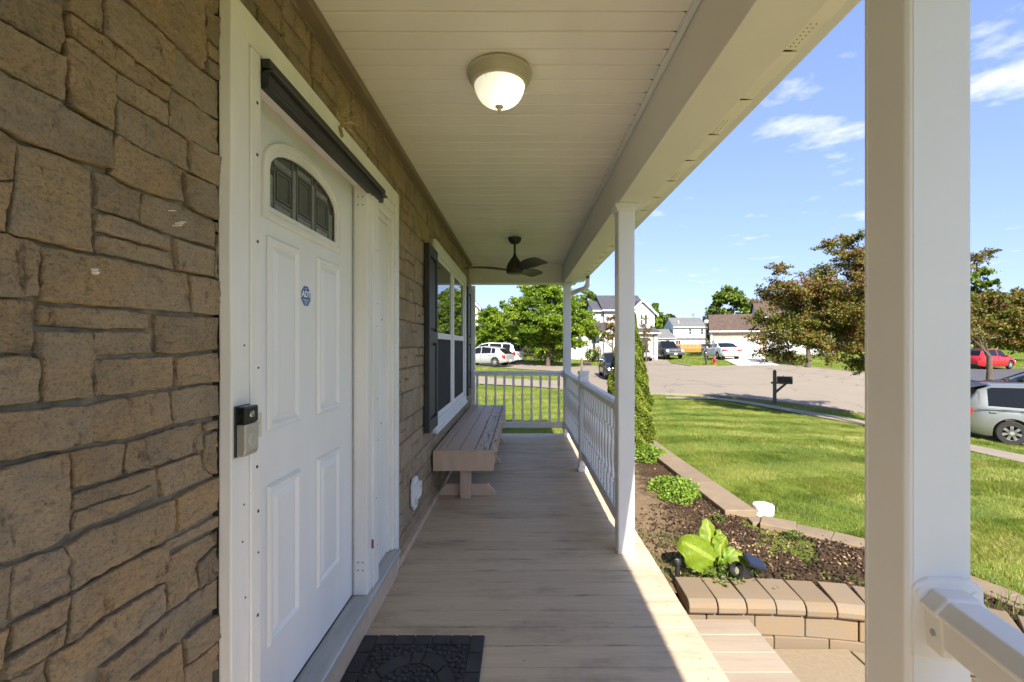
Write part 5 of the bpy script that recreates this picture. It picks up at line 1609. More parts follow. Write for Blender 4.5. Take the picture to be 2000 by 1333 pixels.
# ground cover by the wall caps and beside the porch edge
def scatter_bed(n, f, zoff=0.0):
    x = rng.uniform(.86, 3.0, n); y = rng.uniform(2.0, 7.3, n)
    k = inside(BED, x, y) & f(x, y)
    x, y = x[k], y[k]
    return np.stack([x, y, np.array([soil_z(a, b) for a, b in zip(x, y)]) + zoff], 1)
def wally(x):
    return np.interp(x, [p[0] for p in WC], [p[1] for p in WC])
dens = lambda x, y, s: np.array([mnoise.noise(Vector((a * s, b * s, 3.0))) for a, b in zip(x, y)])
C = scatter_bed(9000, lambda x, y: (y - wally(x) < .24 + .36 * np.clip(dens(x, y, 3.0) + .45, 0, 1)) & (x > 1.3))
C = C[rng.uniform(0, 1, len(C)) < np.clip(dens(C[:, 0], C[:, 1], 5) + .55, .1, 1)]
C[:, 2] += rng.uniform(.0, .055, len(C)) ** 1.2
V, Fa, ti = leaves(C, .026, rng, up=.7, aspect=.6)
gc = link('ground_cover', np_mesh('ground_cover', V, Fa, ti, LEAF_WEED)); gc['kind'] = 'stuff'; gc['label'] = 'low weedy ground cover behind the wall caps'
C = scatter_bed(26000, lambda x, y: (x > .93) & (x < 1.45) & (y < 3.7) & (dens(x, y, 3.3) + .1 > 0))
V, Fa, ti = blades(C, .055, rng, .004, .9)
gc = link('feathery_weeds', np_mesh('feathery_weeds', V, Fa, ti, LEAF_WEED)); gc['kind'] = 'stuff'; gc['label'] = 'fine feathery weeds between porch edge and lime plant'
C = scatter_bed(6500, lambda x, y: (x > 2.35) & (y < 2.75) & (y - wally(x) > .18) | ((x > 2.7) & (y < 2.3)))
V, Fa, ti = blades(C, .13, rng, .006, .5)
gc = link('tall_grass', np_mesh('tall_grass', V, Fa, ti, GRASS)); gc['kind'] = 'stuff'; gc['label'] = 'tall bright grass behind the wall beyond the nearest post'

# lime plant with a few very large leaves
lime = thing('lime_leaf_plant', 'lime green plant with large floppy leaves beside the garden spotlight', 'plant', (1.30, 3.0, soil_z(1.30, 3.0)))
LB = Vector(lime.location)
def big_leaf(base, tip, width, nrm, cup, wav, m=LEAF_LIME, notch=.0):
    """broad blade from base to tip (places in the bed), its face turned towards nrm"""
    base, tip = Vector(base) - LB, Vector(tip) - LB
    d = tip - base; L = d.length
    t = d.normalized(); u = Vector(nrm); u = (u - t * u.dot(t)).normalized(); s = t.cross(u)
    nL, nW = 16, 14
    vs = []
    for i in range(nL + 1):
        f = i / nL
        w = width * max(.02, (math.sin(math.pi * min(1, .10 + .90 * f) ** .9)) ** .5) * (1 if f < .999 else .10)
        for j in range(nW + 1):
            g = j / nW * 2 - 1
            back = -notch * L * abs(g) ** 1.5 * (1 - f) ** 2
            ph = wav * (abs(g) ** 1.5) * math.sin(f * 15 + g * 4) + .0065 * math.cos(abs(g) * 19 - f * 15) * min(1, 4 * f) - cup * width * (g * g) - cup * .6 * L * (f - .3) ** 2 + .011 * math.sin(f * 24 + abs(g) * 7) * max(0, abs(g) - .45) + .006 * math.exp(-(g * 7) ** 2)
            vs.append(base + t * (L * f + back) + s * g * w / 2 + u * ph)
    fs = [(i * (nW + 1) + j, i * (nW + 1) + j + 1, (i + 1) * (nW + 1) + j + 1, (i + 1) * (nW + 1) + j) for i in range(nL) for j in range(nW)]
    tt = [min(1, .30 + .6 * (abs((k % nW) - (nW - 1) / 2) < 1.2) + R.uniform(-.12, .2)) for k in range(len(fs))]
    return link('leaf', np_mesh('leaf', [tuple(v) for v in vs], fs, tt, m, True), None, lime)
big_leaf((1.265, 2.98, -.005), (1.06, 2.96, .125), .225, (-.15, -.75, .62), .22, .012, notch=.25)
big_leaf((1.275, 3.05, .02), (1.275, 3.12, .215), .125, (.1, -.9, .35), .15, .008)
big_leaf((1.30, 3.03, .02), (1.365, 3.03, .13), .12, (.35, -.75, .5), .2, .010)
big_leaf((1.355, 3.0, .055), (1.575, 2.93, .0), .135, (.12, -.45, .85), .35, .008)
big_leaf((1.28, 3.0, .0), (1.20, 3.06, .10), .10, (-.1, -.8, .6), .25, .012)
big_leaf((1.31, 3.0, .0), (1.345, 3.07, .16), .085, (.2, -.9, .3), .2, .010)
big_leaf((1.32, 2.97, .0), (1.40, 2.98, .075), .08, (.3, -.6, .7), .3, .012, LEAF_SEDUM)
big_leaf((1.29, 2.90, -.10), (1.40, 2.80, -.085), .075, (0, -.4, .9), .3, .010)
big_leaf((1.27, 2.92, -.10), (1.25, 2.83, -.06), .07, (0, -.5, .8), .3, .012, LEAF_SEDUM)
big_leaf((1.31, 2.98, -.04), (1.33, 2.91, .03), .075, (.3, -.8, .4), .3, .012, LEAF_SEDUM)
big_leaf((1.29, 2.97, -.05), (1.275, 2.90, .01), .065, (-.2, -.8, .4), .3, .012, LEAF_SEDUM)
sm = MB()
for tp_ in ((-.035, -.02, .115), (-.025, .05, .14), (.0, .03, .14), (.055, .0, .175), (.0, -.08, .03)):
    sm.tube([(0, 0, -.01), (tp_[0] * .5, tp_[1] * .5, tp_[2] * .6), tp_], [.008, .007, .005], 6)
part('stem', sm, LEAF_SEDUM, lime)
C = np.stack([rng.normal(0, .09, 500), rng.normal(-.07, .07, 500), rng.uniform(.0, .10, 500)], 1)
foliage('small_leaves', lime, C, .032, LEAF_WEED, rng, up=.6, aspect=.6)

sp = thing('garden_spotlight', 'black solar garden spotlight tipped over by the lime green plant', 'garden light', (1.385, 2.87, soil_z(1.385, 2.87) + .012))
Mh = T(.0, .0, .085, 0) @ Vector((-.62, -.38, .45)).to_track_quat('Z', 'Y').to_matrix().to_4x4()
part('lamp_head', MB().lathe([(.001, -.10), (.030, -.10), (.034, -.092), (.037, .0), (.044, .02), (.046, .055), (.042, .055), (.040, .02), (.034, .012), (.001, .012)], 28, Mh, caps=False), BLACK, sp, smooth=40)
part('lens', MB().lathe([(.033, .014), (.020, .018), (.001, .019)], 20, Mh), MAT('cloudy_lens', (.35, .33, .25), .25, .1), sp, smooth=40)
Mp = T(.11, .03, .125, .25) @ Matrix.Rotation(.42, 4, 'Y') @ Matrix.Rotation(.5, 4, 'X')
part('solar_panel', MB().box(-.085, .065, -.045, .045, -.010, .010, Mp), BLACK, sp, bevel=.003)
part('solar_cell', MB().box(-.078, .058, -.038, .038, .0105, .0115, Mp), MAT('solar_cell', (.01, .012, .03), .15, .1), sp)
part('arm', MB().tube([(.02, .0, .07), (.07, .015, .075), (.10, .025, .11)], .008, 8), BLACK, sp)
part('stake', MB().tube([(.03, .0, .06), (.03, .0, -.06)], [.01, .004], 8), BLACK, sp)
part('adjusting_knob', MB().lathe([(.001, -.012), (.018, -.012), (.018, .012), (.012, .014), (.001, .014)], 16, T(.0, -.05, .012, rx=math.pi / 2)), BLACK, sp, smooth=35)

pp = thing('sprinkler_riser', 'short black pop-up sprinkler at the porch edge by the first cap', 'sprinkler', (1.005, 2.93, -.14))
part('body', MB().lathe([(.001, -.05), (.0165, -.05), (.0165, .135), (.001, .135)], 20), BLACK, pp, smooth=40)
part('cap', MB().lathe([(.022, .135), (.022, .158), (.019, .163), (.012, .163), (.012, .158), (.001, .158)], 20), BLACK, pp, smooth=40)
part('nozzle_ring', MB().lathe([(.0115, .1585), (.0115, .1615), (.008, .1615), (.008, .1585)], 16, caps=False), SILVER, pp)

dr = thing('drain_cap', 'white plastic drain pipe cap standing in the lawn behind the edging', 'drain cap', (2.19, 4.12, -.125))
part('pipe', MB().lathe([(.0855, -.08), (.0855, .045), (.001, .045)], 28), PVC, dr, smooth=40)
part('rim', MB().lathe([(.0865, .040), (.089, .046), (.089, .082), (.083, .088), (.060, .088), (.058, .080), (.001, .080)], 28), PVC, dr, smooth=35)
part('plug_nut', MB().box(-.022, .022, -.022, .022, .0805, .108), PVC, dr, bevel=.004)

# ------------------------------------------------------------------ arborvitae
def thuja(label, x, y, z, h, r0, n, seed):
    g = np.random.default_rng(seed)
    t = thing('arborvitae', label, 'evergreen', (x, y, z))
    part('trunk', MB().tube([(0, 0, -.05), (0, 0, h * .5), (.01, 0, h * .9)], [.045, .03, .008], 8), BARK, t)
    f = g.uniform(0, 1, n) ** .9
    a = g.uniform(0, 2 * math.pi, n)
    prof = np.interp(f, [0, .04, .18, .45, .75, .92, 1], [.70, .92, 1.0, .80, .48, .25, .06]) * r0
    lump = 1 + .09 * np.sin(a * 5 + f * 23) + .07 * np.sin(a * 3 - f * 31) + .07 * np.sin(a * 9 + f * 60)
    rr = prof * lump * (1 - .38 * g.uniform(0, 1, n) ** 2.2)
    C = np.stack([rr * np.cos(a), rr * np.sin(a), f * h], 1)
    out = np.stack([np.cos(a), np.sin(a), np.full(n, .4)], 1)
    V, Fa, ti = leaves(C, .036, g, up=.3, aspect=.45, curl=.1, normal=out * 1.0)
    link('crown', np_mesh('crown', V, Fa, ti, LEAF_THUJA), None, t)
    return t
thuja('tall narrow green arborvitae at the far end of the garden bed', 1.53, 6.50, -.14, 2.15, .335, 62000, 4)

# ------------------------------------------------------------------ lawn grass
def vnoise(x, y, sc_, seed):
    """cheap smooth value noise on arrays"""
    g = np.random.default_rng(seed).uniform(0, 1, (256, 256))
    u, v = x * sc_, y * sc_
    i, j = np.floor(u).astype(int), np.floor(v).astype(int)
    f, h = u - i, v - j
    f = f * f * (3 - 2 * f); h = h * h * (3 - 2 * h)
    q = lambda a, b: g[a % 256, b % 256]
    return (q(i, j) * (1 - f) + q(i + 1, j) * f) * (1 - h) + (q(i, j + 1) * (1 - f) + q(i + 1, j + 1) * f) * h
def grass_patch(name, poly, n, hgt, wid, rng, lean=.6, ex=()):
    p = np.array(poly); lo, hi = p.min(0), p.max(0)
    m_ = n * 5
    x = rng.uniform(lo[0], hi[0], m_); y = rng.uniform(lo[1], hi[1], m_)
    k = inside(poly, x, y)
    for e in ex:
        k &= ~inside(e, x, y)
    cl_ = .5 * vnoise(x, y, 9, 1) + .5 * vnoise(x, y, 3.1, 2)
    k &= rng.uniform(0, 1, m_) < np.clip(cl_ * 2.4 - .45, .12, 1)
    x, y, cl_ = x[k][:n], y[k][:n], cl_[k][:n]
    z = ground_np(x, y)
    C = np.stack([x, y, z - .004], 1)
    n = len(x)
    a = rng.uniform(0, 2 * math.pi, n)
    la = .9 + math.pi * (np.sin(2 * math.pi * (x * .34 - y * .94) / 1.3) > 0) + 2.2 * (vnoise(x, y, 1.4, 3) - .5) + rng.normal(0, .9, n)
    d = np.stack([np.cos(la), np.sin(la), np.zeros(n)], 1)
    s_ = np.stack([-np.sin(a), np.cos(a), np.zeros(n)], 1)
    H = (hgt * (.45 + 1.1 * cl_) * rng.uniform(.6, 1.3, n))[:, None]
    L = (rng.uniform(.15, 1.2, n) * lean)[:, None] * H
    W = (wid * rng.uniform(.7, 1.3, n))[:, None]
    up = np.array([[0, 0, 1.0]])
    V = np.stack([C - s_ * W * .5, C + s_ * W * .5, C + up * H + d * L], 1).reshape(-1, 3)
    # straw-coloured blades gather in dry spots, darker green in the damp ones
    ti = np.clip(.15 + .75 * (.6 * vnoise(x, y, 1.1, 4) + .4 * vnoise(x, y, 4.5, 5)) + rng.normal(0, .16, n), 0, 1)
    o = link(name, np_mesh(name, V, np.arange(n * 3).reshape(-1, 3), ti, GRASS)); o['kind'] = 'stuff'
    o['label'] = 'mown green lawn grass'
    return o
BEDOUT = [(0.78, 2.0), (0.78, 7.38), (2.075, 7.38), (2.10, 4.1)] + [(x + .02, y + .01) for x, y in CURVE_O] + [(3.16, 1.0), (0.78, 1.0)]
PORCH = [(-9, -5), (0.9, -5), (0.9, 7.24), (-.76, 7.24), (-.76, 7.45), (-9, 7.45)]
EX = (BEDOUT, WALKPOLY, PORCH, STREET, WALK_F, DRIVE_L)
rng = np.random.default_rng(8)
grass_patch('lawn_grass', [(2.06, 7.4), (2.06, 4.0), (2.9, 3.0), (3.14, 1.5), (6.2, 2.6), (7.4, 6.0), (5.2, 7.4)], 200000, .036, .0046, rng, 1.0, EX)
grass_patch('lawn_grass', [(1.7, 7.4), (7.4, 6.0), (12.5, 12.0), (8, 17.5), (2.5, 14)], 150000, .04, .0075, rng, 1.0, EX)
grass_patch('lawn_grass', [(-2.6, 7.45), (2.4, 7.4), (6.5, 19), (-4, 19.5)], 70000, .05, .008, rng, .7, EX)
grass_patch('lawn_grass', [(5, 2.6), (13, 6), (17, 11), (12.5, 16), (6.2, 7.4)], 60000, .055, .010, rng, .7, EX)
grass_patch('lawn_grass', [(2, 14), (8, 16), (22, 8), (22, 14), (11, 22), (0, 22)], 40000, .055, .012, rng, .7, EX)
EX2 = (STREET, DRIVE_L, DRIVE_H, DRIVE_P, DRIVE_S, DRIVE_R, WALK_F)
grass_patch('lawn_grass', [(-6, 22), (5, 21), (8, 30), (22, 34), (45, 34), (48, 52), (-8, 52)], 90000, .08, .022, rng, .7, EX2)
# ------------------------------------------------------------------ trees
def tree(name, label, base, h, clumps, nleaf, lsize, m, seed, trunk_r=.12, fork=.3, cat='tree', group=None, flat=.75, limbs=12, up=.2, aspect=.7):
    """clumps: (x, y, z, r) relative to the base; leaves are spread through each clump, limbs run from the trunk to clumps"""
    g = np.random.default_rng(seed); rr = random.Random(seed)
    t = thing(name, label, cat, base, group=group)
    cl = np.array(clumps, float)
    w = cl[:, 3] ** 2; w /= w.sum()
    ci = g.choice(len(cl), nleaf, p=w)
    # leaves sit along short twigs that radiate from each clump, so the outline is spiky and gaps stay open
    K = 13
    tw = g.normal(size=(len(cl), K, 3)); tw[:, :, 2] = tw[:, :, 2] * .8 + .25
    tw /= np.linalg.norm(tw, axis=2, keepdims=True)
    tl_ = g.uniform(.7, 1.45, (len(cl), K))
    kk = g.integers(0, K, nleaf)
    f_ = g.uniform(0, 1, nleaf) ** .75
    off = tw[ci, kk] * (f_ * tl_[ci, kk] * cl[ci, 3])[:, None]
    off += g.normal(size=(nleaf, 3)) * (cl[ci, 3] * (.20 - .10 * f_))[:, None]
    off[:, 2] *= flat
    C = cl[ci, :3] + off
    V, Fa, ti = leaves(C, lsize, g, up=up, aspect=aspect, curl=.3)
    link('crown', np_mesh('crown', V, Fa, ti, m), None, t)
    tb = MB()
    top = Vector((cl[:, 0].mean() * .6, cl[:, 1].mean() * .6, h * .72))
    fk = Vector((0, 0, h * fork))
    tb.tube([(0, 0, -.15), (trunk_r * .2, 0, fk.z * .5), fk, fk.lerp(top, .5) + Vector((rr.uniform(-.1, .1), 0, 0)), top], [trunk_r * 1.25, trunk_r, trunk_r * .9, trunk_r * .55, trunk_r * .15], 10)
    part('trunk', tb, BARK, t, smooth=60)
    lm = MB()
    for i in g.choice(len(cl), min(limbs, len(cl)), replace=False):
        c = Vector(cl[i, :3])
        s = fk.lerp(top, rr.uniform(0, .7))
        mid = s.lerp(c, .5) + Vector((rr.uniform(-.1, .1), rr.uniform(-.1, .1), -.08 * (c - s).length + rr.uniform(0, .1))) 
        lm.tube([s, mid, c, c + (c - mid) * .12], [trunk_r * .42, trunk_r * .3, trunk_r * .14, trunk_r * .05], 6)
        for _ in range(3):
            e = c + Vector((rr.uniform(-1, 1), rr.uniform(-1, 1), rr.uniform(-.4, 1))) * cl[i, 3] * .9
            lm.tube([mid.lerp(c, .6), mid.lerp(e, .7), e], [trunk_r * .14, trunk_r * .09, trunk_r * .03], 5)
    if lsize < .1:
        for i in range(len(cl)):
            for k in range(K):
                c = Vector(cl[i, :3]); e = c + Vector(tw[i, k]) * (tl_[i, k] * cl[i, 3] * .95); e.z = c.z + (e.z - c.z) * flat
                lm.tube([c, c.lerp(e, .5) + Vector((0, 0, .02)), e], [.010, .006, .002], 4)
    part('limbs', lm, BARK, t, smooth=60)
    return t

def ball(rx, ry, z0, z1, n, rc, seed, hollow=.25, top=1.0):
    """clump centres filling an uneven egg between z0 and z1"""
    g = random.Random(seed); out = []
    cz, hz = (z0 + z1) / 2, (z1 - z0) / 2
    while len(out) < n:
        x, y, z = g.uniform(-1, 1), g.uniform(-1, 1), g.uniform(-1, 1)
        q = math.sqrt(x * x + y * y + z * z)
        if q > 1 or q < hollow: continue
        k = 1 - .35 * max(0, z) * top
        out.append((x * rx * k, y * ry * k, cz + z * hz, rc * g.uniform(.65, 1.25)))
    return out

def at(px, Y, dz=0.0):
    x = (px - 1018) / F * Y
    return (x, Y, G(x, Y) + dz)

# the bronze crab-apple on the front lawn, half hidden by the nearest post
bx_, by2, bz_ = at(1712, 13.0)
CR = [(-2.95, -.3, 3.75, .30), (-2.7, .1, 3.35, .45), (-2.9, .2, 2.95, .5), (-2.4, -.4, 3.0, .6), (-1.3, .1, 4.55, .34), (-.95, -.1, 4.25, .45), (-.55, .2, 4.7, .42), (-.2, 0, 4.4, .6),
      (-1.35, .3, 3.55, .6), (-1.9, -.2, 3.2, .6), (-2.0, .4, 2.6, .7), (-2.8, 0, 2.2, .62), (-3.3, .2, 2.35, .33), (-3.1, -.3, 1.75, .5), (-2.5, -.6, 1.7, .65), (-2.9, .2, 1.3, .42), (-2.45, .1, 1.05, .4), (-1.7, -.5, 1.4, .6),
      (-1.2, -.8, 2.2, .75), (-.5, -.7, 3.1, .8), (-1.0, .5, 2.9, .8), (-1.6, .9, 2.0, .75), (-.4, 1.1, 2.2, .9), (-.9, -.5, 1.35, .5), (-.3, -.9, 1.7, .7),
      (.4, -.6, 2.6, .9), (.5, .5, 3.6, .8), (1.0, .2, 2.9, .8), (1.2, -.8, 2.1, .8), (1.6, .4, 3.4, .55), (1.8, -.1, 2.5, .6), (2.9, .0, 4.15, .30), (3.3, .1, 4.32, .22), (2.5, 0, 3.95, .35), (1.9, .8, 1.9, .6), (1.4, 0, 1.5, .5), (.6, 1.2, 1.8, .7), (.0, .4, 4.0, .6), (-1.9, 1.2, 3.0, .5),
      (-.65, -.2, .95, .35), (-.25, .1, .75, .3)]
CR += [(x - .2, y, z, r_) for x, y, z, r_ in ball(2.5, 1.4, 1.0, 3.9, 26, .55, 90)]
CR = [(x, y, 1.0 + z * .93, r_) for x, y, z, r_ in CR]
tree('crabapple_tree', 'bronze and green crabapple tree behind the nearest porch post', (bx_, by2, bz_), 5.2, CR, 115000, .064, LEAF_RED, 3, .13, .28, flat=.7, limbs=30)
# bronze trees across the street on the right
x, y, z = at(1915, 45); tree('bronze_tree', 'rounded bronze tree above the rear of the red car', (x, y, z), 7, ball(3.0, 2.5, 1.6, 7.2, 40, 1.0, 5), 13000, .27, LEAF_RED, 6, .16, .25, group='bronze street trees')
x, y, z = at(2010, 47); tree('bronze_tree', 'wide bronze tree above the bonnet of the red car', (x, y, z), 7.4, ball(4.2, 3, 1.2, 7.4, 55, 1.15, 8), 17000, .27, LEAF_RED, 9, .17, .22, group='bronze street trees')
x, y, z = at(1932, 27.5); tree('street_sapling', 'thin dark trunk of a young street tree before the red car', (x, y, z), 3.3, [(-.3, 0, 3.0, .5), (-.8, .2, 3.4, .4), (-1.2, 0, 2.9, .5)], 260, .12, LEAF_RED, 10, .14, .5)
x, y, z = at(1578, 33.0); tree('street_tree', 'small street tree with a pale straight trunk across the road', (x, y, z), 4.6, ball(1.9, 1.6, 1.7, 5.0, 26, .75, 12), 3500, .17, LEAF_RED, 12, .15, .4)
# two bright green trees beyond the porch end
x, y, z = at(1070, 37); tree('maple_tree', 'large bright green maple seen beyond the porch end', (x, y, z), 6.4, ball(3.35, 2.9, .75, 6.7, 105, .85, 14, top=1.0) + [(-3.0, 0, 4.6, .55), (-2.6, .3, 5.4, .5), (-1.6, 0, 6.3, .45), (3.3, 0, 2.6, .7), (3.2, .2, 3.7, .6), (.5, 0, 6.9, .5), (-.4, 0, 6.7, .5)], 62000, .18, LEAF_GREEN, 15, .16, .22, flat=.6, limbs=26)
x, y, z = at(972, 42); tree('young_maple_tree', 'smaller yellow green maple above the two white cars', (x, y, z), 5.2, ball(2.25, 1.9, 0.7, 5.0, 60, .70, 17) + [(.4, 0, 5.4, .38), (.55, 0, 5.0, .5)], 30000, .18, LEAF_GREEN, 18, .11, .25, flat=.6, limbs=18)
# bronze tree in front of the white house
x, y, z = at(1196, 43); tree('redbud_tree', 'small brown leaved tree before the white house', (x, y, z), 4.5, [(-.2, 0, 2.5, .6), (-.8, 0, 2.8, .5), (-1.5, .1, 3.3, .32), (-.3, 0, 3.5, .6), (.3, 0, 4.3, .5), (-.2, .2, 4.2, .38), (.4, .2, 3.1, .7), (-1.1, -.1, 2.2, .4), (.9, 0, 2.4, .6), (.8, .3, 3.7, .6)], 4200, .15, LEAF_RED, 20, .09, .3, limbs=10)
x, y, z = at(1262, 44); tree('redbud_tree', 'thin bronze tree beside the dark pickup and arborvitae', (x, y, z), 4.3, [(-.2, 0, 2.6, .5), (.2, 0, 3.1, .4), (.55, 0, 3.4, .3), (-.1, 0, 4.2, .4), (.3, 0, 2.2, .35), (.6, 0, 2.6, .25), (-.3, 0, 3.6, .5), (.1, 0, 1.6, .4)], 1000, .13, LEAF_RED, 22, .07, .3, limbs=8)
# trees far behind the roofs
def far_tree(px, Y, h, rx, n, m, seed, label, ls=.8):
    x, y, z = at(px, Y)
    tree('background_tree', label, (x, y, z), h, ball(rx, rx * .8, h * .15, h, 34, rx * .36, seed), int(n * 2.2), ls, m, seed, .25, .3, group='trees behind the houses', limbs=10)
far_tree(1424, 118, 14.6, 5.2, 6500, LEAF_MID, 31, 'tall rounded tree rising behind the brown garage roof')
far_tree(1474, 125, 13.0, 5.0, 3500, LEAF_GREEN, 32, 'paler green tree behind the crabapple leaves')
far_tree(1394, 112, 9.0, 2.6, 2500, LEAF_DARK, 33, 'dark narrow tree between the grey house and the brown garage')
far_tree(1291, 118, 9.3, 2.6, 2500, LEAF_MID, 34, 'green tree between the white house and the grey roof')
far_tree(1306, 122, 9.7, 2.2, 1800, LEAF_DARK, 35, 'dark treetop just left of the grey roof ridge')
far_tree(1277, 112, 11.0, 2.0, 1500, LEAF_GREEN, 36, 'pale tree close behind the white house corner')
far_tree(1146, 90, 11.5, 2.2, 1500, LEAF_MID, 37, 'dim tree behind the left end of the white house')
far_tree(1905, 95, 17.5, 5.0, 2500, LEAF_MID, 38, 'tall green treetop above the bronze trees on the right')
far_tree(1560, 100, 11.0, 7.0, 4500, LEAF_MID, 39, 'broad tree behind the crabapple and nearest post')
far_tree(1650, 105, 12.0, 7.0, 4500, LEAF_DARK, 40, 'dark broad tree hidden behind the nearest post')
far_tree(1790, 100, 12.0, 8.0, 4500, LEAF_MID, 41, 'broad green tree behind the nearest post on the right')
far_tree(2030, 100, 12.5, 8.0, 4500, LEAF_DARK, 42, 'dark tree behind the bronze trees at the right')
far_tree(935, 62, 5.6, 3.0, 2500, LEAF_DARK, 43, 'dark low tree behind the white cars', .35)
far_tree(890, 70, 8.5, 4.0, 2500, LEAF_MID, 44, 'green tree hidden beyond the porch wall', .4)
tl = []
g = random.Random(77)
pts = []
for k in range(420):
    a = -1.25 + 2.6 * k / 420
    rr_ = g.uniform(150, 185)
    pts.append((rr_ * math.sin(a), rr_ * math.cos(a), g.uniform(.5, 6.2)))
pts = np.array(pts)
g2 = np.random.default_rng(5)
ci = g2.integers(0, len(pts), 30000)
C = pts[ci] + g2.normal(size=(30000, 3)) * (2.4, 2.4, 1.3)
V, Fa, ti = leaves(C, 1.0, g2, up=.4, aspect=.8)
o = link('distant_treeline', np_mesh('distant_treeline', V, Fa, ti, LEAF_MID)); o['kind'] = 'stuff'; o['label'] = 'distant line of trees beyond the houses'

# shrubs by the white house and a dark hedge under the maple
def shrub(label, px, Y, rx, h, n, size, m, seed, name='shrub', ry=None):
    g = np.random.default_rng(seed)
    x, y, z = at(px, Y)
    t = thing(name, label, 'shrub', (x, y, z))
    d = g.normal(size=(n, 3)); d /= np.linalg.norm(d, axis=1, keepdims=True)
    rad = g.uniform(.35, 1, n) ** .5 * (1 + .2 * np.sin(d[:, 0] * 7) * np.cos(d[:, 2] * 6 + d[:, 1] * 5))
    C = d * rad[:, None] * (rx, ry or rx * .8, h * .5); C[:, 2] += h * .52
    V, Fa, ti = leaves(C, size, g, up=.5)
    link('foliage', np_mesh('foliage', V, Fa, ti, m), None, t)
    s = MB()
    for k in range(5):
        s.tube([(0, 0, -.05), (rx * .5 * math.cos(k * 1.3), rx * .4 * math.sin(k * 1.3), h * .6)], [.03, .01], 5)
    part('stem', s, BARK, t)
shrub('round bright green bush by the door of the white house', 1156, 46, .75, 1.35, 1500, .13, LEAF_GREEN, 51)
shrub('small orange leaved bush at the white house door', 1168.5, 47, .38, 1.7, 500, .13, LEAF_ORANGE, 52)
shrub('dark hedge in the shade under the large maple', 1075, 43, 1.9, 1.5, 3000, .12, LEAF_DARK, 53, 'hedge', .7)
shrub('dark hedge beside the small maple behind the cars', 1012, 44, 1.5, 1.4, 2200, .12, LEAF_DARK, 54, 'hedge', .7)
shrub('low green planting at the brown garage corner', 1391, 48.5, .8, .6, 700, .1, LEAF_WEED, 55)
shrub('dry brown bush at the porch wall behind the white cars', 930, 45, .8, 2.6, 900, .14, LEAF_RED, 56)
shrub('dark clump of ground plants before the orange fence', 1357, 50, 1.0, .3, 500, .1, LEAF_DARK, 57)

# ------------------------------------------------------------------ houses
def siding(name, col):
    m, nt, b, geo = newmat(name)
    sx = nt.nodes.new('ShaderNodeSeparateXYZ'); nt.links.new(geo.outputs['Position'], sx.inputs[0])
    w = nt.nodes.new('ShaderNodeMath'); w.operation = 'FRACT'
    mu = nt.nodes.new('ShaderNodeMath'); mu.operation = 'MULTIPLY'; mu.inputs[1].default_value = 7.0
    nt.links.new(sx.outputs['Z'], mu.inputs[0]); nt.links.new(mu.outputs[0], w.inputs[0])
    nt.links.new(ramp(nt, noise_tex(nt, geo, 1.5), [(.3, sc(col, .93)), (.7, col)]), b.inputs['Base Color'])
    b.inputs['Roughness'].default_value = .65
    bumpit(nt, b, w.outputs[0], .5, .03)
    return m
SIDE_WHITE = siding('white_lap_siding', (.54, .54, .54))
SIDE_GREY = siding('pale_grey_siding', (.56, .58, .62))
def shingle(name, col):
    return MAT(name, col, .9, .22, 2.2, bump=.5, bscale=9, bdist=.03, detail=8)
SH_DARK = shingle('charcoal_shingles', (.060, .058, .068))
SH_GREY = shingle('grey_shingles_far', (.13, .13, .13))
SH_BROWN = shingle('brown_shingles', (.090, .058, .043))
m_, nt, b, geo = newmat('mixed_red_brick')
bt = nt.nodes.new('ShaderNodeTexBrick'); bt.inputs['Scale'].default_value = 1.0
bt.inputs['Color1'].default_value = (.32, .17, .11, 1); bt.inputs['Color2'].default_value = (.44, .30, .21, 1); bt.inputs['Mortar'].default_value = (.45, .40, .34, 1)
bt.inputs['Brick Width'].default_value = .22; bt.inputs['Row Height'].default_value = .075; bt.inputs['Mortar Size'].default_value = .01
rot = nt.nodes.new('ShaderNodeMapping'); rot.inputs['Rotation'].default_value = (-math.pi / 2, 0, 0)
nt.links.new(geo.outputs['Position'], rot.inputs[0]); nt.links.new(rot.outputs[0], bt.inputs['Vector'])
nt.links.new(mixrgb(nt, .45, bt.outputs['Color'], ramp(nt, noise_tex(nt, geo, 5), [(.3, (.30, .17, .11)), (.7, (.50, .36, .26))])), b.inputs['Base Color'])
BRICK = m_
GARAGE = MAT('white_garage_door', (.58, .57, .54), .5, .02, 2)
FARTRIM = MAT('white_far_trim', (.74, .73, .71), .5, .02, 2)
DARKFIX = MAT('dark_fixture', (.03, .025, .022), .5, .1)

def hpart(h, name, mb, m, **k): return part(name, mb, m, h, **k)
def gable_x(h, x0, x1, y0, y1, z0, ze, rise, wm, rm, ov=.3, ends=True):
    """block with the ridge along x: the eave faces us"""
    ym = (y0 + y1) / 2
    w = hpart(h, 'wall', MB().prism([(y0, z0), (y1, z0), (y1, ze), (ym, ze + rise - .05), (y0, ze)], x0, x1, 'x'), wm)
    s = rise / (ym - y0); t = .14
    rf = MB().prism([(y0 - ov, ze - s * ov), (ym, ze + rise), (y1 + ov, ze - s * ov), (y1 + ov, ze - s * ov + t), (ym, ze + rise + t), (y0 - ov, ze - s * ov + t)], x0 - .25, x1 + .25, 'x')
    r = hpart(h, 'roof', rf, rm)
    part('gutter', MB().box(x0 - .25, x1 + .25, y0 - ov - .12, y0 - ov - .005, ze - s * ov - .02, ze - s * ov + .12), FARTRIM, r)
    return w, r
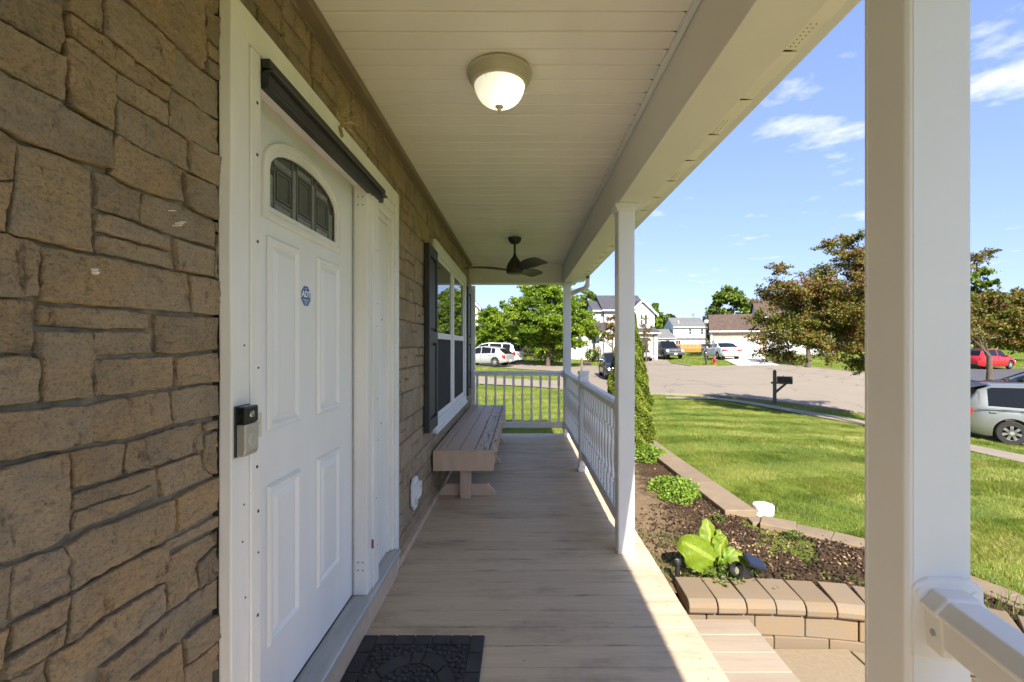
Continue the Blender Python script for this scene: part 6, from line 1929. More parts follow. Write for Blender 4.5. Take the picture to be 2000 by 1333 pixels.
def gable_y(h, x0, x1, y0, y1, z0, ze, rise, wm, rm, ov=.3):
    """block with the ridge along y: the gable faces us"""
    xm = (x0 + x1) / 2
    w = hpart(h, 'wall', MB().prism([(x0, z0), (x1, z0), (x1, ze), (xm, ze + rise - .05), (x0, ze)], y0, y1, 'y'), wm)
    s = rise / (xm - x0); t = .14
    pr = [(x0 - ov, ze - s * ov), (xm, ze + rise), (x1 + ov, ze - s * ov), (x1 + ov, ze - s * ov + t), (xm, ze + rise + t), (x0 - ov, ze - s * ov + t)]
    r = hpart(h, 'roof', MB().prism(pr, y0 - .22, y1 + .2, 'y'), rm)
    ra = [(x0 - ov - .02, ze - s * ov - .10), (xm, ze + rise - .10), (x1 + ov + .02, ze - s * ov - .10), (x1 + ov + .02, ze - s * ov + .155), (xm, ze + rise + .155), (x0 - ov - .02, ze - s * ov + .155)]
    part('rake_board', MB().prism(ra, y0 - .26, y0 - .222, 'y'), FARTRIM, r)
    return w, r
def hwin(h, x0, x1, z0, z1, y, side=False):
    f = hpart(h, 'window', MB().box(x0 - .08, x1 + .08, y - .05, y + .02, z0 - .08, z1 + .08), FARTRIM)
    zm = (z0 + z1) / 2
    part('pane', MB().box(x0, x1, y - .06, y - .052, z0, zm - .03), HOUSEGLASS, f)
    part('pane', MB().box(x0, x1, y - .06, y - .052, zm + .03, z1), HOUSEGLASS, f)
def wxz(px, py, Y): return ((px - 1018) / F * Y, HC - (py - 675) / F * Y)

# white house with dark roofs behind the middle post
Y = 52.0
def X_(px, Y=Y): return (px - 1018) / F * Y
def Z_(py, Y=Y): return HC - (py - 675) / F * Y
hA = thing('white_house', 'white two storey house with dark roofs behind the middle porch post', 'house', (0, 0, 0))
gb = G(X_(1200), Y) - .3
gable_x(hA, X_(1160), X_(1178), Y, Y + 6.5, gb, Z_(607), 1.25, SIDE_WHITE, SH_DARK, .25)
wl = hpart(hA, 'side_wall', MB().prism([(Y + .02, gb), (Y + 6.48, gb), (Y + 6.48, Z_(607)), (Y + 3.25, Z_(607) + 1.2), (Y + .02, Z_(607))], X_(1160) - .05, X_(1160) - .005, 'x'), SIDE_GREY)  # overlay panel: this side's bluish shade put into its siding colour
w_, r_ = gable_x(hA, X_(1179), X_(1258), Y - .3, Y + 8.0, gb, Z_(606), 1.95, SIDE_WHITE, SH_DARK, .3)
part('roof_vent', MB().lathe([(.07, 0), (.07, .5)], 8, T(X_(1180), Y + 4, Z_(583) + .15)), DARKFIX, r_)
gable_y(hA, X_(1225), X_(1272.5), Y - 1.2, Y + 6, gb, Z_(612) - .05, 1.35, SIDE_WHITE, SH_DARK, .35)
hwin(hA, X_(1251, Y - 1.2), X_(1255, Y - 1.2), Z_(635), Z_(617), Y - 1.2)
hwin(hA, X_(1259, Y - 1.2), X_(1263.5, Y - 1.2), Z_(635), Z_(617), Y - 1.2)
# lower parts: left wing with porch roof, right garage wing
gable_x(hA, X_(1100, Y - 1), X_(1166, Y - 1), Y - 2.6, Y - .32, gb, Z_(650), .5, SIDE_WHITE, SH_DARK, .2)
pr = hpart(hA, 'porch_canopy', MB().prism([(X_(1145), Z_(640)), (X_(1149), Z_(634)), (X_(1172), Z_(634)), (X_(1174), Z_(648)), (X_(1152), Z_(649))], Y - 4.2, Y - 2.65, 'y'), SH_DARK)
part('post', MB().box(X_(1153.5, Y - 4), X_(1154.5, Y - 4), Y - 4.1, Y - 4.0, gb, Z_(648)), FARTRIM, pr)
part('post', MB().box(X_(1157.5, Y - 4), X_(1158.3, Y - 4), Y - 4.1, Y - 4.0, gb, Z_(648)), DARKFIX, pr)
hpart(hA, 'entry_door', MB().box(X_(1158, Y - 2.7), X_(1163, Y - 2.7), Y - 2.7, Y - 2.62, gb, Z_(654)), DARKFIX)
hwin(hA, X_(1128, Y - 2.6), X_(1136, Y - 2.6), Z_(680), Z_(656), Y - 2.6)
gable_x(hA, X_(1243, Y - 3), X_(1278, Y - 3), Y - 4.2, Y - 1.25, gb, Z_(651, Y - 4), .42, SIDE_WHITE, SH_DARK, .25)
hpart(hA, 'garage_door', MB().box(X_(1246, Y - 4.2), X_(1265, Y - 4.2), Y - 4.28, Y - 4.21, gb, Z_(660, Y - 4.2)), DARKFIX)
hpart(hA, 'downspout', MB().box(X_(1276.3, Y - 4.2), X_(1277.6, Y - 4.2), Y - 4.32, Y - 4.22, gb, Z_(652, Y - 4.2)), DARKFIX)

# grey house farther off
Y = 100.0
X_ = lambda px, Y=100.0: (px - 1018) / F * Y
Z_ = lambda py, Y=100.0: HC - (py - 675) / F * Y
hB = thing('grey_roof_house', 'pale house with grey roof behind the orange picket fence', 'house', (0, 0, 0))
gb = -.5
gable_x(hB, X_(1316), X_(1377.5), Y, Y + 7, gb, Z_(638.5), 2.05, SIDE_GREY, SH_GREY, .3)
hpart(hB, 'belt_trim', MB().box(X_(1315.5), X_(1378), Y - .06, Y - .005, Z_(663) - .1, Z_(661)), DARKFIX)
hpart(hB, 'side_wall', MB().prism([(Y, gb), (Y + 7, gb), (Y + 7, Z_(638.5)), (Y + 3.5, Z_(638.5) + 2.0), (Y, Z_(638.5))], X_(1316) - .06, X_(1316) - .005, 'x'), SIDE_GREY)
gable_x(hB, X_(1270), X_(1315), Y - .8, Y + 5, gb, Z_(660.5), 1.9, SIDE_WHITE, SH_GREY, .3)
for a, b_, c, d in ((1345.5, 1350.5, 653, 643), (1368.5, 1373.5, 653, 643)):
    hwin(hB, X_(a), X_(b_), Z_(c), Z_(d), Y)
hwin(hB, X_(1299), X_(1304.5), Z_(674), Z_(665), Y - .8)
hwin(hB, X_(1320), X_(1324), Z_(680), Z_(665.5), Y); hwin(hB, X_(1325), X_(1329), Z_(680), Z_(665.5), Y)
hpart(hB, 'roof_vent', MB().lathe([(.12, 0), (.12, .7)], 8, T(X_(1328), Y + 1.0, Z_(632))), FARTRIM)
ae = MB()
ae.tube([(X_(1366), Y + 3.5, Z_(620)), (X_(1366), Y + 3.5, Z_(609))], .04, 5); ae.tube([(X_(1361), Y + 3.5, Z_(615)), (X_(1371), Y + 3.5, Z_(611))], .03, 5)
ae.tube([(X_(1363), Y + 3.2, Z_(612)), (X_(1364), Y + 3.9, Z_(615))], .03, 5)
hpart(hB, 'aerial', ae, DARKFIX)

# brick garage house on the right
Y = 50.0
X_ = lambda px, Y=50.0: (px - 1018) / F * Y
Z_ = lambda py, Y=50.0: HC - (py - 675) / F * Y
hC = thing('brick_garage_house', 'brick house with brown roof and wide white garage door', 'house', (0, 0, 0))
gb = G(X_(1440), Y) - .35
gable_x(hC, X_(1389), X_(1500), Y, Y + 6.6, gb, Z_(650) + .22, 1.80, BRICK, SH_BROWN, .3)
gfr = hpart(hC, 'garage_door', MB().box(X_(1398.5), X_(1483), Y - .03, Y - .004, gb, Z_(663.5)), GARAGE)
for k in range(4):
    z0, z1 = gb + .1 + k * (Z_(663.5) - gb - .1) / 4, gb + .1 + (k + 1) * (Z_(663.5) - gb - .1) / 4
    part('door_panel', MB().box(X_(1399), X_(1482.5), Y - .055, Y - .031, z0 + .012, z1 - .012), GARAGE, gfr, bevel=.01)
fr = MB().box(X_(1396), X_(1398.3), Y - .09, Y - .004, gb, Z_(661)).box(X_(1483.2), X_(1486), Y - .09, Y - .004, gb, Z_(661)).box(X_(1398.3), X_(1483.2), Y - .09, Y - .004, Z_(663.3), Z_(661))
part('frame', fr, FARTRIM, gfr)
hpart(hC, 'corner_board', MB().box(X_(1388), X_(1391.5), Y - .05, Y - .004, gb, Z_(651)), FARTRIM)
hpart(hC, 'frieze_board', MB().box(X_(1388), X_(1500), Y - .06, Y - .004, Z_(650.6), Z_(648.2)), FARTRIM)
hpart(hC, 'wall_lamp', MB().box(X_(1392.3), X_(1394), Y - .18, Y - .01, Z_(671), Z_(665.5)), DARKFIX)
gable_x(hC, X_(1490), X_(1640), Y + 2.5, Y + 10, gb, Z_(618), 2.0, SIDE_WHITE, SH_BROWN, .3)
hwin(hC, X_(1494), X_(1498.5), Z_(634), Z_(624), Y + 2.5); hwin(hC, X_(1502), X_(1508), Z_(634), Z_(624), Y + 2.5)
hpart(hC, 'shutter', MB().box(X_(1499.2), X_(1501.3), Y + 2.4, Y + 2.49, Z_(635), Z_(623)), MAT('mauve_shutter', (.22, .15, .15), .6, .1))

th = math.radians(-21)
hC.rotation_euler.z = th; hC.scale = (.86, 1, 1)
c0_ = Vector((X_(1389), Y, 0))
hC.location = c0_ - Matrix.Rotation(th, 3, 'Z') @ Vector((c0_.x * .86, c0_.y, 0))
# sliver of a pale house past the porch corner
hD = thing('pale_gable_house', 'pale gabled house just past the porch corner', 'house', (0, 0, 0))
Y = 46.0
x1 = (934 - 1018) / F * Y
gable_y(hD, x1 - 9.2, x1, Y, Y + 9, -.4, HC + (675 - 600) / F * Y, 5.2, siding('cream_lap_siding', (.62, .60, .52)), SH_DARK, .25)
hwin(hD, x1 - 1.0, x1 - .35, HC - (650 - 675) / F * Y, HC - (612 - 675) / F * Y, Y)

# fences
def fence(name, label, px0, px1, Y0, Y1, h, m, pitch, w, gap=None):
    f = thing(name, label, 'fence', at(px0, Y0))
    a, b_ = Vector(at(px0, Y0)), Vector(at(px1, Y1))
    n = int((b_ - a).length / pitch)
    pk = MB().prism([(-w / 2, .02), (w / 2, .02), (w / 2, h - .06), (0, h), (-w / 2, h - .06)], -.012, .012, 'y').mesh('picket')
    ang = math.atan2(b_.y - a.y, b_.x - a.x)
    for k in range(n):
        p = a.lerp(b_, k / max(1, n - 1))
        o = link('picket', pk, m, f, (p.x - a.x, p.y - a.y, G(p.x, p.y) - a.z + R.uniform(-.03, .02))); o.rotation_euler.z = ang
    L = (b_ - a).length
    for z in (.25, h - .35):
        rl = part('rail', MB().box(0, L, .014, .05, z, z + .08), m, f); rl.rotation_euler.z = ang
    return f
ORANGE = MAT('orange_cedar', (.50, .215, .035), .6, .15, 2, stretch=(4, 4, .4), rnd=.12)
DARKRED = MAT('dark_red_fence_stain', (.10, .035, .028), .7, .15, 3)
GREYWOOD = MAT('weathered_grey_wood', (.115, .105, .085), .85, .25, 14, stretch=(3, 3, .3), bump=.4, bscale=50)
fence('picket_fence', 'orange cedar picket fence behind the hydrant lawn', 1314, 1369, 62, 60, 1.12, ORANGE, .16, .14)
fence('picket_fence', 'dark red picket fence right of the orange one', 1369.5, 1388, 60, 58, 1.15, DARKRED, .17, .12)
rf_ = thing('rail_fence', 'low dark rail fence in the shade behind the white cars', 'fence', at(1010, 46))
x0, y0, z0 = at(1010, 46)
for k in range(4):
    part('post', MB().box(-.06, .06, -.06, .06, -.1, 1.2), DARKRED, rf_, loc=(k * 1.8, 0, 0))
for z in (.35, .7, 1.05):
    part('rail', MB().box(0, 5.4, .07, .11, z, z + .1), DARKRED, rf_)

# ------------------------------------------------------------------ street furniture
x, y, z = at(1395, 36.5)
RED = MAT('faded_red_paint', (.36, .035, .030), .5, .12, 10)
hy = thing('fire_hydrant', 'faded red fire hydrant on the grass beside the lamp post', 'hydrant', (x, y, z - .02))
part('barrel', MB().lathe([(.15, 0), (.15, .04), (.10, .06), (.10, .40), (.13, .41), (.13, .45), (.105, .46), (.10, .52), (.06, .585), (.03, .60), (.001, .60)], 20), RED, hy, smooth=40)
part('stem_nut', MB().lathe([(.028, .598), (.028, .65), (.001, .65)], 5), RED, hy)
for a in (0, math.pi, -math.pi / 2):
    part('nozzle', MB().lathe([(.055, .08), (.055, .17), (.065, .175), (.065, .205), (.03, .21), (.03, .23), (.001, .23)], 12, T(0, 0, .35, a, ry=math.pi / 2)), RED, hy, smooth=40)
x, y, z = at(1379, 36.2)
lp = thing('lamp_post', 'tall dark lamp post with white lantern near the hydrant', 'lamp post', (x, y, z))
part('sleeve', MB().lathe([(.075, -.1), (.075, .92), (.055, .96)], 14), DARKFIX, lp, smooth=40)
part('band', MB().lathe([(.058, .95), (.058, 1.03), (.001, 1.03)], 14), FARTRIM, lp)
part('pole', MB().lathe([(.045, .9), (.04, 3.3)], 12), DARKFIX, lp, smooth=40)
part('lantern', MB().lathe([(.06, 3.30), (.16, 3.36), (.18, 3.58), (.16, 3.60)], 8), FARTRIM, lp)
part('lantern_roof', MB().lathe([(.20, 3.60), (.14, 3.68), (.05, 3.76), (.001, 3.80)], 8), DARKFIX, lp)

def mailbox(label, base, rz, post_h, s, m, box_m, brace=True):
    t = thing('mailbox', label, 'mailbox', base, rz)
    part('post', MB().prism([(-.055, -.3), (.055, -.3), (.055, post_h - .05), (0, post_h), (-.055, post_h - .05)], -.055, .055, 'y'), m, t, bevel=.006)
    zb = post_h - .46
    part('arm', MB().box(-.12, .58, -.05, .05, zb - .07, zb), m, t, bevel=.005)
    if brace:
        part('brace', MB().prism([(.056, zb - .42), (.056, zb - .30), (.30, zb - .071), (.40, zb - .071)], -.03, .03, 'y'), m, t)
    r_ = .088
    pr = [(-r_, 0)] + [(r_ * math.cos(math.pi * (1 - k / 10)), .12 + r_ * math.sin(math.pi * k / 10)) for k in range(11)] + [(r_, 0)]
    bx = part('box', MB().prism([(q[0], zb + .005 + q[1]) for q in pr], -.56, -.08, 'y', Matrix.Rotation(math.pi / 2, 4, 'Z')), box_m, t, bevel=.004)
    part('door', MB().prism([(q[0] * 1.03, zb + .005 + q[1] * 1.02) for q in pr], -.572, -.561, 'y', Matrix.Rotation(math.pi / 2, 4, 'Z')), box_m, bx)
    part('flag', MB().box(.25, .27, -.104, -.098, zb + .08, zb + .26), RED, bx)
    return t
x, y, z = at(1513, 17.0)
mailbox('weathered grey mailbox post with dark box by the street', (x, y, z - .03), math.radians(-20), 1.33, 1, GREYWOOD, BLACK)
x, y, z = at(1136.5, 28.5)
mailbox('pale wooden mailbox post seen between the far porch posts', (x, y, z), 0.15, 1.12, 1, MAT('pale_wood', (.16, .13, .10), .8, .2, 8), DARKFIX, False)

# ------------------------------------------------------------------ vehicles
def paint(name, col, metal=.3, rough=.28):
    m, nt, b, geo = newmat(name)
    b.inputs['Base Color'].default_value = (*col, 1); b.inputs['Metallic'].default_value = metal; b.inputs['Roughness'].default_value = rough
    b.inputs['Coat Weight'].default_value = .6; b.inputs['Coat Roughness'].default_value = .05
    return m
TYRE = MAT('tyre_rubber', (.022, .021, .02), .85, .2, 20)
RIM = MAT('alloy_rim', (.50, .49, .46), .35, .05, 10, metal=.6)
TAIL = MAT('red_tail_lamp', (.38, .012, .014), .15, .05, 10)
HEAD = MAT('clear_head_lamp', (.62, .64, .64), .12, .05, 10)
PLASTIC = MAT('dark_car_plastic', (.03, .03, .032), .6, .1)
CHROME = MAT('chrome_trim', (.6, .6, .6), .2, .02, metal=.8)

def ip(x, pts): return float(np.interp(x, [p[0] for p in pts], [p[1] for p in pts]))
def car(name, label, cat, base, phi, L, W, belt, roof, wheels, wr, m, wins, spokes=5, zlow=.22, rear='hatch', wt_k=.77, step=.07, group=None, lamps=True, tumble=None):
    t = thing(name, label, cat, base, phi, group=group)
    Ra = wr + .055
    xs = set(np.round(np.arange(-L / 2, L / 2 + 1e-6, step), 4)) | {-L / 2 + .02, -L / 2 + .06, L / 2 - .02, L / 2 - .06}
    for wc in wheels:
        for e in (-1, 1):
            xs |= {wc + e * (Ra + .004), wc + e * (Ra - .004)} | {wc + e * Ra * f for f in (.95, .85, .6, .3)}
        xs.add(wc)
    xs = sorted(x for x in xs if -L / 2 <= x <= L / 2)
    def hw(x):
        e = max(0, abs(x) - (L / 2 - .62)) / .62
        return W / 2 * (1 - .20 * e ** 2.2)
    def secs(x):
        w = hw(x); zt = ip(x, belt)
        zb = zlow + .10 * max(0, (abs(x) - (L / 2 - .5)) / .5)
        inarch = False
        for wc in wheels:
            d = abs(x - wc)
            if d < Ra:
                zb = max(zb, wr + math.sqrt(max(0, Ra * Ra - d * d)) * .99); inarch = True
        zt = max(zt, zb + .06)
        h = zt - zb
        full = zt - zlow
        def yy(z):
            f = (z - zlow) / full
            return w * (.93 + .07 * math.sin(math.pi * min(1, .15 + f * .75)) ** .8) if f < .93 else w * .955
        pts = [(0, zb), (yy(zb) - .03, zb), (yy(zb), zb + min(.03, h * .2))]
        for f in (.35, .62, .84):
            z = zb + h * f; pts.append((yy(z), z))
        pts += [(w * .965, zt - .035), (w * .915, zt - .004), (w * .5, zt + .018), (0, zt + .025)]
        return pts
    rows = [secs(x) for x in xs]
    npt = len(rows[0])
    vs, fs = [], []
    for s in (1, -1):
        b0 = len(vs)
        for x, r_ in zip(xs, rows):
            vs += [(x, s * y, z) for y, z in r_]
        for i in range(len(xs) - 1):
            for k in range(npt - 1):
                q = (b0 + i * npt + k, b0 + (i + 1) * npt + k, b0 + (i + 1) * npt + k + 1, b0 + i * npt + k + 1)
                fs.append(q if s > 0 else q[::-1])
        for i in (0, len(xs) - 1):
            fs.append(tuple(b0 + i * npt + k for k in range(npt)))
    body = MB().add(vs, fs)
    me = body.mesh('body')
    bm = bmesh.new(); bm.from_mesh(me); bmesh.ops.remove_doubles(bm, verts=bm.verts, dist=.0008); bmesh.ops.recalc_face_normals(bm, faces=bm.faces); bm.to_mesh(me); bm.free()
    bo_ = link('body', me, m, t, smooth=42)
    # greenhouse
    rx0, rx1 = roof[0][0], roof[-1][0]
    gxs = sorted(set(np.round(np.arange(rx0, rx1, step), 4)) | {p[0] for p in roof} | {a for w_ in wins for a in w_})
    zmax = max(p[1] for p in roof)
    grow = []
    for x in gxs:
        zr = ip(x, roof); zb = min(ip(x, belt) - .03, zr - .01)
        f = min(1, max(0, (zr - zb) / (zmax - zb)))
        wb = hw(x) * .94; wt = wb + (W / 2 * wt_k - wb) * f
        hh = zr - zb
        grow.append([(wb, zb), (wb + (wt - wb) * .1, zb + hh * .10), (wt, zr - min(.075, hh * .25)), (wt * .93, zr - min(.02, hh * .1)), (wt * .5, zr + .008), (0, zr + .016)])
    solid, glass, vs = [], [], []
    gn = 6
    for s in (1, -1):
        b0 = len(vs)
        for x, r_ in zip(gxs, grow):
            vs += [(x, s * y, z) for y, z in r_]
        for i in range(len(gxs) - 1):
            xm = (gxs[i] + gxs[i + 1]) / 2
            slope = abs(ip(gxs[i + 1], roof) - ip(gxs[i], roof)) / max(1e-4, gxs[i + 1] - gxs[i])
            for k in range(gn - 1):
                q = (b0 + i * gn + k, b0 + (i + 1) * gn + k, b0 + (i + 1) * gn + k + 1, b0 + i * gn + k + 1)
                q = q if s > 0 else q[::-1]
                isg = (k == 1 and any(a <= xm <= c for a, c in wins)) or (k >= 3 and slope > .30)
                (glass if isg else solid).append(q)
    for nm, ff, mm in (('cabin', solid, m), ('windows', glass, CARGLASS)):
        if not ff: continue
        me = MB().add(vs, ff).mesh(nm, False)
        bm = bmesh.new(); bm.from_mesh(me)
        bmesh.ops.remove_doubles(bm, verts=bm.verts, dist=.0008)
        bmesh.ops.delete(bm, geom=[v for v in bm.verts if not v.link_faces], context='VERTS')
        bmesh.ops.recalc_face_normals(bm, faces=bm.faces); bm.to_mesh(me); bm.free()
        link(nm, me, mm, t, smooth=42)
    # wheels
    ty = MB().lathe([(wr * .60, -.105), (wr * .93, -.11), (wr, -.085), (wr, .085), (wr * .93, .11), (wr * .60, .105)], 30, Matrix.Rotation(math.pi / 2, 4, 'X'), caps=False).mesh('wheel')
    rm = MB().lathe([(wr * .64, -.10), (wr * .66, .095), (wr * .61, .10), (wr * .58, .06)], 30, Matrix.Rotation(-math.pi / 2, 4, 'X'), caps=False)
    for k in range(spokes):
        a = 2 * math.pi * k / spokes
        for o_ in ((-.07, .07) if spokes > 6 else (0,)):
            M = Matrix.Rotation(a + o_, 4, 'Y')
            ww = wr * (.055 if spokes > 6 else .11)
            rm.box(-ww, ww, .06, .10, wr * .08, wr * .63, M)
    rm.lathe([(wr * .17, .05), (wr * .16, .108), (.001, .11)], 14, Matrix.Rotation(-math.pi / 2, 4, 'X'))
    disc = MB().lathe([(wr * .60, .02), (.001, .02)], 20, Matrix.Rotation(-math.pi / 2, 4, 'X'), caps=False)
    rme, dme = rm.mesh('rim'), disc.mesh('brake_disc')
    for wc in wheels:
        for s in (1, -1):
            w_ = link('wheel', ty, TYRE, t, (wc, s * (W / 2 - .13), wr), smooth=40)
            if s < 0: w_.rotation_euler.z = math.pi
            link('rim', rme, RIM, w_); link('brake_disc', dme, PLASTIC, w_)
    if lamps:
        zt = ip(-L / 2 + .1, belt); zf = ip(L / 2 - .25, belt)
        for s in (1, -1):
            w = W / 2 * .80
            if rear == 'hatch':
                part('tail_lamp', MB().prism([(-L / 2 + .015, zt - .30), (-L / 2 + .22, zt - .26), (-L / 2 + .34, zt - .02), (-L / 2 + .06, zt - .03)], s * (w - .05), s * (w + .115)), TAIL, t, bevel=.02)
            else:
                part('tail_lamp', MB().box(-L / 2 - .012, -L / 2 + .20, *sorted((s * (w - .34), s * (w + .06))), zt - .24, zt - .08), TAIL, t, bevel=.02)
            part('headlamp', MB().box(L / 2 - .30, L / 2 + .005, *sorted((s * (w - .30), s * (w + .06))), zf - .26, zf - .10), HEAD, t, bevel=.03)
            part('mirror', MB().box(-.05, .10, *sorted((s * (W / 2 - .02), s * (W / 2 + .17))), -.07, .07, T(roof[-1][0] - .62, 0, ip(roof[-1][0] - .62, belt) + .08)), m, t, bevel=.03)
            for a, c in wins[:-1] if len(wins) > 2 else wins:
                part('door_handle', MB().box(a + .02, a + .18, *sorted((s * (W / 2 - .02), s * (W / 2 + .022))), -.016, .016, T(0, 0, ip(a, belt) - .13)), m, t, bevel=.008)
            sm = MB()
            for a, c in wins[:2]:
                sm.box(c + .02, c + .027, *sorted((s * (W / 2 - .03), s * (W / 2 + .0015))), zlow + .15, ip(c, belt) - .06)
            part('door_seam', sm, PLASTIC, t)
        part('rear_bumper', MB().box(-L / 2 - .03, -L / 2 + .12, -W / 2 * .80, W / 2 * .80, zlow + .10, zlow + .28), PLASTIC if name == 'red_car' else m, t, bevel=.04)
        part('licence_plate', MB().box(-L / 2 - .045, -L / 2 - .031, -.16, .16, zlow + .13, zlow + .26), FARTRIM, t)
        part('grille', MB().box(L / 2 - .05, L / 2 + .012, -.42, .42, zf - .34, zf - .18), PLASTIC, t, bevel=.02)
    return t
D = math.radians
PW_ = paint('white_car_paint', (.70, .70, .70), .0, .25)
PS_ = paint('silver_white_paint', (.42, .42, .415), .3, .3)
PB_ = paint('black_car_paint', (.012, .014, .015), .1, .2)
PG_ = paint('grey_pickup_paint', (.075, .085, .10), .4, .3)
PR_ = paint('red_car_paint', (.42, .012, .018), .1, .25)
PM_ = paint('sage_silver_paint', (.25, .26, .235), .55, .33)

HATCH_BELT = [(-2.17, .80), (-2.0, .95), (-1.2, .96), (1.0, .88), (1.6, .82), (2.05, .66), (2.17, .5)]
HATCH_ROOF = [(-2.08, .94), (-1.62, 1.30), (-1.15, 1.43), (-.25, 1.52), (.30, 1.46), (1.35, .88)]
def hatch(label, base, phi):
    return car('hatchback_car', label, 'car', base, phi, 4.36, 1.77, HATCH_BELT, HATCH_ROOF, (-1.32, 1.30), .315, PS_, [(-1.30, -1.0), (-.93, -.12), (-.05, .85)])
x, y, z = at(948, 35.6)
hatch('silver white hatchback parked nearest on the driveway beyond the porch', (x, y, z + .045), D(180 - 26))
VAN_BELT = [(-2.55, .92), (-2.4, 1.05), (-1.0, 1.04), (1.2, .95), (1.9, .86), (2.4, .68), (2.55, .5)]
VAN_ROOF = [(-2.46, 1.02), (-2.25, 1.55), (-1.95, 1.70), (0, 1.75), (.65, 1.66), (1.75, .93)]
x, y, z = at(962, 38.6)
car('white_minivan', 'white minivan parked behind the silver white hatchback', 'van', (x, y, z + .045), D(180 - 24), 5.1, 1.98, VAN_BELT, VAN_ROOF, (-1.5, 1.55), .34, PW_, [(-2.05, -1.35), (-1.25, -.15), (-.05, 1.0)])
x, y, z = at(1205, 26.8)
car('black_car', 'black car half hidden behind the arborvitae', 'car', (x, y, z + .03), D(-94), 4.4, 1.82, [(-2.3, .85), (-2.0, .98), (1.0, .93), (1.6, .88), (2.1, .72), (2.3, .5)], [(-2.1, .96), (-1.5, 1.38), (-.6, 1.47), (.2, 1.42), (1.2, .92)], (-1.35, 1.38), .33, PB_, [(-1.4, -.2), (-.1, .85)])
x, y, z = at(1247, 48.2)
car('silver_car', 'silver car beside the dark pickup, mostly behind the arborvitae', 'car', (x, y, z + .05), D(-84), 4.6, 1.84, HATCH_BELT, [(-2.05, .93), (-1.6, 1.40), (-1.2, 1.52), (-.2, 1.56), (.35, 1.50), (1.25, .88)], (-1.32, 1.30), .33, PS_, [(-1.45, -1.02), (-.95, -.12), (-.05, .78)])
# pickup
x, y, z = at(1296.5, 49.5)
pk = car('pickup_truck', 'dark grey pickup truck facing the street beside the orange fence', 'pickup', (x + .30, y + .3, z + .05), D(-88), 5.7, 2.03, [(-2.85, 1.05), (-.85, 1.06), (-.8, 1.12), (1.2, 1.10), (1.35, 1.13), (2.5, 1.08), (2.75, 1.0), (2.85, .62)], [(-.9, 1.08), (-.72, 1.82), (-.4, 1.89), (.45, 1.88), (1.3, 1.12)], (-1.75, 1.85), .39, PG_, [(-.62, .02), (.1, .85)], zlow=.38, lamps=False)
for s in (1, -1):
    part('headlamp', MB().box(2.62, 2.80, *sorted((s * .62, s * .93)), .78, 1.0), HEAD, pk, bevel=.03)
    part('mirror', MB().box(.75, .90, *sorted((s * 1.0, s * 1.28)), 1.14, 1.36), PLASTIC, pk, bevel=.03)
    part('bed_rail', MB().box(-2.8, -.95, *sorted((s * .80, s * .96)), 1.075, 1.11), PLASTIC, pk)
gr_ = part('grille', MB().box(2.70, 2.84, -.60, .60, .74, 1.0), PLASTIC, pk, bevel=.02)
part('grille_bar', MB().box(2.841, 2.86, -.60, .60, .84, .90), CHROME, gr_)
part('grille_bar', MB().box(2.841, 2.855, -.62, .62, .985, 1.01), CHROME, gr_)
part('emblem', MB().prism([(-.13, -.018), (-.045, -.018), (-.03, -.05), (.05, -.05), (.045, -.018), (.13, -.018), (.115, .018), (.045, .018), (.03, .05), (-.05, .05), (-.045, .018), (-.115, .018)], 2.862, 2.872, 'x', T(0, 0, .87)), MAT('gold_emblem', (.55, .38, .08), .3, .03, metal=.5), gr_)
part('front_bumper', MB().box(2.72, 2.93, -.96, .96, .46, .70), CHROME if False else PG_, pk, bevel=.04)
part('bumper_insert', MB().box(2.931, 2.937, -.80, .80, .47, .58), PLASTIC, pk)
part('licence_plate', MB().box(2.94, 2.95, -.16, .16, .50, .64), FARTRIM, pk)
part('bed_floor', MB().box(-2.75, -.95, -.80, .80, 1.078, 1.09), PLASTIC, pk)
# white sedan before the garage
x, y, z = at(1427, 39.0)
car('white_sedan', 'white sedan parked in front of the white garage door', 'car', (x + .15, y + 2.25, z + .055), D(89), 4.75, 1.83, [(-2.37, .88), (-2.2, 1.02), (-1.5, 1.04), (1.0, .93), (1.6, .88), (2.2, .72), (2.37, .5)], [(-1.75, 1.02), (-.95, 1.40), (-.3, 1.47), (.3, 1.43), (1.3, .92)], (-1.38, 1.38), .325, PW_, [(-1.1, -.2), (-.1, .85)], rear='boot')
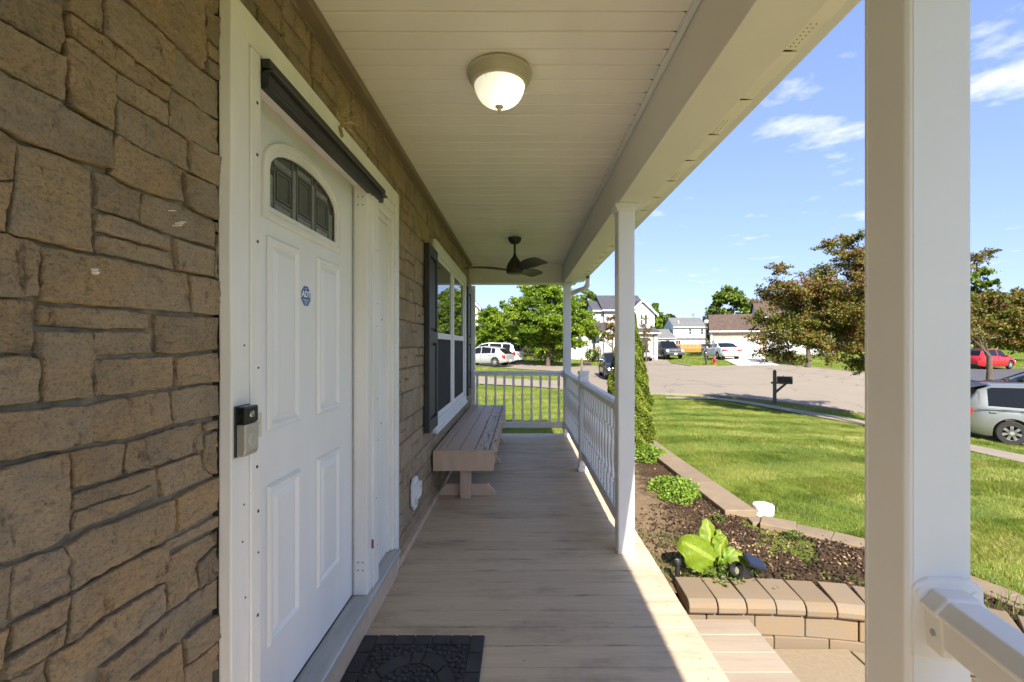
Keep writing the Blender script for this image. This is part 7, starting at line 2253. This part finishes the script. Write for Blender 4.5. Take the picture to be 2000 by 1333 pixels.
# red crossover
c0 = at(1917, 36.0)
f = Vector((math.cos(D(17.5)), math.sin(D(17.5)))); l = Vector((-f.y, f.x))
ctr = Vector((c0[0], c0[1])) + f * 2.3 + l * .93
car('red_car', 'bright red crossover parked under the bronze trees', 'car', (ctr.x, ctr.y, c0[2] + .05), D(17.5), 4.65, 1.86, [(-2.32, .92), (-2.2, 1.08), (-1.0, 1.06), (1.0, .98), (1.7, .92), (2.15, .76), (2.32, .55)], [(-2.2, 1.05), (-1.95, 1.48), (-1.6, 1.60), (-.3, 1.67), (.45, 1.60), (1.35, .96)], (-1.35, 1.42), .345, PR_, [(-1.75, -1.2), (-1.12, -.15), (-.05, .85)])
# dark car beyond the silver minivan
x, y, z = at(1992, 22.0)
car('dark_sedan', 'black sedan parked beyond the silver minivan', 'car', (x + .9, y, z + .03), D(142), 4.8, 1.84, [(-2.4, .9), (-2.1, 1.0), (1.0, .95), (1.6, .9), (2.2, .75), (2.4, .5)], [(-2.0, .98), (-1.3, 1.38), (-.4, 1.47), (.3, 1.42), (1.25, .93)], (-1.4, 1.4), .335, PB_, [(-1.3, -.2), (-.1, .85)])
# silver minivan, only its rear quarter in the picture
wp = at(1975, 13.2)
phi = D(-33)
f = Vector((math.cos(phi), math.sin(phi))); l = Vector((-f.y, f.x))
ctr = Vector((wp[0], wp[1])) + f * 1.52 + l * .90
VB2 = [(-2.58, .86), (-2.45, 1.08), (-1.0, 1.02), (1.2, .98), (1.9, .9), (2.4, .7), (2.58, .5)]
VR2 = [(-2.5, 1.05), (-2.2, 1.58), (-1.9, 1.71), (0, 1.75), (.65, 1.66), (1.75, .96)]
mv = car('silver_minivan', 'sage silver minivan parked at the right by the lawn', 'van', (ctr.x, ctr.y, wp[2] + .0), phi, 5.16, 2.0, VB2, VR2, (-1.52, 1.5), .345, PM_, [(-2.0, -1.0), (-.92, .0), (.1, 1.0)], spokes=7)
part('slide_rail', MB().box(-2.25, -.62, -1.005, -.985, .985, 1.0, Matrix.Rotation(0.0, 4, 'Y')), PLASTIC, mv)
part('spoiler', MB().prism([(-2.52, 1.60), (-2.2, 1.66), (-1.95, 1.725), (-2.0, 1.69), (-2.3, 1.60)], -.66, .66), BLACK, mv, bevel=.008)
